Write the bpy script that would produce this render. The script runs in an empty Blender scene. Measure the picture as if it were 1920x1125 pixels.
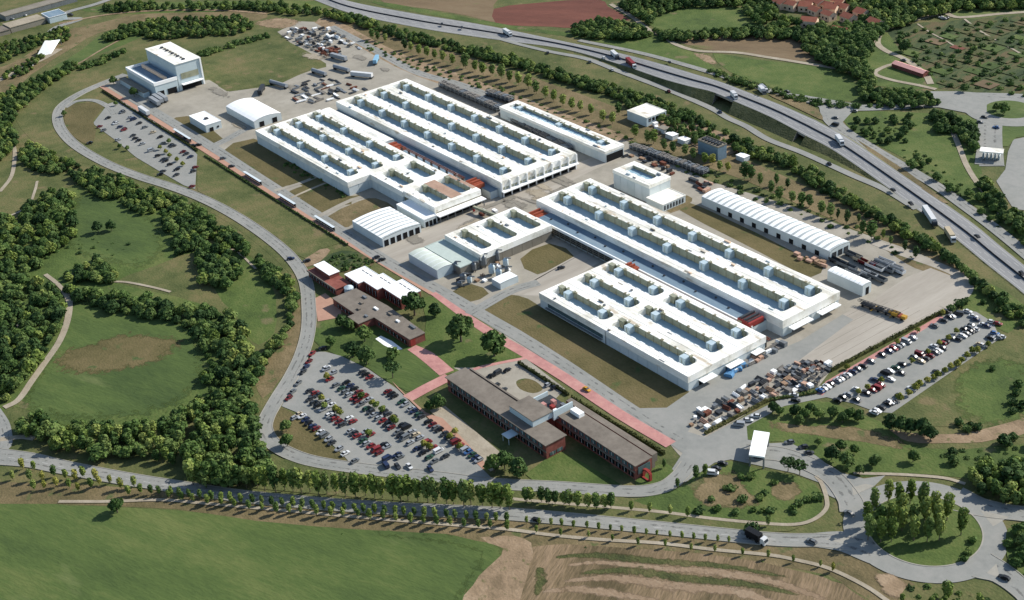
import bpy, bmesh, math, random
import numpy as np
from mathutils import Matrix, Vector
random.seed(7)
rnd = random.Random(11)
R = math.radians
# ------------------------------------------------------------------ camera, world, sun, exposure
CAM_H = 320.0
FOCAL_PX, PITCH, ROLL, YAW = 2605.93, 0.5177048, -0.07851383, 2.19021463 + math.pi
def rot_matrix():
    cp, sp = math.cos(PITCH), math.sin(PITCH)
    M = np.array([[1, 0, 0], [0, -sp, -cp], [0, cp, -sp]])
    cr, sr = math.cos(ROLL), math.sin(ROLL)
    Z = np.array([[cr, -sr, 0], [sr, cr, 0], [0, 0, 1]])
    cy, sy = math.cos(YAW), math.sin(YAW)
    Y = np.array([[cy, -sy, 0], [sy, cy, 0], [0, 0, 1]])
    return Z @ M @ Y
RM = rot_matrix()
CAM_XY = np.array([457.4906, -326.2051])
def G(px, py, z=0.0):
    """Point of the site at height z seen at photo pixel (px, py): the survey of the photograph."""
    d = RM.T @ np.array([(px - 960) / FOCAL_PX, (py - 562.5) / FOCAL_PX, 1.0])
    t = (z - CAM_H) / d[2]
    return (float(d[0] * t + CAM_XY[0]), float(d[1] * t + CAM_XY[1]))
def PX(x, y, z=0.0):
    c = RM @ np.array([x - CAM_XY[0], y - CAM_XY[1], z - CAM_H])
    return (c[0] / c[2] * FOCAL_PX + 960, c[1] / c[2] * FOCAL_PX + 562.5)
scene = bpy.context.scene
cam_data = bpy.data.cameras.new('camera')
cam = bpy.data.objects.new('camera', cam_data)
scene.collection.objects.link(cam)
B = Matrix([[RM[0][i], -RM[1][i], -RM[2][i]] for i in range(3)]).to_4x4()
B.translation = Vector((CAM_XY[0], CAM_XY[1], CAM_H))
cam.matrix_world = B
cam_data.sensor_width = 36.0
cam_data.sensor_fit = 'HORIZONTAL'
cam_data.lens = FOCAL_PX / 1920 * 36.0
cam_data.clip_start = 1.0
cam_data.clip_end = 30000.0
scene.camera = cam
SUN_AZ, SUN_EL = 76.0, 37.0          # direction towards the sun, degrees from +X
sd = bpy.data.lights.new('sun', 'SUN'); sd.energy = 4.8; sd.angle = R(0.5); sd.color = (1.0, 0.955, 0.88)
sun = bpy.data.objects.new('sun', sd); scene.collection.objects.link(sun)
sdir = Vector((math.cos(R(SUN_EL)) * math.cos(R(SUN_AZ)), math.cos(R(SUN_EL)) * math.sin(R(SUN_AZ)), math.sin(R(SUN_EL))))
sun.rotation_euler = sdir.to_track_quat('Z', 'Y').to_euler()
sun.location = (0, 0, 400)
world = bpy.data.worlds.new('World'); scene.world = world; world.use_nodes = True
wn = world.node_tree.nodes; wn.clear()
wo = wn.new('ShaderNodeOutputWorld'); wb = wn.new('ShaderNodeBackground'); ws = wn.new('ShaderNodeTexSky')
ws.sky_type = 'NISHITA'; ws.sun_disc = False; ws.sun_elevation = R(SUN_EL); ws.sun_rotation = R(90 - SUN_AZ)
ws.air_density = 1.0; ws.dust_density = 0.6; ws.ozone_density = 1.0
wb.inputs['Strength'].default_value = 0.125
world.node_tree.links.new(ws.outputs[0], wb.inputs[0]); world.node_tree.links.new(wb.outputs[0], wo.inputs[0])
vs = scene.view_settings
vs.view_transform = 'Standard'; vs.look = 'None'; vs.exposure = 0.36; vs.gamma = 1.0; vs.use_curve_mapping = False
scene.cycles.max_bounces = 5; scene.cycles.diffuse_bounces = 3; scene.cycles.glossy_bounces = 2
scene.cycles.transparent_max_bounces = 6
# ------------------------------------------------------------------ materials
MATS = {}
def lin(c):
    return tuple((v / 12.92 if v <= 0.04045 else ((v + 0.055) / 1.055) ** 2.4) for v in c)
def node(nt, t, **kw):
    n = nt.nodes.new(t)
    for k, v in kw.items():
        setattr(n, k, v)
    return n
def mat(name, cols, scales=(40, 6, 0.9), rough=0.9, spec=0.2, bump=0.0, weights=(0.5, 0.3, 0.2), contrast=1.6, metallic=0.0,
        stretch=None, objvar=0.0, local=False, spots=None):
    """cols: albedo colours (linear) blended by three noises with feature sizes in metres."""
    if name in MATS: return MATS[name]
    m = bpy.data.materials.new(name); m.use_nodes = True; nt = m.node_tree; nt.nodes.clear()
    L = nt.links.new
    out = node(nt, 'ShaderNodeOutputMaterial'); b = node(nt, 'ShaderNodeBsdfPrincipled')
    L(b.outputs[0], out.inputs[0])
    b.inputs['Roughness'].default_value = rough; b.inputs['Metallic'].default_value = metallic
    b.inputs['Specular IOR Level'].default_value = spec
    if len(cols) == 1 and not objvar:
        b.inputs['Base Color'].default_value = (*cols[0], 1)
        MATS[name] = m; return m
    if local:
        tc = node(nt, 'ShaderNodeTexCoord'); pos = tc.outputs['Object']
    else:
        ge = node(nt, 'ShaderNodeNewGeometry'); pos = ge.outputs['Position']
    if stretch:
        mp = node(nt, 'ShaderNodeMapping', vector_type='TEXTURE')
        mp.inputs['Rotation'].default_value = (0, 0, R(stretch[0])); mp.inputs['Scale'].default_value = (stretch[1], 1, 1)
        L(pos, mp.inputs[0]); pos = mp.outputs[0]
    acc = None
    for s, w in zip(scales, weights):
        n = node(nt, 'ShaderNodeTexNoise'); n.inputs['Scale'].default_value = 1.0 / s
        n.inputs['Detail'].default_value = 3.0; n.inputs['Roughness'].default_value = 0.6
        L(pos, n.inputs['Vector'])
        mu = node(nt, 'ShaderNodeMath', operation='MULTIPLY_ADD'); mu.inputs[1].default_value = w
        L(n.outputs['Fac'], mu.inputs[0])
        if acc is None: mu.inputs[2].default_value = 0.0
        else: L(acc, mu.inputs[2])
        acc = mu.outputs[0]
    k = node(nt, 'ShaderNodeMath', operation='MULTIPLY_ADD'); k.inputs[1].default_value = contrast * 2; k.inputs[2].default_value = 0.5 - contrast
    L(acc, k.inputs[0])
    fac = k.outputs[0]
    if objvar:
        oi = node(nt, 'ShaderNodeObjectInfo'); a = node(nt, 'ShaderNodeMath', operation='MULTIPLY_ADD')
        a.inputs[1].default_value = objvar; L(oi.outputs['Random'], a.inputs[0])
        s2 = node(nt, 'ShaderNodeMath', operation='SUBTRACT'); s2.inputs[1].default_value = objvar / 2
        L(fac, s2.inputs[0]); L(s2.outputs[0], a.inputs[2]); fac = a.outputs[0]
    cr = node(nt, 'ShaderNodeValToRGB'); e = cr.color_ramp.elements
    n = len(cols)
    while len(e) < n: e.new(0.5)
    for i, c in enumerate(cols):
        e[i].position = i / (n - 1) if n > 1 else 0; e[i].color = (*c, 1)
    L(fac, cr.inputs[0])
    col = cr.outputs[0]
    if spots:   # (size, threshold, colour) small worn patches or weeds
        n2 = node(nt, 'ShaderNodeTexNoise'); n2.inputs['Scale'].default_value = 1.0 / spots[0]; n2.inputs['Detail'].default_value = 4
        L(pos, n2.inputs['Vector'])
        mr = node(nt, 'ShaderNodeMapRange'); mr.inputs[1].default_value = spots[1]; mr.inputs[2].default_value = spots[1] + 0.08
        L(n2.outputs['Fac'], mr.inputs[0])
        mx = node(nt, 'ShaderNodeMix', data_type='RGBA'); L(mr.outputs[0], mx.inputs[0]); L(col, mx.inputs[6])
        mx.inputs[7].default_value = (*spots[2], 1); col = mx.outputs[2]
    L(col, b.inputs['Base Color'])
    if bump:
        bp = node(nt, 'ShaderNodeBump'); bp.inputs['Strength'].default_value = bump; bp.inputs['Distance'].default_value = 0.6
        nb = node(nt, 'ShaderNodeTexNoise'); nb.inputs['Scale'].default_value = 1.0; nb.inputs['Detail'].default_value = 5
        L(pos, nb.inputs['Vector']); L(nb.outputs['Fac'], bp.inputs['Height']); L(bp.outputs[0], b.inputs['Normal'])
    MATS[name] = m
    return m
def C(r, g, b): return lin((r / 255, g / 255, b / 255))
# albedos are given as 0-255 display colours of the matte material itself
M_GREEN = mat('grass_green', [C(56,72,34), C(76,92,44), C(98,104,58)], (45, 9, 1.6), bump=0.5, contrast=1.9, spots=(14, 0.64, C(104, 98, 68)))
M_LUSH = mat('grass_lush', [C(58,74,38), C(75,91,46), C(96,104,58)], (60, 12, 2.0), bump=0.4, contrast=1.9, stretch=(20, 3.0), spots=(22, 0.63, C(98, 106, 64)))
M_OLIVE = mat('grass_olive', [C(76,72,42), C(94,86,55), C(106,94,64)], (35, 8, 1.5), bump=0.5, contrast=1.8, spots=(10, 0.62, C(70, 84, 46)))
M_FIELD = mat('grass_meadow', [C(64,74,38), C(86,90,52), C(108,100,66)], (38, 8, 1.5), bump=0.5, contrast=2.1, spots=(11, 0.62, C(108, 98, 68)))
M_DRY = mat('grass_dry', [C(82,76,50), C(106,94,66), C(126,110,82)], (30, 6, 1.2), bump=0.5, contrast=2.0, spots=(7, 0.60, C(82, 88, 52)))
M_TAN = mat('bare_earth', [C(112,96,74), C(136,116,92), C(152,132,108)], (20, 5, 1.1), bump=0.4, contrast=1.9, spots=(4, 0.6, C(96, 92, 60)))
M_PALE = mat('pale_gravel', [C(130,120,102), C(150,140,122), C(168,158,140)], (15, 4, 0.8), bump=0.2, contrast=1.4)
M_RED = mat('red_soil', [C(88,54,44), C(106,66,54), C(118,78,62)], (50, 10, 1.5), bump=0.3, contrast=1.6, stretch=(35, 4.0))
M_BROWN = mat('brown_field', [C(94,80,60), C(110,93,70), C(122,106,82)], (40, 8, 1.5), bump=0.3, contrast=1.6, stretch=(35, 3.0), spots=(16, 0.62, C(98, 98, 60)))
M_PLOT = mat('garden_plot_soil', [C(48, 62, 36), C(70, 80, 46), C(92, 82, 56)], (12, 4, 1.2), bump=0.5, contrast=3.0, stretch=(100, 3.5))
M_SCRUB = mat('scrub_floor', [C(52,58,32), C(72,76,42), C(92,88,56)], (16, 5, 1.2), bump=0.8, contrast=2.2)
M_STUBBLE = mat('stubble_field', [C(82, 72, 50), C(112, 96, 72), C(134, 114, 90)], (26, 7, 1.0), bump=0.7, contrast=2.8, stretch=(118, 5.0), weights=(0.45, 0.3, 0.25))
M_ASPH = mat('asphalt', [C(122,123,118), C(134,134,128), C(144,142,136)], (18, 3, 0.5), contrast=1.6, rough=0.85)
M_ASPHD = mat('asphalt_motorway', [C(116, 117, 117), C(130, 130, 129), C(140, 139, 136)], (25, 3, 0.5), contrast=1.6, rough=0.85, stretch=(-18, 8.0))
M_WEAR = mat('worn_asphalt', [C(108, 108, 104), C(120, 119, 114)], (9, 2, .5))
M_BROWNL = mat('light_brown_soil', [C(116, 98, 76), C(134, 114, 92), C(146, 128, 106)], (14, 4, 1), bump=.3)
M_STAIN = mat('yard_stain', [C(118, 113, 103), C(134, 129, 118)], (7, 2, .5))
M_CONC = mat('concrete_yard', [C(132,127,115), C(146,140,127), C(158,152,139)], (22, 5, 0.8), contrast=1.8, rough=0.85, spots=(9, 0.63, C(140, 134, 122)))
M_CONCL = mat('concrete_slabs', [C(142,135,123), C(156,149,137), C(168,161,149)], (18, 5, 0.8), contrast=1.7, rough=0.85, stretch=(90, 7.0), spots=(7, 0.64, C(150, 142, 130)))
M_KERB = mat('kerb_stone', [C(140,136,126), C(156,152,141)], (6, 2, 0.5))
M_PINK = mat('pink_paving', [C(158,112,107), C(174,126,119), C(184,140,130)], (8, 2.5, 0.7), contrast=1.9, spots=(3, 0.64, C(186, 132, 118)))
M_PEACH = mat('salmon_paving', [C(158,122,104), C(172,136,116)], (8, 2, 0.6), contrast=1.6)
M_JOINT = mat('slab_joint', [C(112, 106, 96)])
M_LINE = mat('road_paint', [C(176, 175, 170)])
M_DARKLINE = mat('median_barrier', [C(58, 58, 60)], rough=0.5)
M_WHITE = mat('white_painted_metal', [C(234,234,230), C(244,244,241)], (9, 2, 0.5), rough=0.55, contrast=1.5)
M_CREAM = mat('weathered_white_roof', [C(194, 190, 176), C(232, 229, 218), C(244, 242, 236)], (11, 3.5, 0.8), rough=0.7, contrast=2.0, stretch=(0, 3.0), spots=(5, 0.62, C(186, 174, 154)))
M_WALL = mat('white_wall_panel', [C(186,195,194), C(206,212,211)], (9, 3, 0.6), rough=0.6, contrast=1.5, objvar=0.5)
M_SLATE = mat('blue_grey_roof', [C(92,112,126), C(108,128,142), C(124,140,150)], (12, 3, 0.7), rough=0.7, contrast=1.8, stretch=(0, 4.0))
M_OLIVEG = mat('olive_glazing', [C(124, 126, 104), C(146, 146, 122), C(158, 158, 134)], (7, 2.2, 0.6), rough=0.35, spec=0.5, contrast=1.9)
M_VENT = mat('ventilator_box', [C(164, 182, 188), C(184, 198, 203)], (4, 1.5, 0.5), rough=0.5, objvar=0.6)
M_DARKOP = mat('dark_interior', [C(26, 26, 27)])  # near-black colour stands in for the shade inside bays and underpasses
M_STONE = mat('grey_brown_cladding', [C(116, 110, 98), C(136, 130, 117)], (7, 2, 0.6), rough=0.8, objvar=0.4)
M_OLIVEW = mat('olive_cladding', [C(118, 114, 92), C(136, 131, 108)], (7, 2, 0.6), rough=0.8, objvar=0.4)
M_BRICK = mat('red_brick', [C(112,64,54), C(130,78,68), C(142,90,78)], (5, 1.5, 0.4), rough=0.85, contrast=1.8, objvar=0.2)
M_BROOF = mat('grey_brown_roof', [C(98,91,82), C(114,106,96), C(126,118,107)], (9, 2.5, 0.6), rough=0.9, contrast=1.7)
M_LBLUE = mat('light_blue_cladding', [C(176,190,192), C(192,203,205)], (6, 2, 0.6), rough=0.5, contrast=1.4)
M_GLASS = mat('window_glass', [C(60, 78, 82), C(84, 104, 104)], (4, 1.5, 0.6), rough=0.12, spec=0.6)
M_DGLASS = mat('dark_window_glass', [C(22, 27, 32)], rough=0.08, spec=0.6)
M_ORANGE = mat('orange_machine_paint', [C(138,70,50), C(158,86,64)], (2, 0.8, 0.4), rough=0.5)
M_REDP = mat('red_paint', [C(128,50,46), C(146,62,56)], (2, 0.8, 0.4), rough=0.45)
M_STEEL = mat('grey_steel', [C(104, 108, 110), C(132, 136, 138)], (3, 1, 0.4), rough=0.45, metallic=0.3)
M_DSTEEL = mat('dark_steel', [C(52, 55, 58), C(74, 76, 78)], (3, 1, 0.4), rough=0.5, metallic=0.3)
M_YELLOW = mat('yellow_paint', [C(168, 128, 48), C(184, 144, 60)], (2, 0.8, 0.4), rough=0.4)
M_TYRE = mat('rubber', [C(28, 28, 29)])
M_TRUNK = mat('bark', [C(84, 74, 60), C(120, 110, 94)], (1, 0.4, 0.1), local=True)
M_TILE = mat('red_roof_tile', [C(140,84,66), C(160,100,80)], (3, 1, 0.3))
M_PEACHW = mat('peach_wall', [C(206, 176, 148), C(222, 196, 170)], (3, 1, 0.4))
M_GREYSEAM = mat('grey_rib_shading', [C(150, 158, 158), C(176, 182, 180)], (4, 1.5, .5), rough=.5)  # grey colour paints in the shading on the flanks of the roof ribs
M_DECK = mat('pale_trough_floor', [C(134, 162, 176), C(150, 176, 188), C(164, 186, 196)], (6, 2, .6), rough=.7, contrast=1.8, stretch=(0, 4.0))
def soft_mat(m):
    k = m.name + '_worn_edge'
    if k in MATS: return MATS[k]
    q = m.copy(); q.name = k; nt = q.node_tree; L = nt.links.new
    out = [n for n in nt.nodes if n.type == 'OUTPUT_MATERIAL'][0]; b_ = out.inputs[0].links[0].from_socket
    at = node(nt, 'ShaderNodeAttribute'); at.attribute_name = 'blend'; ge = node(nt, 'ShaderNodeNewGeometry')
    n = node(nt, 'ShaderNodeTexNoise'); n.inputs['Scale'].default_value = .28; n.inputs['Detail'].default_value = 5; n.inputs['Roughness'].default_value = .65; L(ge.outputs['Position'], n.inputs['Vector'])
    s = node(nt, 'ShaderNodeMath', operation='MULTIPLY_ADD'); s.inputs[1].default_value = 2.2; L(n.outputs['Fac'], s.inputs[0]); s.inputs[2].default_value = -1.1
    ad = node(nt, 'ShaderNodeMath', operation='ADD'); L(s.outputs[0], ad.inputs[0]); L(at.outputs['Fac'], ad.inputs[1])
    mr = node(nt, 'ShaderNodeMapRange'); mr.inputs[1].default_value = .3; mr.inputs[2].default_value = .75; L(ad.outputs[0], mr.inputs[0])
    tr = node(nt, 'ShaderNodeBsdfTransparent'); mx = node(nt, 'ShaderNodeMixShader'); L(mr.outputs[0], mx.inputs[0]); L(tr.outputs[0], mx.inputs[1]); L(b_, mx.inputs[2]); L(mx.outputs[0], out.inputs[0])
    MATS[k] = q; return q
# ------------------------------------------------------------------ object helpers
COL = scene.collection
class MB:
    """collects shapes for one mesh"""
    def __init__(self): self.v = []; self.f = []; self.m = []
    def poly(self, pts, m=0):
        i = len(self.v); self.v += [tuple(p) for p in pts]; self.f.append(tuple(range(i, i + len(pts)))); self.m.append(m); return self
    def box(self, x0, x1, y0, y1, z0, z1, m=0, top=None):
        i = len(self.v)
        self.v += [(x0, y0, z0), (x1, y0, z0), (x1, y1, z0), (x0, y1, z0), (x0, y0, z1), (x1, y0, z1), (x1, y1, z1), (x0, y1, z1)]
        for k, f in enumerate([(3, 2, 1, 0), (4, 5, 6, 7), (0, 1, 5, 4), (1, 2, 6, 5), (2, 3, 7, 6), (3, 0, 4, 7)]):
            self.f.append(tuple(i + a for a in f)); self.m.append(top if (k == 1 and top is not None) else m)
        return self
    def prism(self, pts, z0, z1, m=0, top=None):
        a = sum(pts[k][0] * pts[(k + 1) % len(pts)][1] - pts[(k + 1) % len(pts)][0] * pts[k][1] for k in range(len(pts)))
        if a < 0: pts = pts[::-1]
        i = len(self.v); n = len(pts)
        self.v += [(p[0], p[1], z0) for p in pts] + [(p[0], p[1], z1) for p in pts]
        self.f.append(tuple(range(i + n, i + 2 * n))); self.m.append(m if top is None else top)
        self.f.append(tuple(reversed(range(i, i + n)))); self.m.append(m)
        for k in range(n):
            self.f.append((i + k, i + (k + 1) % n, i + n + (k + 1) % n, i + n + k)); self.m.append(m)
        return self
    def cyl(self, x, y, r, z0, z1, n=10, m=0, r1=None):
        r1 = r if r1 is None else r1; i = len(self.v)
        for rr, z in ((r, z0), (r1, z1)):
            self.v += [(x + rr * math.cos(2 * math.pi * k / n), y + rr * math.sin(2 * math.pi * k / n), z) for k in range(n)]
        self.f.append(tuple(range(i + n, i + 2 * n))); self.m.append(m)
        for k in range(n):
            self.f.append((i + k, i + (k + 1) % n, i + n + (k + 1) % n, i + n + k)); self.m.append(m)
        return self
    def bar(self, p, q, w, m=0, n=4):
        p = Vector(p); q = Vector(q); d = (q - p).normalized()
        u = d.cross(Vector((0, 0, 1)));
        if u.length < 1e-3: u = Vector((1, 0, 0))
        u.normalize(); v = d.cross(u); i = len(self.v)
        for c in (p, q):
            for k in range(n):
                a = 2 * math.pi * (k + .5) / n
                self.v.append(tuple(c + (u * math.cos(a) + v * math.sin(a)) * w / 2 * (1.414 if n == 4 else 1)))
        for k in range(n):
            self.f.append((i + k, i + (k + 1) % n, i + n + (k + 1) % n, i + n + k)); self.m.append(m)
        self.f.append(tuple(i + k for k in reversed(range(n)))); self.m.append(m)
        self.f.append(tuple(i + n + k for k in range(n))); self.m.append(m)
        return self
    def hcyl(self, p, q, r, n=12, m=0): return self.bar(p, q, 2 * r, m, n)
    def mesh(self, name, mats, origin=(0, 0, 0)):
        me = bpy.data.meshes.new(name)
        ox, oy, oz = origin
        me.from_pydata([(a - ox, b - oy, c - oz) for a, b, c in self.v], [], self.f)
        if not isinstance(mats, (list, tuple)): mats = [mats]
        for m_ in mats: me.materials.append(m_)
        if len(mats) > 1: me.polygons.foreach_set('material_index', self.m)
        me.update()
        return me
    def build(self, name, mats, parent=None, origin=None):
        if origin is None: origin = tuple(parent.location) if parent is not None and parent.parent is None else (tuple(parent['o']) if parent is not None else (0, 0, 0))
        o = bpy.data.objects.new(name, self.mesh(name, mats, origin)); COL.objects.link(o)
        if parent is not None: o.parent = parent
        else: o.location = origin
        return o
def tag(o, label=None, cat=None, group=None, kind=None):
    if label: o['label'] = label
    if cat: o['category'] = cat
    if group: o['group'] = group
    if kind: o['kind'] = kind
    return o
def thing(name, label, cat, loc=(0, 0, 0), rz=0, group=None):
    o = bpy.data.objects.new(name, None); o.empty_display_size = 1.0; COL.objects.link(o)
    o.location = loc; o.rotation_euler = (0, 0, rz)
    return tag(o, label, cat, group)
def place(name, me, loc, rz=0, parent=None, scale=None):
    o = bpy.data.objects.new(name, me); COL.objects.link(o); o.location = loc; o.rotation_euler = (0, 0, rz)
    if scale: o.scale = scale
    if parent: o.parent = parent
    return o
ZL = [0.02]
def nextz():
    ZL[0] += 0.002
    return ZL[0]
def smooth_closed(p, n=4, jit=0.0):
    out = []; N = len(p)
    for i in range(N):
        a, b, c, d = (np.array(p[(i + k) % N]) for k in (-1, 0, 1, 2))
        for k in range(n):
            t = k / n
            q = 0.5 * ((2 * b) + (-a + c) * t + (2 * a - 5 * b + 4 * c - d) * t * t + (-a + 3 * b - 3 * c + d) * t ** 3)
            if jit: q = q + np.array([rnd.uniform(-jit, jit), rnd.uniform(-jit, jit)])
            out.append((float(q[0]), float(q[1])))
    return out
def smooth_open(p, n=6):
    p = [np.array(q, float) for q in p]; P_ = [2 * p[0] - p[1]] + p + [2 * p[-1] - p[-2]]; out = []
    for i in range(1, len(P_) - 2):
        a, b, c, d = P_[i - 1], P_[i], P_[i + 1], P_[i + 2]
        for k in range(n):
            t = k / n
            out.append(0.5 * ((2 * b) + (-a + c) * t + (2 * a - 5 * b + 4 * c - d) * t * t + (-a + 3 * b - 3 * c + d) * t ** 3))
    out.append(p[-1]); return out
def patch(name, m, label, px, smooth=0, jit=0.0, world=False, z=None, cat='ground', soft=0):
    pts = [q if world else G(*q) for q in px]
    if smooth: pts = smooth_closed(pts, smooth, jit)
    z = nextz() if z is None else z
    if soft or name == 'bare_patch':
        s = soft or .45; N = len(pts); cx, cy = sum(p[0] for p in pts) / N, sum(p[1] for p in pts) / N; mb = MB(); q = 1.0 + s * .35
        for f_ in (q, q - s): mb.v += [(cx + (p[0] - cx) * f_, cy + (p[1] - cy) * f_, z) for p in pts]
        mb.v.append((cx, cy, z))
        A_ = sum(pts[k][0] * pts[(k + 1) % N][1] - pts[(k + 1) % N][0] * pts[k][1] for k in range(N))
        for k in range(N):
            j = (k + 1) % N; f1, f2 = (k, j, N + j, N + k), (N + k, N + j, 2 * N)
            mb.f += [f1, f2] if A_ > 0 else [f1[::-1], f2[::-1]]; mb.m += [0, 0]
        o = mb.build(name, soft_mat(m)); at = o.data.attributes.new('blend', 'FLOAT', 'POINT'); at.data.foreach_set('value', [0.0] * N + [1.0] * N + [1.2])
        return tag(o, label, cat, kind='structure')
    me = bpy.data.meshes.new(name); bm = bmesh.new()
    vs_ = [bm.verts.new((x, y, z)) for x, y in pts]
    f = bm.faces.new(vs_); f.normal_update()
    if f.normal.z < 0: f.normal_flip()
    bmesh.ops.triangulate(bm, faces=[f]); bm.to_mesh(me); bm.free(); me.materials.append(m)
    o = bpy.data.objects.new(name, me); COL.objects.link(o)
    return tag(o, label, cat, kind='structure')
def ribbon_pts(pts, w, n=6, world=False):
    P_ = smooth_open([q if world else G(*q) for q in pts], n)
    W = w if isinstance(w, (list, tuple)) else [w, w]
    Lr, Rr = [], []
    N = len(P_)
    for i, p in enumerate(P_):
        d = P_[min(i + 1, N - 1)] - P_[max(i - 1, 0)]; d = d / (np.linalg.norm(d) + 1e-9); nrm = np.array([-d[1], d[0]])
        t = i / (N - 1) * (len(W) - 1); k = min(int(t), len(W) - 2); ww = W[k] + (W[k + 1] - W[k]) * (t - k)
        Lr.append(p + nrm * ww / 2); Rr.append(p - nrm * ww / 2)
    return P_, Lr, Rr
def ribbon(name, m, label, pts, w, kerb=False, n=6, world=False, cat='road', dash=None, z=None, soft=False):
    P_, Lr, Rr = ribbon_pts(pts, w, n, world)
    z = nextz() if z is None else z
    if soft:
        mb = MB(); N = len(P_)
        for i in range(N):
            for t in (-.35, .3, .7, 1.35): q = Rr[i] + (Lr[i] - Rr[i]) * t; mb.v.append((float(q[0]), float(q[1]), z))
        for i in range(N - 1):
            for j in range(3): a_ = 4 * i + j; mb.f.append((a_, a_ + 4, a_ + 5, a_ + 1)); mb.m.append(0)
        o = mb.build(name, soft_mat(m)); at = o.data.attributes.new('blend', 'FLOAT', 'POINT'); at.data.foreach_set('value', [v * (0 if i in (0, N - 1) else 1) for i in range(N) for v in (0.0, .9, .9, 0.0)])
        return tag(o, label, cat, kind='structure')
    mb = MB(); N = len(P_)
    for i in range(N): mb.v += [(*Lr[i], z), (*Rr[i], z)]
    for i in range(N - 1): mb.f.append((2 * i, 2 * i + 1, 2 * i + 3, 2 * i + 2)); mb.m.append(0)
    o = mb.build(name, m); tag(o, label, cat, kind='structure')
    if m is M_ASPH and min(w if isinstance(w, (list, tuple)) else [w]) >= 4:
        for sd_ in (.3, .7):
            wb2 = MB()
            for i in range(N):
                for t in (-.09, -.03, .03, .09): q = Rr[i] + (Lr[i] - Rr[i]) * (sd_ + t); wb2.v.append((float(q[0]), float(q[1]), z + .003))
            for i in range(N - 1):
                for j in range(3): a_ = 4 * i + j; wb2.f.append((a_, a_ + 4, a_ + 5, a_ + 1)); wb2.m.append(0)
            ow = wb2.build('tyre_wear', soft_mat(M_WEAR), o, origin=(0, 0, 0)); at = ow.data.attributes.new('blend', 'FLOAT', 'POINT'); at.data.foreach_set('value', [v for i in range(N) for v in (0.0, .36, .36, 0.0)])
    if kerb:
        kb = MB()
        for S, sg in ((Lr, 1), (Rr, -1)):
            for i in range(N - 1):
                a, b_ = np.array(S[i]), np.array(S[i + 1]); d = b_ - a; d = d / (np.linalg.norm(d) + 1e-9); nn = np.array([-d[1], d[0]]) * 0.32 * sg
                q = [a, b_, b_ + nn, a + nn]
                kb.prism([(float(t[0]), float(t[1])) for t in q], z - 0.2, z + 0.12)
        kb.build('kerb', M_KERB, o, origin=(0, 0, 0))
    if dash:
        db = MB(); acc = 0.0; on, off, dw, side = dash
        for i in range(N - 1):
            a, b_ = np.array(P_[i]), np.array(P_[i + 1]); Lg = np.linalg.norm(b_ - a); d = (b_ - a) / (Lg + 1e-9); nn = np.array([-d[1], d[0]])
            s = 0.0
            while s < Lg:
                ph = (acc + s) % (on + off)
                if ph < on:
                    e = min(Lg, s + on - ph); c0, c1 = a + d * s + nn * side, a + d * e + nn * side
                    db.poly([(*(c0 + nn * dw / 2), z + .006), (*(c0 - nn * dw / 2), z + .006), (*(c1 - nn * dw / 2), z + .006), (*(c1 + nn * dw / 2), z + .006)])
                    s = e
                else: s += on + off - ph
            acc += Lg
        if db.f: db.build('lane_marking', M_LINE, o, origin=(0, 0, 0))
    return o
# ------------------------------------------------------------------ ground and fields (painted back to front, each sheet just above the last)
S_ = 7000
gp = MB().poly([(-S_, -S_, 0), (S_, -S_, 0), (S_, S_, 0), (-S_, S_, 0)])
tag(gp.build('ground', M_FIELD), 'olive grassland spreading out around the factory site', 'ground', kind='structure')
patch('grass_field', M_LUSH, 'large bright green field below the tree lined main road', [(-300, 925), (0, 938), (100, 946), (200, 950), (330, 957), (520, 980), (705, 995), (843, 1003), (917, 1023), (935, 1038), (900, 1075), (868, 1120), (850, 1190), (700, 1400), (-300, 1400)], 3, 0.5)
ribbon('weed_band', M_LUSH, 'ragged green fringe of the big field beside the dirt strip', [(700, 998), (800, 1004), (880, 1014), (915, 1028), (922, 1050), (900, 1085), (870, 1140)], [3, 7, 8, 8], n=6, cat='ground', soft=True)
patch('verge_ground', M_DRY, 'dry grass verge between the main road and the fields', [(-60, 905), (60, 905), (240, 915), (480, 940), (700, 960), (960, 975), (1200, 996), (1440, 1019), (1600, 1040), (1700, 1085), (1745, 1130), (1640, 1130), (1560, 1080), (1440, 1060), (1200, 1040), (960, 1025), (840, 1003), (700, 995), (480, 978), (330, 955), (100, 945), (-60, 942)], 2, 0.4)
patch('dry_field', M_STUBBLE, 'dry brown stubble field with pale mown bands', [(985, 1030), (1060, 1022), (1250, 1032), (1440, 1058), (1540, 1082), (1600, 1108), (1660, 1180), (1700, 1400), (850, 1400), (950, 1180), (965, 1120), (975, 1070)], 3, 0.6)
patch('dirt_track', M_TAN, 'pale dirt strip between green and brown fields', [(905, 1008), (960, 1003), (992, 1018), (1002, 1040), (990, 1070), (975, 1125), (960, 1200), (900, 1400), (800, 1400), (850, 1180), (872, 1118), (915, 1062), (945, 1035), (925, 1020)], 3, 0.7)
for k, (pts, w) in enumerate([([(1060, 1060), (1130, 1055), (1240, 1066), (1350, 1074), (1460, 1094), (1560, 1128)], 3.0), ([(1050, 1090), (1150, 1084), (1270, 1100), (1380, 1108), (1470, 1140)], 4.0), ([(1010, 1110), (1100, 1106), (1250, 1130)], 3.0)]):
    ribbon('mown_band', M_BROWNL, ['palest curved band across the stubble, nearest the main road', 'second curved band of bare earth across the stubble', 'third curved band of bare earth at the foot of the stubble'][k], pts, [w * .3, w, w * 1.3, w * .6], n=5, cat='ground', soft=True)
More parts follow.
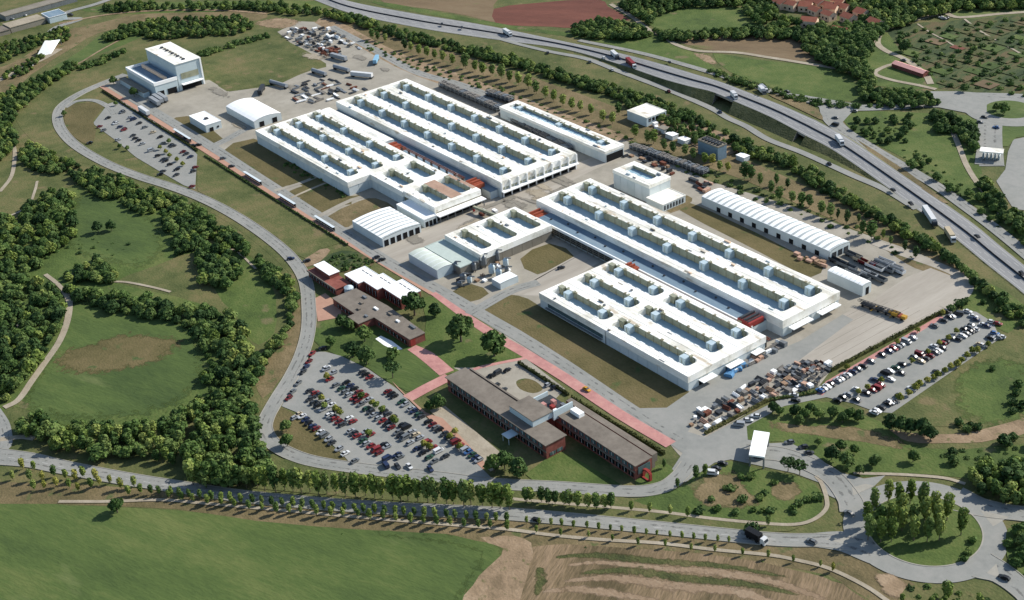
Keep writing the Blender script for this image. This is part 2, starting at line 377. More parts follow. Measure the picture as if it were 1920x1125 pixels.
for k, (pts, w) in enumerate([([(1035, 1045), (1120, 1042), (1240, 1053), (1360, 1062), (1480, 1083)], 3.4), ([(1080, 1075), (1180, 1070), (1300, 1086), (1420, 1098), (1500, 1118)], 4.0), ([(1010, 1062), (1015, 1085), (1005, 1120)], 4.0)]):
    ribbon('weed_band', M_SCRUB, ['green weedy band along the top edge of the stubble field', 'green weedy band between two mown bands of the stubble', 'green weedy band beside the pale dirt strip'][k], pts, [w * .3, w, w * .8, w * .3], n=5, cat='ground', soft=True)
# left park
patch('meadow', M_GREEN, 'green park meadow on the left hillside', [(-60, 330), (40, 300), (110, 330), (160, 345), (290, 390), (330, 430), (380, 470), (470, 480), (530, 570), (520, 640), (480, 700), (400, 760), (250, 800), (120, 800), (20, 760), (-80, 800)], 3, 0.5)
patch('meadow', M_LUSH, 'bright green bowl of grass below the brown patch', [(112, 575), (135, 560), (220, 575), (300, 590), (345, 605), (370, 640), (385, 675), (375, 715), (330, 760), (230, 785), (120, 785), (45, 765), (60, 720), (95, 660), (118, 610)], 3, 0.4, soft=0.22)
patch('bare_patch', M_OLIVE, 'brown worn oval patch in the green bowl', [(118, 660), (160, 645), (215, 630), (270, 628), (318, 632), (345, 640), (318, 668), (260, 688), (190, 700), (130, 698), (105, 684)], 3, 1.0)
patch('meadow', M_LUSH, 'bright green slope between the dark groves', [(150, 365), (220, 370), (265, 395), (300, 430), (300, 480), (260, 500), (190, 490), (140, 470), (120, 430)], 3, 0.8, soft=0.35)
patch('meadow', M_FIELD, 'olive meadow with a footpath at the left edge', [(-30, 300), (40, 268), (110, 310), (150, 335), (140, 350), (90, 365), (60, 385), (20, 420), (-40, 440)], 3, 0.6, soft=0.25)
patch('meadow', M_FIELD, 'olive meadow right of the grove by the footpath', [(215, 530), (290, 500), (380, 470), (400, 540), (440, 590), (470, 640), (500, 640), (520, 600), (505, 520), (470, 480), (430, 455), (470, 470), (535, 560), (520, 650), (490, 680), (440, 600), (330, 555)], 2, 0.5)
patch('meadow', M_FIELD, 'long olive meadow outside the curved perimeter road', [(230, 72), (262, 85), (268, 105), (240, 125), (160, 165), (112, 205), (104, 235), (125, 270), (190, 305), (300, 350), (400, 392), (480, 440), (535, 485), (560, 520), (570, 570), (568, 640), (545, 695), (500, 755), (486, 800), (505, 845), (480, 850), (480, 790), (492, 740), (478, 720), (520, 690), (550, 640), (556, 560), (540, 510), (480, 455), (400, 400), (300, 355), (180, 312), (120, 296), (60, 262), (28, 222), (45, 190), (90, 145), (160, 100)], 2, 0.4)
patch('meadow', M_DRY, 'brown slope inside the bend of the perimeter road', [(480, 700), (520, 650), (548, 590), (558, 545), (566, 580), (560, 650), (530, 705), (500, 740), (490, 745)], 3, 0.5)
patch('meadow', M_LUSH, 'green slope above the tan track at the top left', [(110, 120), (150, 95), (200, 60), (260, 45), (290, 55), (230, 85), (150, 115), (100, 145), (60, 170), (30, 200), (20, 190), (60, 150)], 3, 0.8)
patch('meadow', M_DRY, 'brown ground by the top left road', [(-20, 140), (40, 110), (120, 60), (180, 45), (280, 25), (480, 18), (480, 40), (300, 45), (190, 60), (120, 100), (60, 140), (-20, 200)], 3, 0.8)
patch('meadow', M_FIELD, 'olive meadow above the tall white block', [(300, 75), (380, 55), (470, 40), (560, 28), (600, 30), (560, 45), (510, 60), (470, 78), (380, 95), (330, 95)], 3, 0.6)
patch('meadow', M_GREEN, 'green bank along the top edge', [(150, 18), (260, 6), (420, 2), (600, 2), (640, 12), (560, 18), (400, 22), (240, 26)], 3, 0.8)
patch('meadow', M_FIELD, 'field at the top left corner', [(-40, -10), (210, -10), (150, 12), (100, 28), (40, 40), (-40, 60)], 3, 0.8)
# top fields
patch('field', M_BROWN, 'tan field beyond the motorway', [(700, -40), (940, -40), (925, 10), (930, 42), (880, 30), (800, 16), (720, 4)], 2, 0.5)
patch('field', M_RED, 'ploughed red brown field beyond the motorway', [(926, 17), (1000, 6), (1120, -2), (1140, 12), (1182, 38), (1120, 40), (1082, 52), (1030, 50), (960, 48), (930, 44)], 2, 0.4)
patch('field', M_GREEN, 'green strip between the motorway and the red field', [(700, 2), (800, 18), (960, 48), (1085, 62), (1120, 52), (1180, 60), (1230, 66), (1300, 98), (1345, 130), (1400, 160), (1300, 125), (1200, 98), (1085, 72), (960, 55), (820, 30), (720, 12)], 2, 0.4)
patch('field', M_GREEN, 'green field enclosed by hedges at the top', [(1225, 30), (1290, 12), (1380, 12), (1425, 35), (1420, 50), (1340, 55), (1260, 58), (1215, 45)], 3, 0.5)
patch('field', M_BROWN, 'brown olive field below the hedge line', [(1265, 72), (1370, 66), (1485, 68), (1520, 90), (1560, 118), (1480, 112), (1400, 102), (1320, 92)], 2, 0.5)
patch('field', M_GREEN, 'long green field beside the motorway slip road', [(1335, 100), (1420, 112), (1560, 128), (1600, 145), (1640, 165), (1640, 188), (1560, 188), (1490, 178), (1430, 158), (1370, 135)], 2, 0.5)
patch('bare_patch', M_TAN, 'orange bare scar beside the green field', [(1300, 100), (1330, 104), (1345, 120), (1325, 118)], 3, 0.3)
patch('garden_plots', M_PLOT, 'allotment gardens with rows of beds at the top right', [(1660, 58), (1700, 45), (1780, 40), (1960, 28), (1960, 182), (1850, 176), (1760, 165), (1720, 130), (1690, 95), (1662, 80)], 2, 0.4)
patch('meadow', M_GREEN, 'grass around the allotment sheds', [(1640, 60), (1662, 58), (1690, 100), (1730, 125), (1760, 165), (1640, 160), (1620, 120)], 2, 0.4)
patch('meadow', M_LUSH, 'bright grass at the top right corner', [(1790, 20), (1960, 5), (1960, 20), (1860, 32), (1800, 36)], 2, 0.4)
patch('scrub_ground', M_GREEN, 'green wedge between the slip road and the toll plaza', [(1585, 215), (1640, 208), (1780, 215), (1832, 225), (1836, 300), (1850, 345), (1890, 400), (1960, 480), (1960, 500), (1900, 440), (1810, 375), (1720, 312), (1640, 270), (1590, 240)], 2, 0.5)
patch('verge_ground', M_DRY, 'dry strip between the site boundary and the motorway', [(610, 30), (720, 50), (900, 100), (1000, 140), (1200, 205), (1400, 275), (1560, 350), (1700, 420), (1800, 480), (1930, 580), (1930, 620), (1830, 540), (1760, 490), (1600, 430), (1400, 340), (1180, 262), (1000, 195), (840, 150), (720, 90), (620, 48)], 2, 0.5)
patch('verge_ground', M_FIELD, 'olive strip beside the motorway service road', [(640, 22), (780, 52), (960, 85), (1100, 125), (1250, 185), (1400, 250), (1560, 325), (1700, 405), (1850, 510), (1960, 590), (1960, 610), (1800, 500), (1600, 390), (1400, 300), (1200, 218), (1000, 145), (840, 95), (700, 52)], 2, 0.5)
patch('meadow', M_GREEN, 'grassy lane between car park and motorway', [(1780, 560), (1830, 520), (1930, 580), (1940, 640), (1880, 620), (1830, 590)], 2, 0.4)
patch('meadow', M_FIELD, 'broad olive green slope right of the car park', [(1655, 775), (1760, 715), (1870, 640), (1960, 600), (1960, 800), (1860, 815), (1780, 800), (1700, 800)], 3, 0.5)
patch('meadow', M_GREEN, 'greener patch on the slope right of the car park', [(1800, 700), (1870, 670), (1940, 690), (1950, 770), (1880, 800), (1820, 790), (1790, 750)], 3, 1.2, soft=0.5)
patch('dirt_track', M_TAN, 'sandy track crossing the slope at the right edge', [(1640, 800), (1700, 812), (1780, 815), (1860, 800), (1960, 775), (1960, 800), (1870, 825), (1780, 832), (1700, 828)], 3, 0.5)
patch('meadow', M_GREEN, 'green lawn between the gatehouse and the car park', [(1385, 800), (1430, 770), (1470, 752), (1560, 755), (1600, 775), (1650, 790), (1700, 830), (1800, 845), (1930, 835), (1930, 930), (1850, 905), (1760, 890), (1660, 890), (1620, 895), (1575, 880), (1520, 850), (1480, 830), (1440, 828), (1405, 826)], 2, 0.4)
patch('bare_patch', M_DRY, 'brown worn streak across the gatehouse lawn', [(1450, 790), (1500, 798), (1600, 800), (1680, 822), (1700, 845), (1620, 830), (1540, 820), (1460, 806)], 3, 0.5)
# factory platform
YARD_PX = [(250, 165), (330, 165), (392, 155), (430, 176), (520, 164), (600, 130), (560, 60), (605, 46), (660, 66), (760, 122), (1000, 196), (1330, 346), (1480, 390), (1700, 472), (1800, 520), (1755, 580), (1557, 690), (1440, 745), (1290, 820), (812, 545), (375, 270)]
def inside_px(p, poly):
    x, y = p; c_ = False; j = len(poly) - 1
    for i in range(len(poly)):
        xi, yi = poly[i]; xj, yj = poly[j]
        if (yi > y) != (yj > y) and x < (xj - xi) * (y - yi) / (yj - yi) + xi: c_ = not c_
        j = i
    return c_
patch('factory_yard', M_CONC, 'concrete yard that carries the factory halls', [(190, 161), (236, 147), (330, 160), (392, 150), (430, 172), (520, 160), (560, 141), (600, 126), (520, 60), (560, 40), (605, 42), (660, 62), (760, 118), (880, 150), (1000, 190), (1170, 262), (1330, 340), (1480, 385), (1600, 432), (1710, 470), (1780, 500), (1812, 520), (1820, 545), (1795, 568), (1762, 584), (1557, 696), (1535, 725), (1440, 752), (1325, 822), (1290, 870), (1270, 850), (1255, 832), (812, 551), (375, 277.5)])
patch('gravel_strip', M_TAN, 'sandy strip along the upper boundary of the yard', [(590, 42), (625, 36), (690, 70), (770, 108), (860, 138), (930, 165), (1010, 195), (1100, 228), (1180, 258), (1160, 264), (1060, 236), (930, 190), (830, 160), (740, 125), (660, 80)], 2, 0.3)
patch('meadow', M_FIELD, 'round olive meadow beside the tall white block', [(378, 105), (400, 97), (455, 80), (515, 72), (565, 90), (600, 112), (612, 126), (560, 137), (520, 152), (470, 164), (425, 172), (400, 150), (384, 135)], 2, 0.3)
patch('meadow', M_TAN, 'orange bare ground at the top of the storage yard', [(480, 42), (520, 34), (560, 38), (545, 52), (500, 52)], 3, 0.3, soft=0.4)
ribbon('motor_yard_lane', M_ASPH, 'grey lane between yard and boundary strip', [(620, 50), (700, 92), (780, 135), (860, 158), (930, 185)], 7, cat='road')
# lawns inside the yard
LAWNS = [('lawn west of the first white hall', M_OLIVE, [(414, 287), (476, 260), (520, 285), (600, 335), (660, 372), (640, 385), (560, 345), (520, 356), (498, 345)]),
         ('lawn between two cross paths by the bus shelters', M_OLIVE, [(540, 362), (556, 353), (595, 342), (615, 350), (570, 370), (552, 368)]),
         ('lawn in front of the white hall corner', M_OLIVE, [(556, 376), (600, 357), (650, 368), (672, 366), (668, 372), (603, 399)]),
         ('lawn beside the ribbed roof shed', M_DRY, [(612, 408), (672, 378), (705, 372), (740, 390), (705, 402), (662, 420), (645, 427)]),
         ('square courtyard lawn between the middle halls', M_OLIVE, [(975, 486), (1030, 457), (1078, 482), (1007, 515)]),
         ('small lawn by the red footpath', M_OLIVE, [(847, 548), (885, 533), (917, 551), (875, 568)]),
         ('long olive lawn beside the lower white hall', M_OLIVE, [(903, 585), (930, 565), (955, 553), (990, 560), (1020, 580), (1180, 665), (1293, 735), (1250, 765), (1225, 770), (1195, 766), (1080, 700)]),
         ('lawn around the white square workshop', M_OLIVE, [(318, 228), (350, 218), (372, 226), (420, 262), (395, 272), (360, 262)]),
         ('narrow lawn below the long ribbed shed', M_OLIVE, [(1270, 392), (1290, 380), (1340, 400), (1420, 438), (1500, 478), (1545, 498), (1520, 520), (1460, 492), (1380, 450)]),
         ('small yellow lawn beside the white block annex', M_DRY, [(1245, 385), (1275, 366), (1298, 372), (1290, 385), (1258, 400)]),
         ('triangular lawn beside the far loading yard', M_DRY, [(1640, 452), (1720, 480), (1775, 505), (1780, 525), (1730, 508), (1700, 495)])]
for nm, m_, pts in LAWNS: patch('lawn', m_, nm, pts, 2, 0.15)
patch('loading_yard', M_CONCL, 'pale slab concrete loading yard in front of the big hall', [(1500, 640), (1580, 590), (1640, 560), (1700, 520), (1745, 503), (1790, 520), (1815, 535), (1812, 552), (1760, 582), (1557, 692), (1480, 700), (1440, 690), (1400, 680)])
patch('cross_road', M_CONCL, 'beige concrete cross road between the halls', [(690, 473), (870, 404), (905, 380), (1060, 315), (1160, 276), (1172, 292), (1100, 325), (1010, 372), (960, 385), (900, 425), (830, 455), (735, 500)])
patch('cross_road', M_CONCL, 'beige concrete lane between courtyard lawn and lower hall', [(900, 585), (960, 545), (1075, 482), (1120, 460), (1145, 480), (1060, 530), (1010, 555), (960, 553), (930, 565)])
LY = bpy.data.objects['loading_yard']; jb = MB(); zj = ZL[0] + 0.004
for k in range(13):
    xa = 116 + k * 4.7
    jb.poly([(xa, 66, zj), (xa + .16, 66, zj), (xa + .16, 118 + min(k, 6) * 1.5, zj), (xa, 118 + min(k, 6) * 1.5, zj)])
jb.build('slab_joint', M_JOINT, LY, origin=(0, 0, 0))
nextz()
# meadow outside the red footpath and office grounds
patch('meadow', M_FIELD, 'olive meadow between parking and the garden', [(368, 288), (378, 287), (470, 345), (560, 402), (640, 455), (600, 468), (575, 486), (552, 476), (520, 445), (450, 400), (370, 358)], 1)
patch('lawn', M_GREEN, 'lawn with shrubs around the low brick pavilion', [(590, 610), (640, 598), (720, 620), (800, 640), (850, 640), (895, 600), (975, 660), (975, 672), (850, 700), (835, 706), (770, 735), (750, 725), (690, 690), (630, 665), (600, 650), (585, 630)], 2, 0.2)
patch('lawn', M_GREEN, 'lawn between the pavilion and the red footpath', [(790, 560), (830, 560), (895, 598), (975, 660), (870, 690), (800, 650), (800, 600)], 2, 0.2)
patch('lawn', M_LUSH, 'square lawn beside the pink plaza', [(700, 640), (745, 655), (770, 655), (834, 702), (765, 735), (720, 712), (690, 690)], 1)
patch('garden', M_PLOT, 'planted garden patch left of the white roofs', [(598, 490), (640, 470), (690, 478), (705, 485), (690, 505), (650, 512), (625, 505)], 2, 0.3)
patch('plaza', M_TAN, 'sandy forecourt beside the brick pavilion', [(555, 500), (600, 468), (620, 470), (600, 490), (580, 500)], 2, 0.2)
patch('plaza', M_PEACH, 'pale pink forecourt by the perimeter road', [(590, 560), (610, 550), (640, 575), (640, 595), (596, 603)], 0)
patch('office_car_park', M_ASPH, 'grey car park full of cars in front of the office', [(588, 660), (610, 660), (640, 668), (690, 692), (745, 730), (790, 775), (850, 830), (905, 880), (925, 900), (905, 905), (820, 893), (720, 885), (665, 878), (640, 850), (560, 775), (528, 762), (545, 730), (570, 690)], 0)
patch('lawn', M_OLIVE, 'olive wedge of grass at the corner of the car park', [(528, 764), (548, 775), (590, 808), (650, 862), (648, 868), (600, 862), (545, 850), (520, 830), (512, 800), (515, 780)], 1)
patch('car_park', M_ASPH, 'grey car park beside the perimeter road', [(203, 195), (225, 188), (262, 210), (300, 236), (345, 265), (370, 290), (366, 355), (345, 348), (300, 322), (255, 295), (215, 262), (174, 232)], 0)
patch('lawn', M_OLIVE, 'grass oval inside the small loop road', [(122, 205), (140, 195), (180, 193), (195, 200), (175, 225), (180, 245), (170, 272), (140, 258), (122, 235)], 2)
patch('car_park', M_ASPH, 'grey car park with yellow trees by the loading yard', [(1536, 742), (1545, 728), (1560, 712), (1770, 592), (1800, 582), (1830, 585), (1862, 605), (1875, 635), (1672, 775), (1640, 772), (1600, 757)], 0)
patch('footpath', M_PINK, 'pink paved strip behind the parked cars', [(1527, 745), (1548, 716), (1762, 592), (1770, 596), (1560, 722), (1540, 745)], 0)
patch('forecourt', M_ASPH, 'wide asphalt forecourt inside the gate', [(1195, 766), (1250, 765), (1293, 735), (1330, 700), (1400, 680), (1500, 640), (1580, 590), (1600, 600), (1480, 690), (1400, 730), (1300, 795), (1290, 810), (1322, 820), (1400, 780), (1470, 745), (1520, 735), (1550, 745), (1470, 762), (1400, 800), (1402, 825), (1440, 832), (1480, 830), (1530, 855), (1570, 885), (1620, 898), (1660, 892), (1600, 950), (1555, 930), (1535, 905), (1490, 888), (1430, 875), (1370, 862), (1340, 868), (1285, 905), (1260, 880), (1280, 850), (1255, 832), (1080, 720)], 0)
patch('lawn', M_GREEN, 'lawn with round shrubs between gatehouse and main road', [(1275, 915), (1300, 895), (1345, 870), (1372, 866), (1430, 882), (1490, 892), (1530, 910), (1543, 935), (1538, 960), (1515, 976), (1470, 982), (1430, 978), (1335, 970), (1240, 958), (1180, 945), (1200, 935)], 2, 0.2)
patch('bare_patch', M_DRY, 'brown worn area on the shrub lawn', [(1310, 900), (1350, 885), (1385, 890), (1400, 915), (1420, 940), (1400, 955), (1330, 950), (1300, 930)], 3, 0.6)
patch('bare_patch', M_DRY, 'smaller brown worn area on the shrub lawn', [(1455, 905), (1490, 905), (1505, 925), (1470, 940), (1445, 925)], 3, 0.5)
patch('verge_ground', M_FIELD, 'grass strip with tall trees above the main road', [(420, 870), (540, 862), (600, 876), (700, 890), (900, 912), (1100, 922), (1180, 935), (1240, 958), (1440, 985), (1500, 990), (1430, 1000), (1200, 985), (960, 957), (700, 935), (500, 918), (380, 900)], 2, 0.3)
patch('lawn', M_GREEN, 'lawn behind the office wing', [(985, 890), (1045, 845), (1060, 850), (1170, 912), (1150, 915), (1060, 905), (1000, 902)], 1)
patch('lawn', M_GREEN, 'rounded lawn at the end of the office', [(1190, 905), (1215, 880), (1250, 870), (1262, 885), (1240, 908), (1205, 914)], 2)
patch('plaza', M_PALE, 'pale gravel strip in front of the office', [(805, 770), (835, 762), (940, 850), (950, 870), (920, 885), (880, 840)], 0)
patch('office_court', M_CONC, 'parking court behind the office wing', [(850, 690), (905, 690), (985, 672), (1060, 730), (1030, 760), (990, 760), (940, 730)], 0)
patch('lawn', M_OLIVE, 'oval planted island in the office court', [(968, 716), (985, 710), (1005, 716), (1018, 730), (1000, 738), (975, 730)], 3)
ribbon('lane', M_CONCL, 'pale curved lane rounding the right end of the slab yard', [(1640, 455), (1700, 478), (1760, 499), (1800, 518), (1814, 538), (1800, 560), (1770, 578)], 5.5, n=6)
# water patches
patch('pale_terrace', M_WHITE, 'white paved terrace at the end of the pavilion', [(704, 636), (714, 630), (735, 640), (755, 655), (742, 658), (720, 648)], 0)
patch('toll_plaza', M_ASPH, 'grey toll plaza beyond the slip road', [(1836, 240), (1876, 240), (1874, 290), (1884, 312), (1836, 312)], 0)
patch('toll_plaza', M_ASPH, 'grey apron right of the toll plaza', [(1890, 285), (1900, 262), (1930, 256), (1960, 256), (1960, 400), (1900, 392), (1880, 360), (1868, 340), (1885, 318)], 0)
patch('lawn', M_LUSH, 'bright lawn beside the toll plaza road', [(1876, 236), (1960, 238), (1960, 252), (1905, 258), (1890, 275), (1878, 275)], 0)
# ------------------------------------------------------------------ roads
PINKROUTE = [(190, 161.5), (375, 276.5), (470, 337), (640, 447), (812, 550.5), (900, 612), (960, 651), (1100, 740), (1258, 836)]
rp = [G(*q) for q in PINKROUTE]
ribbon('footpath', M_PEACH, 'salmon footpath running the length of the works', PINKROUTE[:5], 3.4, n=3, cat='path')
ribbon('lane', M_ASPH, 'asphalt lane beside the pink footpath', [(250, 185), (385, 268), (480, 330), (650, 440), (720, 487), (830, 548), (920, 600), (975, 632), (1060, 686), (1160, 754), (1215, 790), (1275, 826)], 7.0, n=4)
ribbon('footpath', M_PINK, 'wide pink footpath behind the office and its hedge', [(812, 550), (880, 598), (935, 634), (985, 663), (1060, 709), (1160, 776), (1258, 834)], [3, 5, 5.5, 5.5, 5.5, 5.5], n=3, cat='path')
ribbon('lane', M_ASPH, 'asphalt lane curving past the white workshop', [(398, 275), (425, 262), (452, 247), (480, 232)], 6, n=5)
ribbon('lane', M_ASPH, 'asphalt link from footpath lane to courtyard', [(880, 590), (910, 572), (960, 545), (1010, 530)], 6, n=5)
ribbon('crossing_path', M_CONC, 'pale path across the lawns to the first hall', [(515, 358), (560, 345), (610, 325)], 3.0, n=3, cat='path')
ribbon('crossing_path', M_PALE, 'sandy path across the lawns to the first hall', [(545, 372), (585, 354), (620, 340)], 1.8, n=3, cat='path')
ribbon('crossing_path', M_CONC, 'grey path between lawn and ribbed shed', [(598, 406), (660, 375), (700, 366)], 3.4, n=3, cat='path')
ribbon('plaza_path', M_PINK, 'pink plaza leading to the office entrance', [(772, 652), (800, 668), (838, 700)], [5, 7, 7], n=3, cat='path')
ribbon('plaza_path', M_PINK, 'pink ramp from plaza down to the car park', [(842, 707), (800, 728), (764, 748)], [6, 6, 6], n=3, cat='path')
ribbon('plaza_path', M_PINK, 'pink path between lawn and office court', [(985, 672), (905, 688), (860, 704)], 2.0, n=2, cat='path')
patch('footpath', M_PEACH, 'salmon pavement along the car park edge', [(735, 715), (760, 740), (800, 775), (830, 785), (880, 835), (915, 875), (905, 880), (850, 828), (790, 772), (745, 728)], 0)
ribbon('perimeter_road', M_ASPH, 'grey perimeter road curving around the west of the site', [(236, 140), (190, 158), (150, 176), (118, 197), (108, 218), (116, 245), (145, 275), (200, 307), (260, 331), (320, 350), (380, 373), (440, 404), (500, 444), (545, 483), (572, 525), (579, 575), (578, 620), (566, 665), (545, 708), (520, 748), (500, 785), (497, 808), (512, 832), (548, 853), (600, 868), (700, 882), (820, 895), (920, 907), (1050, 914), (1180, 922), (1240, 915), (1272, 895), (1292, 870)], 6.2, kerb=True, n=8)
ribbon('loop_road', M_ASPH, 'small loop road off the perimeter road', [(122, 202), (145, 190), (178, 189), (205, 202), (215, 215)], 4.0, n=6)
ribbon('main_road', M_ASPH, 'main road with trees on both sides', [(-80, 848), (0, 857), (60, 864), (120, 877), (240, 899), (360, 917), (480, 934), (700, 952), (960, 965), (1200, 987), (1440, 1011), (1540, 1014), (1600, 1022)], [11, 8, 6.6, 6.6, 6.6, 6.6], kerb=True, n=8, dash=(3, 5, 0.2, 0))
ribbon('side_road', M_ASPH, 'side road branching off at the left edge', [(-20, 850), (10, 838), (8, 800), (-10, 770)], 5, n=5)
ribbon('side_road', M_PALE, 'pale parallel track at the left edge', [(0, 825), (40, 820), (65, 823)], 3.0, n=4)
ribbon('gate_road', M_ASPH, 'road from the gatehouse down to the roundabout', [(1400, 848), (1460, 852), (1510, 868), (1560, 895), (1592, 935), (1600, 960)], [9, 8, 8, 9], n=6, kerb=True)
RC, R_IN, R_OUT = (230.4, 4.6), 19.2, 27.8
def ring(name, m, label, r0, r1, z=None, kerb=False):
    z = nextz() if z is None else z; mb_ = MB(); n = 72
    for k in range(n):
        a = 2 * math.pi * k / n
        mb_.v += [(RC[0] + r0 * math.cos(a), RC[1] + r0 * math.sin(a), z), (RC[0] + r1 * math.cos(a), RC[1] + r1 * math.sin(a), z)]
    for k in range(n): mb_.f.append((2 * k, 2 * k + 1, 2 * ((k + 1) % n) + 1, 2 * ((k + 1) % n))); mb_.m.append(0)
    o = mb_.build(name, m); return tag(o, label, 'road', kind='structure')
ribbon('exit_road', M_ASPH, 'exit road leaving the roundabout to the right', [(1790, 935), (1840, 952), (1900, 962), (1990, 972)], [14, 10, 8, 8], n=5, kerb=True)
ribbon('exit_road', M_ASPH, 'exit road leaving the roundabout at the bottom right', [(1840, 1060), (1880, 1078), (1925, 1115), (1990, 1190)], [14, 10, 8, 8], n=5, kerb=True)
ribbon('exit_road', M_ASPH, 'road widening where the main road meets the roundabout', [(1520, 1013), (1580, 1016), (1640, 1030)], [7, 11, 16], n=5)
RB = ring('roundabout', M_ASPH, 'grey ring road of the large roundabout', R_IN - 1, R_OUT)
isl = patch('roundabout_island', M_GREEN, 'grassy centre of the large roundabout', [(RC[0] + R_IN * math.cos(2 * math.pi * k / 60), RC[1] + R_IN * math.sin(2 * math.pi * k / 60)) for k in range(60)], world=True)
zz = ZL[0]; mb = MB()
for k in range(60):
    a0, a1 = 2 * math.pi * k / 60, 2 * math.pi * (k + 1) / 60
    mb.prism([(RC[0] + r * math.cos(a), RC[1] + r * math.sin(a)) for r, a in ((R_IN, a0), (R_IN, a1), (R_IN + .45, a1), (R_IN + .45, a0))], zz - .2, zz + .12)
mb.build('kerb', M_KERB, RB, origin=(0, 0, 0))
for lab, pts in (('hatched traffic island where the main road meets the roundabout', [(1545, 1012), (1590, 1003), (1612, 1018), (1580, 1020)]), ('hatched traffic island between gate road and roundabout', [(1597, 915), (1622, 908), (1640, 912), (1600, 930)]), ('hatched traffic island of the right hand exit', [(1838, 958), (1892, 970), (1862, 988)]), ('hatched traffic island of the lower exit', [(1850, 1075), (1868, 1058), (1875, 1086)])):
    patch('traffic_island', M_KERB, lab, pts, 0, cat='traffic island')
ribbon('footpath', M_PALE, 'pale footpath between the young trees below the main road', [(110, 941), (200, 941), (300, 938), (380, 944), (480, 953), (560, 960), (693, 972), (866, 986), (960, 994), (1035, 1004), (1135, 1013), (1236, 1019), (1336, 1031), (1440, 1041), (1490, 1050), (1553, 1066), (1620, 1098), (1665, 1128)], 1.7, n=5, cat='path')
ribbon('footpath', M_PALE, 'curved beige footpath around the shrub lawn', [(960, 936), (1035, 943), (1135, 951), (1243, 961), (1336, 973), (1431, 982), (1490, 984), (1525, 975), (1548, 956), (1550, 936), (1541, 908), (1530, 893)], 1.6, n=6, cat='path')
ribbon('footpath', M_PALE, 'pale footpath above the roundabout', [(1600, 888), (1640, 889), (1700, 891), (1770, 897), (1810, 908)], 1.6, n=5, cat='path')
patch('bare_patch', M_TAN, 'orange earth beside the roundabout', [(1640, 1078), (1665, 1075), (1700, 1095), (1720, 1115), (1680, 1125), (1650, 1100)], 3, 0.3)
patch('scrub_ground', M_GREEN, 'overgrown corner at the right edge by the lower exit', [(1885, 1000), (1905, 990), (1960, 985), (1960, 1100), (1915, 1080), (1890, 1050)], 2, 0.3)
patch('scrub_ground', M_FIELD, 'scrubby ground under the young trees at the bottom right', [(1700, 1100), (1800, 1105), (1900, 1130), (1980, 1180), (1900, 1250), (1680, 1200)], 2, 0.3)
# top left roads
ribbon('track', M_TAN, 'tan track along the green slope at the upper left', [(22, 225), (32, 208), (60, 175), (105, 138), (150, 118), (185, 97), (225, 75)], 1.8, n=5, cat='path')
ribbon('side_road', M_ASPH, 'grey road at the top left corner', [(230, -10), (180, 8), (130, 22), (105, 35), (150, 36), (110, 50), (95, 60)], 6, n=6)
ribbon('side_road', M_PALE, 'pale lane with parked vehicles at the left edge', [(-10, 155), (20, 140), (50, 125), (85, 108), (112, 92)], 6, n=6)
ribbon('side_road', M_TAN, 'narrow railway bed at the top left', [(110, 45), (200, 28), (300, 20), (420, 20), (500, 26)], 3.0, n=6, cat='path')
for k, (pts, w) in enumerate([([(25, 270), (28, 290), (22, 330), (0, 360)], 2.4), ([(120, 545), (130, 565), (127, 600), (112, 640), (85, 680), (60, 715), (35, 750), (8, 765)], 3.2), ([(60, 578), (45, 595), (30, 615), (10, 640)], 1.6), ([(85, 515), (105, 530), (120, 545)], 2.2), ([(130, 515), (200, 527), (240, 530), (290, 540), (320, 548)], 1.6), ([(70, 340), (65, 360), (50, 390), (0, 412)], 1.6), ([(360, 470), (390, 462), (440, 470), (480, 505)], 1.2), ([(490, 680), (470, 700), (450, 735), (420, 755), (370, 780)], 2.4)]):
    ribbon('dirt_path', M_PALE if k != 7 else M_TAN, ['short dirt path at the left edge', 'wide pale dirt path curving down the left park', 'thin pale dirt path through the left grove', 'short fork where the dirt paths meet', 'thin dirt path crossing the meadow between groves', 'faint dirt path in the olive meadow', 'faint dirt path past the round grove', 'sandy path winding through the lower wood'][k], pts, w, n=5, cat='path')
# top right roads
ribbon('side_road', M_PALE, 'winding pale lane from the hedge down to the slip road', [(1145, 8), (1185, 32), (1215, 55), (1245, 70), (1270, 85), (1310, 96), (1380, 99), (1440, 108), (1540, 124), (1608, 137)], 3.6, n=6)
ribbon('side_road', M_PALE, 'pale lane looping round the allotments', [(1940, 22), (1880, 26), (1800, 33), (1770, 25), (1740, 32), (1690, 45), (1655, 60), (1645, 80), (1660, 95), (1690, 108), (1710, 120), (1735, 140), (1745, 158)], 4.2, n=6)
ribbon('side_road', M_PALE, 'pale lane beside the long allotment shed', [(1680, 120), (1660, 125), (1640, 138), (1670, 150), (1720, 160), (1755, 168)], 3.2, n=6)
ribbon('side_road', M_PALE, 'straight thin path through the allotments', [(1808, 36), (1840, 60), (1880, 82), (1912, 100)], 1.6, n=3)
ribbon('side_road', M_PALE, 'second thin path through the allotments', [(1720, 45), (1745, 62), (1770, 75), (1798, 92)], 1.4, n=3)
ribbon('side_road', M_PALE, 'pale path descending beside the scrub wedge', [(1785, 243), (1800, 280), (1812, 310), (1830, 340), (1860, 380), (1890, 420)], 3.0, n=5)
ribbon('slip_road', M_ASPH, 'slip road from the motorway to the upper roundabout', [(1085, 76), (1210, 102), (1335, 137), (1440, 170), (1500, 183), (1545, 198), (1600, 203), (1680, 200), (1745, 195), (1800, 195)], [4, 5, 6, 8, 10, 9], n=6, kerb=False)
ribbon('slip_road', M_ASPH, 'branch of the slip road running down to the motorway', [(1555, 200), (1560, 225), (1585, 248), (1645, 285), (1710, 322), (1760, 352), (1810, 388), (1860, 425), (1925, 478), (2000, 545)], [12, 8, 7, 7, 7], n=6)
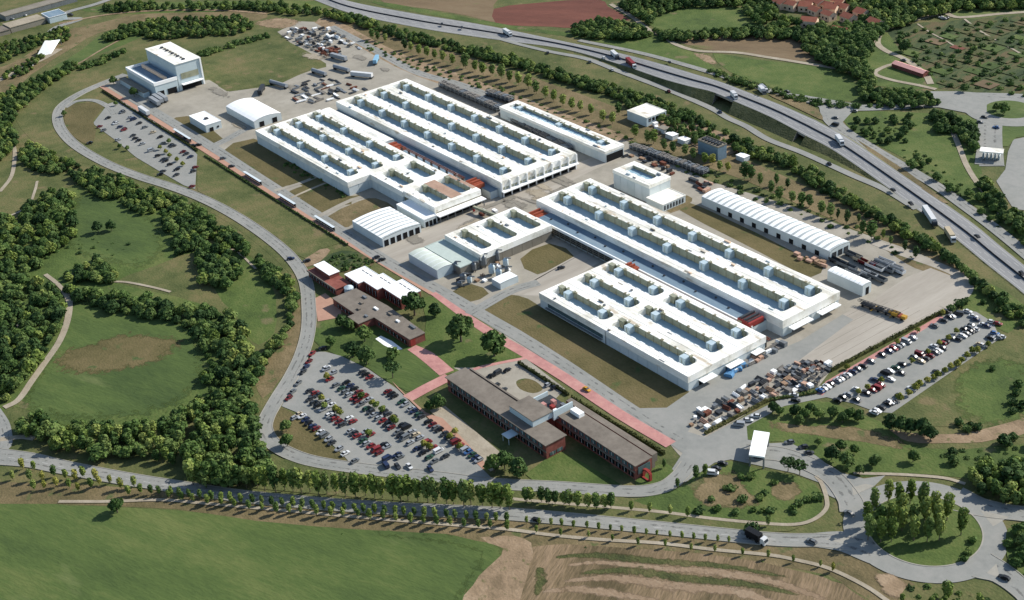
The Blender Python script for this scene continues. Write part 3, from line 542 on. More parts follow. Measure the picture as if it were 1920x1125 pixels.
ribbon('approach_road', M_ASPH, 'wide road from the upper roundabout to the toll plaza', [(1858, 222), (1856, 245), (1856, 270), (1855, 310)], [13, 13, 13, 15], n=5)
ribbon('approach_road', M_ASPH, 'road leaving the upper roundabout to the right', [(1790, 180), (1850, 180), (1960, 184)], 9, n=4)
RC2 = (28.0, 340.5)
patch('roundabout', M_ASPH, 'upper roundabout beyond the motorway', [(RC2[0] + 25 * math.cos(2 * math.pi * k / 48), RC2[1] + 25 * math.sin(2 * math.pi * k / 48)) for k in range(48)], world=True)
patch('roundabout_island', M_LUSH, 'bright green centre of the upper roundabout', [(RC2[0] + 13.5 * math.cos(2 * math.pi * k / 48), RC2[1] + 13.5 * math.sin(2 * math.pi * k / 48)) for k in range(48)], world=True)
ribbon('service_road', M_ASPH, 'narrow service road beside the motorway', [(900, 62), (960, 80), (1030, 97), (1100, 111), (1160, 134), (1250, 168), (1330, 202), (1365, 222), (1400, 238), (1440, 262), (1500, 285), (1545, 305), (1600, 330), (1660, 356), (1720, 392)], [3, 4.5, 4.5, 4.5, 4.5, 5], n=6)
patch('junction', M_ASPH, 'triangular asphalt apron where the slip roads part', [(1500, 178), (1620, 198), (1600, 208), (1575, 235), (1556, 235), (1548, 215), (1530, 196)], 0)
patch('junction', M_ASPH, 'broad asphalt apron left of the upper roundabout', [(1745, 172), (1800, 172), (1850, 176), (1850, 232), (1810, 212), (1760, 202), (1700, 203), (1700, 194), (1740, 190)], 0)
patch('meadow', M_DRY, 'dry grass tongue between slip road and motorway', [(1440, 178), (1475, 180), (1508, 191), (1535, 208), (1543, 226), (1520, 216), (1470, 192)], 2)
patch('meadow', M_DRY, 'long dry wedge between motorway and its joining slip road', [(1606, 262), (1640, 283), (1700, 322), (1780, 382), (1768, 381), (1700, 336), (1640, 294)], 0)
GPL = bpy.data.objects['garden_plots']; zb_ = ZL[0]; gcol = [M_PLOT, M_PLOT, M_GREEN, M_BROWN, M_SCRUB, M_SCRUB, M_LUSH, M_PLOT, M_RED]
gx0, gy0 = G(1662, 78); 
for i_ in range(13):
    for j_ in range(16):
        cx_, cy_ = -72 + i_ * 17.0, 350 + j_ * 13.5; px_, py_ = PX(cx_, cy_)
        if not inside_px((px_, py_), [(1668, 62), (1780, 45), (1940, 34), (1940, 172), (1850, 170), (1765, 158), (1725, 125), (1695, 95)]): continue
        w_, d_ = rnd.uniform(9, 15), rnd.uniform(4, 11); zq = zb_ + .02
        MB().box(cx_ - w_ / 2, cx_ + w_ / 2, cy_ - d_ / 2, cy_ + d_ / 2, zq, zq + rnd.uniform(.1, .3)).build('bed', rnd.choice(gcol), GPL, origin=(0, 0, 0))
# ------------------------------------------------------------------ motorway on its embankment
NE = [(430, -60), (560, -12), (655, 24), (780, 51), (880, 67), (960, 78), (1060, 92), (1160, 120), (1240, 147), (1290, 161), (1335, 172), (1375, 189), (1440, 217), (1490, 243), (1510, 254), (1565, 283), (1665, 352), (1780, 438), (1850, 495), (1925, 555), (2020, 640)]
FE = [(520, -60), (600, -20), (655, 2), (780, 26), (880, 42), (960, 57), (1060, 78), (1160, 99), (1240, 120), (1300, 138), (1350, 153), (1395, 170), (1460, 195), (1515, 219), (1540, 231), (1600, 265), (1700, 333), (1815, 412), (1880, 465), (1950, 522), (2050, 610)]
HZ = [.3, .3, .3, .3, .3, .3, .5, 1.5, 3.0, 4.2, 5, 5.2, 5, 4.2, 3.8, 2.5, .5, .3, .3, .3, .3]
n_ = [np.array([*G(*p, z), z]) for p, z in zip(NE, HZ)]; f_ = [np.array([*G(*p, z), z]) for p, z in zip(FE, HZ)]
def sm3(a): return smooth_open(a, 6)
n_, f_ = sm3(n_), sm3(f_)
mw = thing('motorway', 'busy motorway crossing the upper right of the view', 'motorway'); mw['kind'] = 'structure'
md = MB()
for i in range(len(n_) - 1): md.poly([n_[i], n_[i + 1], f_[i + 1], f_[i]])
md.build('carriageway', M_ASPHD, mw)
def strip(t0, t1, dz, name, m, on=None, off=None, gaps=()):
    sb = MB(); acc = 0
    for i in range(len(n_) - 1):
        a0, a1 = n_[i] + (f_[i] - n_[i]) * t0, n_[i] + (f_[i] - n_[i]) * t1
        b0, b1 = n_[i + 1] + (f_[i + 1] - n_[i + 1]) * t0, n_[i + 1] + (f_[i + 1] - n_[i + 1]) * t1
        Lg = np.linalg.norm(b0 - a0); up = np.array([0, 0, dz])
        if on is None: sb.poly([a0 + up, b0 + up, b1 + up, a1 + up])
        else:
            s = 0.0
            while s < Lg:
                ph = (acc + s) % (on + off)
                if ph < on:
                    e = min(Lg, s + on - ph); u0, u1 = s / Lg, e / Lg
                    sb.poly([a0 + (b0 - a0) * u0 + up, a0 + (b0 - a0) * u1 + up, a1 + (b1 - a1) * u1 + up, a1 + (b1 - a1) * u0 + up]); s = e
                else: s += on + off - ph
            acc += Lg
    return sb.build(name, m, mw)
strip(.08, .095, .012, 'edge_line', M_LINE); strip(.905, .92, .012, 'edge_line', M_LINE)
strip(.44, .455, .012, 'edge_line', M_LINE); strip(.545, .56, .012, 'edge_line', M_LINE)
for t in (.20, .32, .68, .80): strip(t, t + .012, .012, 'lane_marking', M_LINE, 4, 6)
strip(.47, .53, .014, 'median', M_STEEL)
bb = MB()
for i in range(len(n_) - 1):
    a, b_ = n_[i] + (f_[i] - n_[i]) * .495, n_[i + 1] + (f_[i + 1] - n_[i + 1]) * .495
    a2, b2 = n_[i] + (f_[i] - n_[i]) * .51, n_[i + 1] + (f_[i + 1] - n_[i + 1]) * .505; u = np.array([0, 0, .8])
    bb.poly([a, b_, b_ + u, a + u]).poly([b2, a2, a2 + u, b2 + u]).poly([a + u, b_ + u, b2 + u, a2 + u])
bb.build('median_barrier', M_DARKLINE, mw)
def sgap(i):  # the two underpasses
    t = i / 6.0
    return 10.15 < t < 11.0 or 13.05 < t < 13.9
eb = MB(); wb_ = MB(); ab = MB()
for i in range(len(n_) - 1):
    for E_, D_, s in ((n_, f_, 1), (f_, n_, -1)):
        a, b_ = E_[i], E_[i + 1]
        oa, ob = (a - D_[i]), (b_ - D_[i + 1]); oa[2] = ob[2] = 0; oa /= np.linalg.norm(oa); ob /= np.linalg.norm(ob)
        if sgap(i):
            ia, ib = a - oa * 7, b_ - ob * 7
            q = [a, b_, np.array([*b_[:2], b_[2] - 1.3]), np.array([*a[:2], a[2] - 1.3])]
            ab.poly(q if s == 1 else q[::-1])
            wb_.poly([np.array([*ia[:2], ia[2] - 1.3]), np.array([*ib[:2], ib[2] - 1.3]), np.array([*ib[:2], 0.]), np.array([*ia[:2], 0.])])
        else:
            fa, fb = a + oa * (a[2] * 1.5 + .5), b_ + ob * (b_[2] * 1.5 + .5); fa[2] = fb[2] = 0.0
            q = [a, b_, fb, fa]; eb.poly(q if s == -1 else q[::-1])
            if sgap(i - 1) or sgap(i + 1):
                e = a if sgap(i - 1) else b_; o_ = oa if sgap(i - 1) else ob
                fo = e + o_ * (e[2] * 1.5 + .5); fo[2] = 0; ii = e - o_ * 7
                ab.poly([e, fo, np.array([*ii[:2], 0]), ii])
eb.build('embankment', mat('embankment_grass', [C(64, 70, 40), C(92, 92, 58), C(108, 106, 72)], (10, 3, 1), bump=.8, contrast=2.2), mw)
ab.build('bridge_parapet', M_CONC, mw); wb_.build('underpass_shade', M_DARKOP, mw)  # near-black sheets set back under the bridges stand in for their shade
for k_ in range(34):
    sx_, sy_ = rnd.choice([(rnd.uniform(-380, -270), rnd.uniform(-14, 90)), (rnd.uniform(-88, -66), rnd.uniform(-10, 120)), (rnd.uniform(-420, -270), rnd.uniform(40, 190))])
    L2 = rnd.uniform(3, 13); w2_ = rnd.uniform(1.5, 5); a2_ = rnd.choice([0, math.pi / 2, .2])
    if not inside_px(PX(sx_, sy_), YARD_PX): continue
    st_ = patch('stain', rnd.choice([M_STAIN, M_STAIN, M_PALE]), '', [(sx_ + L2 * math.cos(t) * math.cos(a2_) - w2_ * math.sin(t) * math.sin(a2_), sy_ + L2 * math.cos(t) * math.sin(a2_) + w2_ * math.sin(t) * math.cos(a2_)) for t in [2 * math.pi * q / 10 for q in range(10)]], world=True, soft=.9); st_.parent = bpy.data.objects['factory_yard']; [st_.__delitem__(k2) for k2 in ('category', 'kind') if k2 in st_]
# ------------------------------------------------------------------ factory halls
PANEL = {}
def panel_mesh(w, h, key):
    k = (round(w, 2), round(h, 2), key)
    if k not in PANEL:
        m_ = {'white': M_WALL, 'stone': M_STONE, 'olive': M_OLIVEW, 'cream': M_CREAM}[key]
        PANEL[k] = MB().box(0.09, w - 0.09, -0.18, 0, 0, h).mesh('wall_panel', m_)
    return PANEL[k]
def panels(root, X0, X1, Y0, Y1, z0, h, key='white', sides='SNEW', pw=6.0, skip=()):
    """rows of wall panels; each panel an object that shares its mesh"""
    o = root.location
    for s in sides:
        L_ = (X1 - X0) if s in 'SN' else (Y1 - Y0)
        n = max(1, round(L_ / pw)); w = L_ / n; me = panel_mesh(w, h - z0, key)
        for k in range(n):
            if (s, k) in skip: continue
            if s == 'S': loc, rz = (X0 + k * w, Y0, z0), 0
            elif s == 'N': loc, rz = (X1 - k * w, Y1, z0), math.pi
            elif s == 'E': loc, rz = (X1, Y0 + k * w, z0), math.pi / 2
            else: loc, rz = (X0, Y1 - k * w, z0), -math.pi / 2
            place('wall_panel', me, (loc[0] - o.x, loc[1] - o.y, loc[2]), rz, root)
def fillet(mb, cx, cy, sx, sy, r, z0, z1, m=0, n=6):
    """fills the corner (cx,cy) of a hole; the hole lies towards (sx,sy)"""
    pts = [(cx, cy)]
    for k in range(n + 1):
        a = math.pi / 2 * k / n
        pts.append((cx + sx * r * (1 - math.sin(a)), cy + sy * r * (1 - math.cos(a))))
    mb.prism(pts, z0, z1, m)
def hall(label, X0, X1, Y0, Y1, h, rows, depth=3.2, key='white', roofm=None, step=23.0, sides='SNEW', end_r=2.6, skip=(), hoods=True, boxes=True, deckm=None, over=0.35):
    """rows: list of (y0, y1, [(x0, x1), ...]) sunken skylight troughs"""
    roofm = roofm or M_CREAM
    t = thing('factory_hall', label, 'factory hall', (X0, Y0, 0))
    rows = [(a_ - .4, b2_ + .4, xs_) for a_, b2_, xs_ in rows]
    core = MB().box(X0, X1, Y0, Y1, 0, h - depth - .02)
    core.build('wall', {'white': M_WALL, 'stone': M_STONE, 'olive': M_OLIVEW}[key], t)
    MB().box(X0 + .2, X1 - .2, Y0 + .2, Y1 - .2, h - depth - .02, h - depth).build('roof_deck', deckm or M_DECK, t)
    panels(t, X0, X1, Y0, Y1, 0.0, h - .5, key, sides, skip=skip)
    e = over; ys = [Y0 - e]
    bands = []
    for y0, y1, xs in rows: bands.append((ys[-1], y0)); ys.append(y1)
    bands.append((ys[-1], Y1 + e))
    zb = h - depth
    for i, (a, b_) in enumerate(bands):
        rb = MB().box(X0 - e, X1 + e, a, b_, zb - (.0), h, 0)
        if i == 0: pass
        # slight standing seam along the middle of the beam
        if b_ - a > 3: rb.box(X0 + 1, X1 - 1, (a + b_) / 2 - .35, (a + b_) / 2 + .35, h, h + .10)
        sm_ = MB(); x = X0 + 3
        while x < X1 - 1:
            sm_.box(x, x + .14, a + .1, b_ - .1, h - .02, h + .045 + (.03 if b_ - a > 3 else 0)); x += 6.1
        if sm_.f: sm_.build('roof_seam', M_WALL, t)['kind'] = 'stuff'
        if rnd.random() < 1:   # odd hatches, pipes and patched sheets
            for _ in range(max(2, int((X1 - X0) / 26))):
                xx = rnd.uniform(X0 + 3, X1 - 6); yy = rnd.uniform(a + .3, max(a + .35, b_ - 1.4))
                MB().box(xx, xx + rnd.uniform(.7, 3.6), yy, yy + rnd.uniform(.5, 1.1), h + .001, h + rnd.choice([.06, .06, .5, .8])).build('roof_fitting', rnd.choice([M_STEEL, M_STONE, M_WALL, M_PEACHW]), t)
        # toothed coping where the beam meets a trough
        tb = MB()
        if i > 0:      # far edge of the row before: olive toothed top (camera side faces trough)
            y = a
            for x0, x1 in rows[i - 1][2]:
                k = 0; x = x0 + 2
                while x < x1 - 3.2:
                    if k % 2 == 0: tb.box(x, x + 1.5, y - .12, y + .5, h - .05, h + .12)
                    x += 2.6; k += 1
        if i < len(rows):
            y = b_
            for x0, x1 in rows[i][2]:
                k = 0; x = x0 + 2
                while x < x1 - 3.2:
                    if k % 2 == 0: tb.box(x, x + 2.7, y - .25, y + .3, h - .45, h + .10)
                    x += 2.9; k += 1
        ro = rb.build('roof_beam', roofm, t)
        if tb.f: tb.build('coping', M_WHITE, ro, origin=tuple(t.location))['kind'] = 'stuff'
    for y0, y1, xs in rows:
        cuts = [X0 - e] + [v for p in xs for v in p] + [X1 + e]
        for k in range(0, len(cuts), 2):
            a, b_ = cuts[k], cuts[k + 1]
            cb = MB().box(a, b_, y0, y1, zb, h - .006)
            if k > 0:          # rounded ends of the troughs
                fillet(cb, a, y0, -1, 1, end_r, zb, h - .012); fillet(cb, a, y1, -1, -1, end_r * .9, zb, h - .012)
            if k < len(cuts) - 2:
                fillet(cb, b_, y0, 1, 1, end_r * .5, zb, h - .012)
            cb.build('cross_beam', roofm, t)
        for x0, x1 in xs:
            g = MB(); n = max(2, round((x1 - x0 - end_r) / 5.2)); w = (x1 - end_r - x0) / n
            for k in range(n): g.box(x0 + k * w + .12, x0 + (k + 1) * w - .12, y1 - .22, y1 - .02, zb + .15, h - .10, 0)
            for k in range(n + 1): g.box(x0 + k * w - .12, x0 + k * w + .12, y1 - .34, y1 - .04, zb, h - .05, 1)
            k = 0; xq = x0 + 9
            while xq < x1 - 7:
                g.box(xq, xq + rnd.uniform(.8, 1.3), y1 - .6, y1 + rnd.uniform(.3, .7), h - .4, h + rnd.uniform(.2, .5), 1); xq += rnd.uniform(6.5, 9.5)
            g.build('clerestory_glazing', [M_OLIVEG, M_OLIVEW], t)
            if boxes:
                nb = max(1, round((x1 - x0) / step)); L_ = x1 - x0
                for k in range(nb):
                    cx = x0 + 4.5 + (L_ - 9 - 4) * (k / max(1, nb - 1)) if nb > 1 else x0 + L_ * .45
                    vb = MB().box(cx, cx + 3.4, y1 - 3.4, y1 - .1, zb, h - .12); vb.box(cx + 1.5, cx + 1.75, y1 - 3.48, y1 - 3.4, zb + .3, h - .5, 1)
                    vb.box(cx - 1.0, cx - .1, y1 - .9, y1 + .7, h - .5, h + .5, 1).box(cx + 3.5, cx + 4.4, y1 - .9, y1 + .7, h - .5, h + .5, 1)
                    vb.build('roof_ventilator', [M_VENT, M_OLIVEG], t)
            if hoods:
                MB().box(x0 - .8, x0 + 2.4, y1 - 2.2, y1 + .2, zb, h + .35).build('roof_hood', M_OLIVEG, t)
    return t
def beam(root, name, m, x0, x1, y0, y1, z0, z1):
    return MB().box(x0, x1, y0, y1, z0, z1).build(name, m, root)
# --- big hall beside the loading yard
big = hall('largest white hall with two long roof troughs beside the slab loading yard', -61.3, 108.5, 64.6, 100.6, 8.4, [(69.6, 79.4, [(-59.0, 103.6)]), (87.2, 96.2, [(-59.0, 103.6)])], depth=4.0, skip={('E', 1), ('E', 2), ('E', 4), ('E', 5)})
for y0, y1 in ((67.5, 80.5), (85.5, 98.5)):
    w = MB().box(108.45, 108.6, y0, y1, 3.9, 7.2)
    w.build('window_band', M_OLIVEG, big)
    fb = MB()
    for k in range(7): fb.box(108.6, 108.75, y0 + k * (y1 - y0) / 6 - .12, y0 + k * (y1 - y0) / 6 + .12, 3.8, 7.3)
    fb.box(108.6, 108.72, y0, y1, 5.5, 5.65); fb.build('window_frame', M_WHITE, big)
    beam(big, 'canopy', M_WHITE, 108.6, 111.8, y0 + .5, y1 + .2, 3.3, 3.7)
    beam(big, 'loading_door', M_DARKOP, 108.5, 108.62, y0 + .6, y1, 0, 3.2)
lean = thing('side_aisle', 'low blue grey roofed aisle along the front of the largest hall', 'building', (-50, 54.6, 0))
MB().box(-50, 99.5, 55.2, 64.3, 0, 5.0).build('wall', M_WALL, lean)
MB().box(-50, 99.5, 55.2, 64.2, 5.0, 5.12).build('roof', M_SLATE, lean)
MB().box(-50.4, 99.8, 54.6, 55.2, 4.3, 5.7).build('parapet', M_WHITE, lean)
for k in range(14):
    MB().box(-44 + k * 10.4, -43.2 + k * 10.4, 59 + (k % 2) * 2.5, 59.8 + (k % 2) * 2.5, 5.12, 5.75).build('roof_vent', M_DSTEEL, lean)
for z in (1.6, 2.6, 3.6): MB().bar((-44, 54.2, z), (12, 54.2, z), .22).build('rail', M_STONE, lean)
MB().box(-44, 12, 55.0, 55.19, .6, 4.2).build('window_band', M_DGLASS, lean)
for k in range(14): MB().box(-44 + k * 4.3, -43.8 + k * 4.3, 54.1, 54.4, 0, 4.3).build('post', M_STONE, lean)
# --- lower hall
TRX = [(16.6, 53.4), (58.2, 105.6)]
low = hall('white hall with six short roof troughs nearest the office lawn', 14.3, 111.0, 5.8, 50.9, 7.4, [(10.4, 17.0, TRX), (25.4, 32.7, TRX), (40.4, 47.6, TRX)], step=21, skip={('E', 1), ('E', 3), ('E', 4), ('E', 6)})
for y0, y1 in ((11.5, 19.5), (27.0, 35.0), (42.0, 47.5)):
    beam(low, 'window_band', M_OLIVEG, 111.05, 111.2, y0, y1 - 1.5, 3.8, 5.8)
    beam(low, 'canopy', M_WHITE, 111.2, 114.4, y0, y1, 2.9, 3.2)
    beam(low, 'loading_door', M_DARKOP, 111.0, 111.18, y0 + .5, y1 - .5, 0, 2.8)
beam(low, 'window_band', M_GLASS, 20, 58, 5.5, 5.63, 2.2, 4.4); beam(low, 'balcony', M_STEEL, 19, 58, 4.4, 5.6, 1.6, 1.9)
beam(low, 'drain_pipe', M_STEEL, 60, 60.2, 5.3, 5.6, 0, 6.8)
# --- upper hall
up = hall('widest white hall with three long troughs and nine framed end windows', -258.0, -91.0, 63.4, 115.3, 9.5, [(67.6, 76.6, [(-255.0, -97.0)]), (85.0, 93.8, [(-255.0, -97.0)]), (102.0, 110.6, [(-255.0, -97.0)])], depth=3.8, step=24, sides='SNW')
fw = MB()
n9 = 9; w9 = (115.3 - 63.4) / n9
for k in range(n9):
    MB().box(-90.9, -90.7, 63.4 + k * w9 + .7, 63.4 + (k + 1) * w9 - .7, 4.4, 8.3).build('window', M_OLIVEG, up)
    MB().box(-90.7, -90.6, 63.4 + (k + .5) * w9 - .1, 63.4 + (k + .5) * w9 + .1, 4.4, 8.3).build('mullion', M_WHITE, up)
for k in range(n9 + 1): MB().box(-91.0, -89.7, 63.4 + k * w9 - .3, 63.4 + k * w9 + .3, 3.9, 9.0).build('fin', M_WHITE, up)
beam(up, 'canopy', M_WHITE, -91, -88.2, 63.2, 115.6, 3.5, 4.0)
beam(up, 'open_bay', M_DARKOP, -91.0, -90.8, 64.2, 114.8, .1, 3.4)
for k in range(n9 + 1): MB().box(-90.4, -89.8, 64 + k * 5.6, 64.5 + k * 5.6, 0, 3.5).build('column', M_WHITE, up)
# --- upper left group
ul = hall('white hall with three parallel troughs beside the west lawn', -257.0, -153.3, 6.3, 50.4, 8.3, [(10.2, 17.4, [(-255, -159)]), (25.2, 32.4, [(-255, -157)]), (39.4, 46.6, [(-255, -157)])], step=23)
um = hall('small white hall block with two short troughs stepped back from the lawn', -153.2, -121.6, 20.9, 50.3, 8.28, [(25.3, 32.6, [(-149.5, -126.8)]), (39.4, 47.0, [(-149.5, -126.8)])], step=60, sides='SNE', boxes=False)
ue = hall('olive clad hall block with pinkish roof beside the cross road', -121.5, -93.2, 21.9, 51.3, 8.32, [(26.6, 33.8, [(-119.0, -97.0)]), (41.4, 48.8, [(-119.5, -97.0)])], step=60, key='olive', boxes=False)
beam(ue, 'roof_patch', mat('pinkish_roof_felt', [C(150, 122, 104), C(176, 148, 128)], (6, 2, .5), contrast=1.8), -120.8, -95.4, 34.2, 41.2, 8.42, 8.50)
MB().box(-120.8, -97, 49.2, 51.4, 8.33, 8.46).build('roof_patch', MATS['pinkish_roof_felt'], ue)
beam(ue, 'canopy', M_WHITE, -93.2, -88.6, 21.5, 51.8, 3.9, 4.4)
for k in range(7): MB().box(-90.0, -89.6, 22.5 + k * 4.7, 22.9 + k * 4.7, 0, 3.9).build('column', M_STEEL, ue)
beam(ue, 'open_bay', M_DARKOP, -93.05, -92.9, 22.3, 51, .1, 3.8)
def simple_building(name, label, X0, X1, Y0, Y1, h, wallm, roofm, parapet=.35, cat='building', over=.15):
    t = thing(name, label, cat, (X0, Y0, 0))
    MB().box(X0, X1, Y0, Y1, 0, h - .25).build('wall', wallm, t)
    MB().box(X0 - over, X1 + over, Y0 - over, Y1 + over, h - .25, h).build('roof', roofm, t)
    if parapet:
        pb = MB(); q = .3
        pb.box(X0 - over, X1 + over, Y0 - over, Y0 - over + q, h, h + parapet).box(X0 - over, X1 + over, Y1 + over - q, Y1 + over, h, h + parapet)
        pb.box(X0 - over, X0 - over + q, Y0 - over + q, Y1 + over - q, h, h + parapet - .004).box(X1 + over - q, X1 + over, Y0 - over + q, Y1 + over - q, h, h + parapet - .004)
        pb.build('parapet', roofm if roofm is not M_SLATE else M_WHITE, t)
    return t
an2 = simple_building('annex', 'low white annex squeezed between olive block and ribbed shed', -116.8, -91.2, 13.5, 21.6, 4.6, M_WALL, M_WHITE)
for k in range(3): beam(an2, 'door', M_DARKOP, -91.2, -91.1, 14.2 + k * 2.4, 16.0 + k * 2.4, 0, 3.0)
def ribbed(name, label, X0, X1, Y0, Y1, h, rise, ribs, wallm=None, roofm=None, along='Y', seam=None, cat='building', gw=.5):
    """shallow arched roof; profile runs along `along`, ribs cross it"""
    t = thing(name, label, cat, (X0, Y0, 0)); n = 8
    wallm = wallm or M_WALL; roofm = roofm or M_WHITE
    MB().box(X0, X1, Y0, Y1, 0, h - rise).build('wall', wallm, t)
    L_ = (Y1 - Y0) if along == 'Y' else (X1 - X0); W_ = (X1 - X0) if along == 'Y' else (Y1 - Y0)
    w = W_ / ribs
    def pt(u, c, dz=0):
        z = h - rise + rise * (1 - (2 * u - 1) ** 2) + dz
        return (X0 + c, Y0 + u * L_, z) if along == 'Y' else (X0 + u * L_, Y0 + c, z)
    for r in range(ribs):
        b_ = MB()
        for k in range(n):
            u0, u1 = k / n, (k + 1) / n
            q = [pt(u0, r * w, .02), pt(u0, (r + 1) * w - gw, .02), pt(u1, (r + 1) * w - gw, .02), pt(u1, r * w, .02)]
            b_.poly(q if along == 'Y' else q[::-1])
            q = [pt(u0, (r + 1) * w - gw, .02), pt(u0, (r + 1) * w, -.22), pt(u1, (r + 1) * w, -.22), pt(u1, (r + 1) * w - gw, .02)]
            b_.poly(q if along == 'Y' else q[::-1], 1)
            q = [pt(u0, (r + 1) * w, -.22), pt(u0, (r + 1) * w, .02), pt(u1, (r + 1) * w, .02), pt(u1, (r + 1) * w, -.22)]
            b_.poly(q, 1)
        b_.build('roof_sheet', [roofm, seam or M_STEEL], t)
    gb = MB()
    for c in (0, W_):
        for k in range(n):
            u0, u1 = k / n, (k + 1) / n; a, b2 = pt(u0, c), pt(u1, c)
            gb.poly([(a[0], a[1], h - rise), (b2[0], b2[1], h - rise), b2, a])
    gb.build('gable', wallm, t)
    return t
sh = ribbed('ribbed_shed', 'white ribbed roof shed with dark doors beside the red footpath', -117.0, -88.2, -14.0, 9.3, 5.8, .9, 8, along='Y', gw=1.3, seam=M_GREYSEAM)
for k in range(6): beam(sh, 'door', M_DARKOP, -88.2, -88.1, -13.2 + k * 3.8, -10.6 + k * 3.8, 0, 3.6)
wr = ribbed('flat_shed', 'long pale ribbed roof between the two upper halls', -257, -185.2, 51.2, 57.6, 8.0, .4, 24, along='Y', roofm=M_CREAM, seam=M_WALL)
sl = simple_building('low_shed', 'low blue grey roofed passage beside the widest hall', -257, -93.5, 58.0, 63.0, 4.6, M_WALL, M_SLATE, parapet=0)
sl2 = simple_building('low_shed', 'short blue grey roof strip ending at the orange machinery', -185, -122, 51.6, 57.8, 5.6, M_WALL, M_SLATE, parapet=.3)
an = hall('narrow white annex with one long trough behind the widest hall', -181.0, -84.6, 131.4, 144.8, 7.0, [(135.4, 140.8, [(-178, -90.5)])], depth=1.6, step=26, hoods=False, end_r=1.2)
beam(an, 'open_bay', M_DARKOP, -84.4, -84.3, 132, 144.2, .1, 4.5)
mid = hall('stone clad hall with three short troughs beside the courtyard lawn', -64.0, -34.6, 8.2, 52.0, 7.8, [(12.0, 18.3, [(-61.5, -38.2)]), (27.0, 34.3, [(-61.5, -38.2)]), (41.8, 49.2, [(-61.5, -38.2)])], step=90, key='stone', boxes=False)
blk = hall('tall white block with a single roof trough beyond the cross road', -57.5, -29.6, 113.8, 128.6, 10.4, [(118.2, 124.6, [(-54, -34.5)])], depth=1.8, boxes=False, hoods=False)
bl2 = simple_building('annex', 'low white annex with slatted end attached to the tall block', -29.4, -17.0, 111.5, 127.5, 4.2, M_WALL, M_CREAM, parapet=.2)
for k in range(7): beam(bl2, 'slat', M_DARKOP, -17.0, -16.85, 112.5 + k * 2.1, 113.4 + k * 2.1, .8, 3.2)
lg = ribbed('ribbed_shed', 'very long white ribbed shed behind the largest hall', -9.0, 77.0, 131.3, 145.2, 5.8, .9, 22, along='Y', gw=1.4, seam=M_GREYSEAM)
for k in range(9): beam(lg, 'door', M_DARKOP, 2 + k * 8.2, 4.6 + k * 8.2, 131.15, 131.3, 0, 2.6)
for k in range(3): beam(lg, 'gable_window', M_DSTEEL, 77.0, 77.12, 132.6 + k * 4.2, 135.6 + k * 4.2, .6, 3.6)
ct = ribbed('ribbed_shed', 'small white windowless shed by the container yard', 89.0, 109.6, 115.6, 121.4, 6.0, .5, 8, along='Y', roofm=M_WHITE, seam=M_WALL)
beam(ct, 'door', M_DARKOP, 109.6, 109.72, 117.8, 119.8, 0, 3.8)
ml = ribbed('flat_shed', 'grey roofed shed beside the beige cross road', -65.6, -41.0, -13.4, -4.0, 5.5, .7, 6, wallm=M_LBLUE, roofm=mat('dull_green_white_roof', [C(176, 184, 172), C(200, 206, 196)], (6, 2, .5)), seam=M_WALL)
mm = simple_building('low_shed', 'flat grey green roof below the stone clad hall', -65.8, -35.5, -3.6, 7.8, 4.8, M_STONE, mat('pale_green_roof', [C(160, 172, 164), C(182, 192, 184)], (6, 2, .5)), parapet=.25)
sw = ribbed('small_shed', 'small white shed among the silver plant machinery', -18.0, -11.2, 2.0, 12.6, 3.6, .2, 4, along='Y', seam=M_WALL)
# tall block at the west end
tw = thing('tall_block', 'tallest white block standing alone at the far west end', 'building', (-420.5, -4.2, 0))
MB().box(-420.5, -375.3, 12.4, 30.4, 0, 18.2).build('wall', M_LBLUE, tw)
MB().box(-420.9, -374.9, 12.0, 30.8, 18.2, 18.5).build('roof', M_CREAM, tw)
MB().box(-419.2, -375.3, -4.2, 12.0, 0, 8.6).build('low_wing', M_LBLUE, tw)
MB().box(-419.0, -375.6, -3.6, 11.9, 8.6, 8.72).build('low_roof', M_SLATE, tw)
MB().box(-419.6, -375.0, -4.6, -3.4, 8.2, 10.4).box(-375.9, -375.0, -3.4, 12, 8.2, 10.4).box(-419.6, -418.9, -3.4, 12, 8.2, 10.3).build('parapet', M_WHITE, tw)
MB().box(-415, -378, 5.0, 6.2, 8.72, 11.0).build('roof_fin', M_PEACHW, tw)
beam(tw, 'window_band', M_OLIVEG, -375.2, -375.05, 15, 27.5, 7.5, 11.5)
for y0, y1 in ((-3, 1.5), (4, 10.5), (14.5, 28.5)): beam(tw, 'loading_door', M_DARKOP, -375.2, -375.08, y0, y1, 0, 4.0)
beam(tw, 'canopy', M_WHITE, -375, -371.8, 14, 29, 4.4, 4.8)
MB().box(-375.3, -374.7, 29.6, 30.6, 0, 18.1).build('buttress', M_WHITE, tw)
for k in range(9):
    MB().box(-414 + k * 4.1, -412 + k * 4.1, 20.0 + (k % 2) * .8, 21.8, 18.5, 19.3).build('roof_unit', M_STONE if k % 2 else M_DSTEEL, tw)
lw = simple_building('low_shed', 'low white walled compound below the tallest block', -420, -382, -10.2, -6.0, 3.6, M_LBLUE, M_STONE, parapet=.3)
w1 = simple_building('workshop', 'square white workshop with a flat roof near the red footpath', -317.8, -295.6, -8.4, 2.2, 5.0, M_WALL, M_WHITE, parapet=.15)
beam(w1, 'roof_unit', M_DSTEEL, -306, -303.5, -4, -2, 5.0, 5.8); beam(w1, 'door', M_DARKOP, -295.5, -295.4, -6, -3.5, 0, 2.6); beam(w1, 'window', M_DGLASS, -295.5, -295.4, -1, .4, 1.2, 2.4)
w2 = ribbed('warehouse', 'white arched warehouse between workshop and first hall', -315.6, -278.6, 16.0, 35.0, 6.3, 1.6, 6, along='Y', seam=M_WHITE)
for y in (19.5, 28.5): beam(w2, 'door', M_DARKOP, -278.6, -278.45, y, y + 3.2, 0, 3.4)
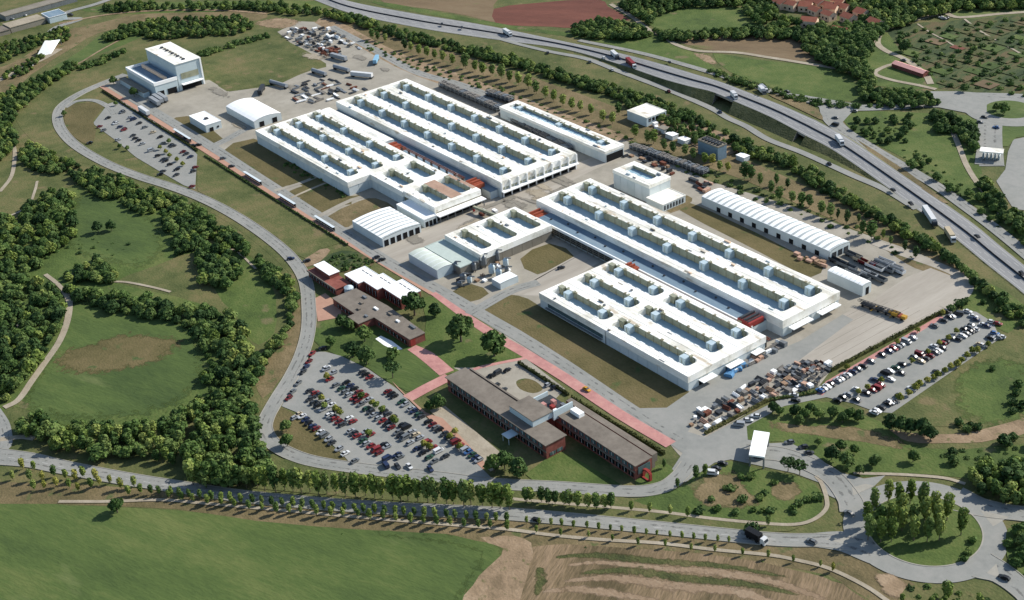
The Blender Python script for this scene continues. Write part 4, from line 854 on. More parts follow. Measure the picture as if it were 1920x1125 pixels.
ne = simple_building('warehouse', 'pale flat warehouse outside the site near the motorway bridge', -122.5, -105.5, 181.5, 197.0, 5.6, M_LBLUE, M_CREAM, parapet=.2)
for k in range(5): beam(ne, 'window', M_DGLASS, -105.5, -105.4, 183 + k * 2.8, 185 + k * 2.8, 2.6, 4.6)
n2 = simple_building('pump_house', 'blue grey block with louvred top at the tree belt', -56.8, -41.4, 175.4, 182.2, 8.2, M_SLATE, M_STONE, parapet=.5)
for k in range(6): beam(n2, 'roof_unit', M_DSTEEL, -55.8 + k * 2.3, -54.3 + k * 2.3, 177.5, 180, 8.2, 9.1)
for k, (x, y, m_, lb) in enumerate([(-86, 178, M_WHITE, 'small white roofed hut nearest the pale warehouse'), (-76, 178, M_WHITE, 'small white hut between warehouse and blue block'), (-96, 181, M_STONE, 'grey hut touching the pale warehouse yard'), (-36, 184, M_WHITE, 'white hut right of the blue grey block')]):
    simple_building('hut', lb, x, x + 6, y, y + 4.5, 2.9, M_WALL, m_, parapet=0)
patch('yard', M_TAN, 'small earth yard outside the site', [(1185, 222), (1210, 235), (1260, 250), (1330, 290), (1390, 285), (1380, 260), (1310, 235), (1250, 215)], 2, .3)
# ------------------------------------------------------------------ office
def window_row(root, x0, x1, y, z0, z1, n, m=None, face='S', frame=M_WHITE):
    w = (x1 - x0) / n
    for k in range(n):
        a, b_ = x0 + k * w + .35, x0 + (k + 1) * w - .35
        if face == 'S': o = MB().box(a, b_, y - .08, y + .02, z0, z1).build('window', m or M_GLASS, root); q = MB().box((a + b_) / 2 - .05, (a + b_) / 2 + .05, y - .12, y - .08, z0, z1)
        else: o = MB().box(y - .02, y + .08, a, b_, z0, z1).build('window', m or M_GLASS, root); q = MB().box(y + .08, y + .12, (a + b_) / 2 - .05, (a + b_) / 2 + .05, z0, z1)
        q.build('mullion', frame, o, origin=tuple(root.location))
of = thing('office_building', 'long red brick office with brown roofs facing the car park', 'office building', (41.4, -66.6, 0))
MB().box(42.0, 107.8, -66.3, -56.8, 0, 6.6).build('front_wing', M_BRICK, of)
MB().box(41.2, 108.2, -66.9, -56.2, 6.6, 6.9).build('roof', M_BROOF, of)
MB().box(43, 80, -56.2, -55.4, 0, 6.2).build('rear_corridor', M_BROOF, of)
MB().box(43, 80, -55.4, -54.6, 6.0, 6.9).build('roof_strip', M_BROOF, of)
window_row(of, 44, 106, -66.35, 4.2, 5.9, 17); window_row(of, 44, 106, -66.35, .8, 2.8, 17, M_DGLASS)
MB().box(42, 107.8, -66.55, -66.3, 3.1, 3.8).build('spandrel', M_BROOF, of)
beam(of, 'entrance_canopy', M_LBLUE, 86, 90.5, -71.5, -66.6, 3.0, 3.3)
for x in (86.3, 90.1): beam(of, 'canopy_post', M_LBLUE, x, x + .2, -71.3, -71.1, 0, 3.0)
MB().box(93.0, 140.6, -50.0, -41.6, 0, 6.6).build('rear_wing', M_BRICK, of)
MB().box(92.6, 141.2, -50.5, -41.8, 6.6, 6.9).build('roof', M_BROOF, of)
MB().box(92.6, 139.8, -40.7, -39.2, 0, 6.3).build('rear_strip', M_BROOF, of)
MB().box(86, 137.2, -38.4, -35.6, 0, 3.8).build('rear_gallery', M_BROOF, of)
window_row(of, 97, 140, -50.05, 4.2, 5.9, 12); window_row(of, 97, 140, -50.05, .8, 2.8, 12, M_DGLASS)
MB().box(93, 140.6, -50.25, -50.0, 3.1, 3.8).build('spandrel', M_BROOF, of)
window_row(of, -65, -58, 107.85, 1.0, 2.4, 2, face='E')
MB().box(80.3, 95.2, -62.6, -52.6, 6.9, 9.6).build('core', M_LBLUE, of)
MB().box(80.1, 95.4, -62.8, -52.4, 9.6, 9.9).build('core_roof', M_BROOF, of)
MB().box(95.2, 95.8, -52.6, -42.6, 5.6, 9.9).build('screen_wall', M_LBLUE, of); MB().box(79.8, 80.3, -52.6, -43.0, 5.6, 7.5).build('screen_wall', M_LBLUE, of)
MB().box(80.2, 93.0, -56.8, -42, 0, 5.4).build('link', M_BRICK, of)
MB().box(80.2, 95.2, -52.4, -42, 5.4, 5.6).build('terrace', M_DSTEEL, of)
for k, (x, y) in enumerate([(84, -50), (88, -48.5), (85.5, -46), (90.5, -45), (92, -50)]):
    MB().box(x, x + 2.2, y, y + 1.6, 5.6, 7.0 + k * .2).build('roof_unit', [M_PINK, M_REDP, M_PINK, M_STEEL, M_WHITE][k], of)
MB().box(97.5, 103, -45.5, -42.8, 6.9, 8.6).build('roof_unit', M_WHITE, of)
MB().box(141.0, 141.3, -49, -43, 2.2, 5.4).build('end_window', M_GLASS, of)
st = MB(); st.box(141.2, 145.0, -47.4, -46.6, 0, .6)
for k in range(10):
    a = math.pi * k / 9; st.box(143 + 1.9 * math.cos(a) - .3, 143 + 1.9 * math.cos(a) + .3, -46.9, -45.7, 0 if k in (0, 9) else 2.6 + 1.2 * math.sin(a), 3.0 + 1.3 * math.sin(a))
st.build('entrance_arch', M_REDP, of)
# low pavilion with brown roofs and white roofed pavilions
def prism_building(name, label, pts, h, wallm, roofm, cat='building', edge=.5):
    c = (min(p[0] for p in pts), min(p[1] for p in pts), 0); t = thing(name, label, cat, c)
    MB().prism(pts, 0, h - .3).build('wall', wallm, t)
    cx = sum(p[0] for p in pts) / len(pts); cy = sum(p[1] for p in pts) / len(pts)
    MB().prism([(p[0] + (.25 if p[0] > cx else -.25), p[1] + (.25 if p[1] > cy else -.25)) for p in pts], h - .3, h).build('roof', roofm, t)
    return t
def rect(x0, x1, y0, y1): return [(x0, y0), (x1, y0), (x1, y1), (x0, y1)]
br = prism_building('brown_pavilion', 'low brick pavilion with angular grey brown roofs beside the perimeter road', [(-55, -63.6), (-35, -63.6), (-35, -67.4), (-26.2, -67.4), (-26.2, -59), (1.6, -58.6), (1.6, -50.2), (-30, -49), (-55, -50.8)], 4.2, M_BRICK, M_BROOF)
for k, (x, y, w) in enumerate([(-46, -53, 3), (-42, -57, 2.2), (-33, -55, 3), (-30, -62, 2), (-24, -53, 2.6), (-16, -54, 2.2), (-8, -52, 4), (-38, -61, 2)]):
    MB().box(x, x + w, y, y + 1.1, 4.2, 4.9).build('roof_unit', [M_STEEL, M_BROOF, M_WHITE][k % 3], br)
window_row(br, -24, 0, -58.9, 1.0, 2.8, 8, M_DGLASS); beam(br, 'end_wall', M_REDP, 1.6, 1.75, -58, -55.4, 0, 3.7)
window_row(br, -52, -36, -63.7, 1.0, 2.8, 5, M_DGLASS)
WP = [('left white roofed brick pavilion', (-68.2, -56, -48.6, -37.0)), ('middle white roofed brick pavilion', (-55.8, -44.4, -45.4, -34.6)), ('right white roofed brick pavilion beside the large tree', (-44.2, -29.0, -42.3, -31.2))]
for lb, (x0, x1, y0, y1) in WP:
    t = simple_building('white_pavilion', lb, x0, x1, y0, y1, 5.8, M_BRICK, M_WHITE, parapet=.15)
    window_row(t, x0 + .5, x1 - .5, y0 - .02, .8, 4.6, 4, M_DGLASS)
    for k in range(3): beam(t, 'roof_slot', M_DSTEEL, x0 + 2 + k * 3.4, x0 + 4.6 + k * 3.4, y1 - 3.2, y1 - 2.9, 5.8, 5.95)
bp = thing('brick_pavilion', 'separate red brick pavilion with a small white roof at the road bend', 'building', (-88.3, -57.5, 0))
MB().box(-88.0, -62, -57.6, -49.6, 0, 3.6).build('wall', M_BRICK, bp); MB().box(-88.3, -61.7, -57.9, -49.3, 3.6, 3.9).build('roof', M_BRICK, bp)
MB().box(-86.6, -72.4, -54.6, -49.2, 3.9, 6.0).build('upper_floor', M_BRICK, bp); MB().box(-86.9, -72.1, -54.9, -48.9, 6.0, 6.25).build('white_roof', M_WHITE, bp)
window_row(bp, -87, -63, -57.65, .8, 2.8, 9, M_DGLASS); MB().box(-88.4, -61.7, -58.3, -57.95, 3.3, 4.1).build('fascia', M_BROOF, bp)
dm = thing('round_tank', 'pale round tank beside the brick pavilion', 'tank', (-58.5, -52.5, 0)); MB().cyl(-58.5, -52.5, 2.4, 0, 4.2, 14).cyl(-58.5, -52.5, 2.4, 4.2, 5.2, 14, r1=.5).build('shell', M_LBLUE, dm)
# gatehouse canopy
gh = thing('gate_canopy', 'bright white flat canopy over the gatehouse drive', 'canopy', (158, -6, 0))
gp_ = [(154.3, -1.0), (159.4, 2.2), (168.8, -10.6), (163.9, -13.8)]
MB().prism(gp_, 5.4, 6.1).build('roof', M_WHITE, gh)
for p in gp_:
    q = (p[0] + (161.6 - p[0]) * .12, p[1] + (-5.8 - p[1]) * .12); MB().box(q[0] - .25, q[0] + .25, q[1] - .25, q[1] + .25, 0, 5.4).build('post', M_STEEL, gh)
MB().prism([(158.8, -5.2), (162.0, -3.0), (164.4, -6.2), (161.2, -8.4)], 0, 3.0).build('booth', M_DGLASS, gh)
# bus shelters beside the red footpath
for k, (p, q, lb) in enumerate([((587, 403), (630, 428), 'long white shelter roof nearest the ribbed roof shed'), ((520, 362), (556, 384), 'long white shelter roof between two cross paths'), ((455, 320), (492, 342), 'long white shelter roof beside the west lawn'), ((325, 240), (358, 262), 'long white shelter roof below the square workshop')]):
    a, b_ = G(*p, 2.6), G(*q, 2.6); t = thing('shelter', lb, 'shelter', (a[0], a[1] - 1.6, 0), group='shelters along the salmon footpath')
    y = (a[1] + b_[1]) / 2
    MB().box(a[0] + 1.5, b_[0] - 1.5, y - .9, y + .6, 2.6, 2.8).build('roof', mat('shelter_roof', [C(196, 204, 206)], rough=.5), t)
    n = 7
    for j in range(n): x = a[0] + 1.8 + (b_[0] - a[0] - 3.6) * j / (n - 1); MB().box(x - .08, x + .08, y + .3, y + .46, 0, 2.6).build('post', M_STEEL, t)
    MB().box(a[0] + 1.8, b_[0] - 1.8, y + .46, y + .52, .3, 2.2).build('back_panel', M_DGLASS, t); MB().box(a[0] + 2, b_[0] - 2, y - .5, y + .1, .3, .5).build('bench', M_STEEL, t)
# allotment sheds, houses and top left buildings
ls = G(1677, 124); le = G(1736, 144)
lsh = thing('allotment_shed', 'long pink roofed shed beside the allotment lane', 'shed', (ls[0], ls[1], 0))
ang = math.atan2(le[1] - ls[1], le[0] - ls[0]); L_ = math.hypot(le[0] - ls[0], le[1] - ls[1]); lsh.rotation_euler.z = ang
for nm, mb_, m_ in (('wall', MB().box(0, L_, -2.6, 2.6, 0, 2.6), M_BRICK), ('roof', MB().poly([(0, -3, 2.6), (L_, -3, 2.6), (L_, 0, 3.8), (0, 0, 3.8)]).poly([(L_, 3, 2.6), (0, 3, 2.6), (0, 0, 3.8), (L_, 0, 3.8)]), mat('pink_tile', [C(206, 150, 140), C(220, 170, 160)], (3, 1, .3)))):
    o = bpy.data.objects.new(nm, mb_.mesh(nm, m_)); COL.objects.link(o); o.parent = lsh
def gable_house(label, px, py, w, d, h, rz, roofm=None, name='house', wallm=None):
    x, y = G(px, py); t = thing(name, label, 'house', (x, y, 0), rz)
    A_ = MB().box(0, w, 0, d, 0, h)
    Rf = MB().poly([(-.4, -.4, h), (w + .4, -.4, h), (w + .4, d / 2, h + d * .28), (-.4, d / 2, h + d * .28)]).poly([(w + .4, d + .4, h), (-.4, d + .4, h), (-.4, d / 2, h + d * .28), (w + .4, d / 2, h + d * .28)])
    Gb = MB().poly([(0, 0, h), (0, d, h), (0, d / 2, h + d * .27)]).poly([(w, 0, h), (w, d / 2, h + d * .27), (w, d, h)])
    Wd = MB()
    Wd.box(w * .2, w * .2 + 1.4, -.06, 0, 1.2, 2.6); W2 = MB().box(w * .6, w * .6 + 1.4, -.06, 0, 1.2, 2.6); W3 = MB().box(w, w + .06, d * .4, d * .4 + 1.4, 1.2, 2.6)
    for nm, q, m_ in (('wall', A_, wallm or M_PEACHW), ('roof', Rf, roofm or M_TILE), ('gable', Gb, wallm or M_PEACHW), ('window', Wd, M_DGLASS), ('window', W2, M_DGLASS), ('window', W3, M_DGLASS)):
        o = bpy.data.objects.new(nm, q.mesh(nm, m_)); COL.objects.link(o); o.parent = t
    return t
HS = [(1448, 12), (1466, 18), (1496, 22), (1514, 26), (1504, 10), (1520, 14), (1534, 18), (1544, 28), (1560, 22), (1538, 36), (1574, 40), (1470, 6), (1488, 3), (1556, 10), (1598, 34), (1500, 52), (1556, 66), (1622, 52)]
HL = ['at the left end of the red roofed hamlet', 'second row left in the red roofed hamlet', 'beside the dark tree in the hamlet', 'with its peach front wall in mid hamlet', 'at the top of the hamlet left of centre', 'at the top of the hamlet beside the grey road', 'below the grey road in the hamlet', 'lowest of the crowded hamlet row', 'beside the hamlet road bend', 'in front of the hamlet gardens', 'at the right end of the hamlet', 'at the upper left corner of the hamlet', 'cut by the top edge left of the hamlet road', 'above the grey road of the hamlet', 'standing past the end of the hamlet road', 'alone in the hedge below the hamlet', 'half hidden by trees below the hamlet', 'alone in the wood left of the allotments']
for k, (px, py) in enumerate(HS):
    gable_house('small red tiled house ' + HL[k], px, py, rnd.uniform(8, 11), rnd.uniform(7, 9), rnd.uniform(3.5, 5), rnd.uniform(-.3, .5))['group'] = 'houses of the hamlet'
ribbon('side_road', M_SLATE, 'curved blue grey road through the hamlet', [(1500, -12), (1530, 2), (1560, 12), (1582, 24)], 8, n=5)
tl = thing('warehouse', 'long pale roofed warehouse at the top left corner', 'building', (*G(22, 62), 0)); tx, ty = G(22, 60); ux, uy = G(86, 42)
ang = math.atan2(uy - ty, ux - tx); L_ = math.hypot(ux - tx, uy - ty); tl.rotation_euler.z = ang
for nm, q, m_ in (('wall', MB().box(0, L_, 0, 14, 0, 4), M_STONE), ('roof', MB().box(-.3, L_ + .3, -.3, 14.3, 4, 4.4), M_PALE), ('end_roof', MB().box(-26, -.4, -1, 13, 3.2, 3.6), M_BROOF), ('end_wall', MB().box(-25.6, -.8, -.6, 12.6, 0, 3.2), M_STONE)):
    o = bpy.data.objects.new(nm, q.mesh(nm, m_)); COL.objects.link(o); o.parent = tl
t2 = simple_building('warehouse', 'dark roofed warehouse above the pale one at the top left', *(lambda a: (a[0], a[0] + 60, a[1], a[1] + 12))(G(12, 40)), 4, M_STEEL, M_STONE, parapet=.3); t2.rotation_euler.z = ang
t3 = simple_building('hut', 'blue grey hut at the end of the pale warehouse', *(lambda a: (a[0], a[0] + 16, a[1], a[1] + 14))(G(80, 36)), 4.5, M_LBLUE, M_SLATE, parapet=.3)
# white sail shaped ramp
sx, sy = G(68, 110); fl = thing('white_sail_canopy', 'white triangular sail like canopy on the left lane', 'canopy', (sx, sy, 0))
a = G(68, 108, 0); b_ = G(96, 102, 0); c_ = G(84, 76, 9); d_ = G(113, 74, 4); e_ = G(98, 86, 1)
MB().poly([(*a, .4), (*b_, .4), (*e_, 5), (*c_, 9)]).poly([(*c_, 9), (*e_, 5), (*b_, .4), (*a, .3)][::-1]).build('sail', M_WHITE, fl)
MB().poly([(*b_, .3), (*d_, 4), (*e_, 5)]).poly([(*e_, 5), (*d_, 4), (*G(104, 84), .2)]).build('wing', M_WHITE, fl)
for p in (c_, d_): MB().bar((*p, 0), (*p, 9 if p is c_ else 4), .4).build('mast', M_STEEL, fl)
# toll gantry
x0, y0 = G(1836, 296); x1, y1 = G(1880, 300); tg = thing('toll_canopy', 'pale canopy with booths over the toll lanes', 'canopy', (x0, y0, 0))
tx = thing  # keep name free
ang = math.atan2(y1 - y0, x1 - x0); L_ = math.hypot(x1 - x0, y1 - y0); tg.rotation_euler.z = ang
q = [('roof', MB().box(0, L_, -3, 3, 4.6, 5.2), M_CREAM)]
for k in range(5): q.append(('booth', MB().box(2 + k * (L_ - 4) / 4 - .5, 2 + k * (L_ - 4) / 4 + .5, -1.6, 1.6, 0, 2.6), M_LBLUE)); q.append(('island', MB().box(2 + k * (L_ - 4) / 4 - .4, 2 + k * (L_ - 4) / 4 + .4, 2, 14, 0.1, .35), M_WHITE)); q.append(('post', MB().box(2 + k * (L_ - 4) / 4 - .15, 2 + k * (L_ - 4) / 4 + .15, -2, -1.7, 0, 4.6), M_STEEL))
for nm, mb_, m_ in q: o = bpy.data.objects.new(nm, mb_.mesh(nm, m_)); COL.objects.link(o); o.parent = tg
# ------------------------------------------------------------------ labels by counting from the left of the view
ONES = ['', 'first', 'second', 'third', 'fourth', 'fifth', 'sixth', 'seventh', 'eighth', 'ninth', 'tenth', 'eleventh', 'twelfth', 'thirteenth', 'fourteenth', 'fifteenth', 'sixteenth', 'seventeenth', 'eighteenth', 'nineteenth']
TENS = ['', '', 'twenty', 'thirty', 'forty', 'fifty', 'sixty', 'seventy', 'eighty', 'ninety']
def ordinal(n):
    if n < 20: return ONES[n]
    t = TENS[n // 10]
    return (t[:-1] + 'ieth') if n % 10 == 0 else t + '-' + ONES[n % 10]
def count_labels(objs, fmt):
    """fmt has {o} for the ordinal; the things are counted from the left"""
    objs = sorted(objs, key=lambda o: PX(o.location.x, o.location.y)[0])
    for k, o in enumerate(objs):
        o['label'] = fmt.format(o=ordinal(k + 1)) if len(objs) > 1 else fmt.format(o='only')
# ------------------------------------------------------------------ trees
def leafmat(name, cols, ov=1.0):
    m = mat(name, cols, (2.2, .8, .3), rough=.75, spec=.15, contrast=1.7, objvar=ov)
    nt = m.node_tree; b = [n for n in nt.nodes if n.type == 'BSDF_PRINCIPLED'][0]; out = [n for n in nt.nodes if n.type == 'OUTPUT_MATERIAL'][0]
    tr = node(nt, 'ShaderNodeBsdfTranslucent'); mx = node(nt, 'ShaderNodeMixShader'); mx.inputs[0].default_value = .22
    src = b.inputs['Base Color'].links[0].from_socket
    nt.links.new(src, tr.inputs[0]); nt.links.new(b.outputs[0], mx.inputs[1]); nt.links.new(tr.outputs[0], mx.inputs[2]); nt.links.new(mx.outputs[0], out.inputs[0])
    return m
L_DARK = leafmat('leaves_dark_green', [C(50, 72, 40), C(70, 94, 50), C(94, 114, 62)])
L_MID = leafmat('leaves_mid_green', [C(62, 86, 44), C(88, 112, 56), C(114, 130, 72)])
L_LIGHT = leafmat('leaves_light_green', [C(88, 108, 50), C(116, 134, 64), C(140, 150, 82)])
L_YEL = leafmat('leaves_yellow_green', [C(108, 116, 50), C(140, 142, 66), C(160, 156, 80)])
L_HEDGE = leafmat('leaves_hedge', [C(52, 58, 32), C(78, 84, 44), C(100, 98, 58)])
def crown_mesh(name, m, lobes, n, leaf, seed):
    """lobes: (x,y,z,rx,ry,rz); leaf-clump quads spread through the outer part of the lobes"""
    rs = np.random.RandomState(seed)
    vol = np.array([l[3] * l[4] + l[3] * l[5] for l in lobes]); pick = rs.choice(len(lobes), n, p=vol / vol.sum())
    V = []; F = []
    for i in pick:
        l = lobes[i]
        d = rs.normal(size=3); d /= np.linalg.norm(d)
        if d[2] < -.5 and rs.rand() < .5: d[2] = -d[2]
        r = rs.uniform(.68, 1.06)
        c = np.array(l[:3]) + d * np.array(l[3:6]) * r
        nn = d + rs.normal(size=3) * .45; nn /= np.linalg.norm(nn)
        u = np.cross(nn, rs.normal(size=3)); u /= np.linalg.norm(u); v = np.cross(nn, u)
        s = leaf * rs.uniform(.6, 1.35); k = len(V)
        V += [c - u * s * .5 - v * s * .35, c + u * s * .45 - v * s * .5, c + u * s * .5 + v * s * .4 + nn * s * .12, c - u * s * .4 + v * s * .5]
        F.append((k, k + 1, k + 2, k + 3))
    me = bpy.data.meshes.new(name); me.from_pydata([tuple(float(a) for a in p) for p in V], [], F); me.materials.append(m); me.update()
    return me
def lob(seed, kind):
    r = random.Random(seed)
    if kind == 'round':     # unit: height about 8, radius about 3.6
        L_ = [(0, 0, 4.6, 2.7, 2.7, 2.6)]
        for k in range(7):
            a = k * 0.9 + r.uniform(-.3, .3); L_.append((2.0 * math.cos(a), 2.0 * math.sin(a), r.uniform(3.0, 5.6), r.uniform(1.2, 1.9), r.uniform(1.2, 1.9), r.uniform(1.0, 1.6)))
        L_.append((r.uniform(-.6, .6), r.uniform(-.6, .6), 6.6, 1.5, 1.5, 1.3)); return L_
    if kind == 'oval':      # slender avenue tree: height 10
        L_ = []
        for k in range(7):
            z = 2.6 + k * 1.05; w = 1.75 * math.sin(math.pi * (k + 1.2) / 9.2) ** .7; L_.append((r.uniform(-.35, .35), r.uniform(-.35, .35), z, w, w, 1.0))
        return L_
    if kind == 'umbrella':
        L_ = []
        for k in range(9):
            a = k * .7; rr = 0 if k == 0 else 2.2; L_.append((rr * math.cos(a), rr * math.sin(a), 5.4 + r.uniform(-.3, .4), 1.6, 1.6, .9))
        return L_
    if kind == 'bush':
        return [(r.uniform(-.7, .7), r.uniform(-.7, .7), r.uniform(.7, 1.3), r.uniform(.8, 1.3), r.uniform(.8, 1.3), r.uniform(.7, 1.1)) for _ in range(5)]
    if kind == 'big':
        L_ = [(0, 0, 6.5, 3.6, 3.6, 3.4)]
        for k in range(10):
            a = k * .63 + r.uniform(-.2, .2); L_.append((3.0 * math.cos(a), 3.0 * math.sin(a), r.uniform(3.6, 7.8), r.uniform(1.4, 2.2), r.uniform(1.4, 2.2), r.uniform(1.2, 1.9)))
        L_.append((0, 0, 9.4, 2.0, 2.0, 1.5)); return L_
SPEC = {'round': (520, .95, [L_DARK, L_MID]), 'oval': (330, .72, [L_LIGHT, L_MID]), 'umbrella': (300, .8, [L_DARK]), 'bush': (110, .6, [L_DARK, L_MID, L_YEL]), 'big': (900, 1.0, [L_DARK, L_MID])}
CROWN = {}
for kd, (n_l, leaf, ms) in SPEC.items():
    for j, m_ in enumerate(ms):
        for v in range(2): CROWN[(kd, m_.name, v)] = crown_mesh('crown', m_, lob(31 * j + v * 7 + len(kd), kd), n_l, leaf, 5 + j * 3 + v)
for v in range(2):
    CROWN[('oval', L_YEL.name, v)] = crown_mesh('crown', L_YEL, lob(90 + v, 'oval'), 220, .8, 60 + v)
    CROWN[('oval', L_DARK.name, v)] = crown_mesh('crown', L_DARK, lob(95 + v, 'oval'), 330, .72, 66 + v)
    CROWN[('round', L_LIGHT.name, v)] = crown_mesh('crown', L_LIGHT, lob(98 + v, 'round'), 480, .95, 70 + v)
    CROWN[('round', L_YEL.name, v)] = crown_mesh('crown', L_YEL, lob(99 + v, 'round'), 380, .95, 73 + v)
TR_H = {'round': 4.2, 'oval': 3.6, 'umbrella': 5.2, 'bush': .9, 'big': 5.5}
TRUNK = {}
for kd, h in TR_H.items():
    w = {'big': .9, 'round': .5, 'oval': .34, 'umbrella': .45, 'bush': .2}[kd]
    tb = MB(); tb.cyl(0, 0, w * .5, 0, h, 7, r1=w * .3)
    for k in range(4):
        a = k * 1.6 + .4; tb.bar((0, 0, h * .72), (math.cos(a) * h * .3, math.sin(a) * h * .3, h * 1.15), w * .3)
    TRUNK[kd] = tb.mesh('trunk', M_TRUNK)
NATH = {'round': 7.6, 'oval': 10.0, 'umbrella': 6.6, 'bush': 2.2, 'big': 10.6}
ZG = .28
def tree(px, py, h, kind='round', m=None, group=None, name='tree', cat='tree', wide=1.0, cz=.55):
    """(px,py): centre of the crown in the photograph"""
    x, y = G(px, py, h * cz)
    m = m or SPEC[kind][2][0]
    s = h / NATH[kind]
    t = thing(name, name, cat, (x, y, 0), rnd.uniform(0, 6.28), group)
    place('trunk', TRUNK[kind], (0, 0, 0), 0, t, (s, s, s))
    place('crown', CROWN[(kind, m.name, rnd.randint(0, 1))], (0, 0, 0), 0, t, (s * wide, s * wide, s))
    return t
def along(pts, n, j=0):
    P_ = [np.array(p, float) for p in pts]; L_ = [np.linalg.norm(P_[i + 1] - P_[i]) for i in range(len(P_) - 1)]; T = sum(L_); out = []
    for k in range(n):
        s = T * (k + .5) / n
        for i, l in enumerate(L_):
            if s <= l or i == len(L_) - 1: q = P_[i] + (P_[i + 1] - P_[i]) * (s / l); break
            s -= l
        out.append((q[0] + rnd.uniform(-j, j), q[1] + rnd.uniform(-j * .4, j * .4)))
    return out
av = [tree(x, y, rnd.uniform(10, 12.5), 'oval', rnd.choice([L_LIGHT, L_MID, L_LIGHT]), 'tall trees lining the main road', 'avenue_tree', wide=rnd.uniform(.85, 1.15)) for x, y in along([(350, 882), (440, 890), (560, 900), (700, 910), (850, 921), (960, 930)], 36, 3)]
av += [tree(x, y, rnd.uniform(6, 8), 'oval', rnd.choice([L_LIGHT, L_MID]), 'tall trees lining the main road', 'avenue_tree', wide=1.25) for x, y in along([(975, 925), (1060, 932), (1150, 940)], 12, 5)]
av += [tree(x, y, rnd.uniform(3.5, 5.2), 'oval', L_LIGHT, 'tall trees lining the main road', 'avenue_tree', wide=1.1) for x, y in along([(1165, 945), (1250, 955), (1310, 962)], 4, 3)]
count_labels(av, '{o} leafy tree from the left in the tall row above the main road')
vg = [tree(x, y, rnd.uniform(4.0, 5.2), 'oval', rnd.choice([L_MID, L_LIGHT]), 'young trees in the verge below the main road', 'young_tree', wide=1.15) for x, y in along([(270, 915), (360, 925), (480, 936), (650, 950), (820, 961), (960, 971)], 36, 2)]
vg += [tree(x, y, rnd.uniform(2.8, 4), 'oval', L_LIGHT, 'young trees in the verge below the main road', 'young_tree', wide=1.05) for x, y in along([(975, 973), (1100, 984), (1240, 1000), (1380, 1012)], 18, 2)]
count_labels(vg, '{o} young tree from the left in the row touching the road edge')
vh = [tree(x, y, rnd.uniform(3.8, 5.4), 'oval', rnd.choice([L_MID, L_LIGHT]), 'young trees beside the pale footpath', 'young_tree', wide=1.15) for x, y in along([(300, 925), (400, 937), (520, 952), (680, 962), (830, 975), (960, 985)], 26, 3)]
vh += [tree(x, y, rnd.uniform(3, 4), 'oval', L_LIGHT, 'young trees beside the pale footpath', 'young_tree') for x, y in along([(980, 988), (1150, 1008), (1300, 1025), (1430, 1036), (1560, 1060)], 12, 3)]
count_labels(vh, '{o} young tree from the left in the row along the pale footpath')
cl = [tree(x, y, rnd.uniform(4.2, 6), 'oval', rnd.choice([L_LIGHT, L_MID, L_YEL]), 'young trees planted on the pale ground at the left', 'young_tree', wide=1.2) for x, y in [(40, 868), (62, 872), (22, 890), (55, 890), (78, 892), (100, 882), (62, 908), (82, 908), (104, 902), (122, 888), (140, 890), (155, 884), (128, 905), (145, 912), (170, 905), (178, 888), (205, 898), (225, 905), (250, 902), (262, 915), (240, 918), (185, 900)]]
count_labels(cl, '{o} young tree from the left in the clump on pale ground below the road')
lt = tree(217, 947, 6.5, 'round', L_MID, None, 'lone_tree'); lt['label'] = 'single round tree standing alone at the edge of the green field'
isl_t = [tree(1440 + x / 3.99, 843 + y / 3.99, rnd.uniform(10.5, 12.5), 'oval', L_LIGHT if k % 4 else L_MID, 'trees on the roundabout', 'roundabout_tree', wide=.88) for k, (x, y) in enumerate([(800, 370), (905, 300), (985, 330), (1070, 305), (1165, 340), (1250, 400), (1350, 420), (745, 470), (840, 500), (930, 480), (1000, 420), (1010, 510), (1090, 480), (1180, 450), (1270, 490), (1455, 530), (755, 570), (850, 590), (930, 590), (1100, 580), (1200, 590), (1290, 575)])]
count_labels(isl_t, '{o} slender green tree from the left in the grove on the large roundabout')
sh_ = [tree(1440 + x / 3.99, 843 + y / 3.99, 2.4, 'bush', L_MID, None, 'shrub', 'shrub') for x, y in [(1530, 670), (1510, 760), (1470, 810)]]
count_labels(sh_, '{o} low shrub from the left on the right edge of the roundabout')
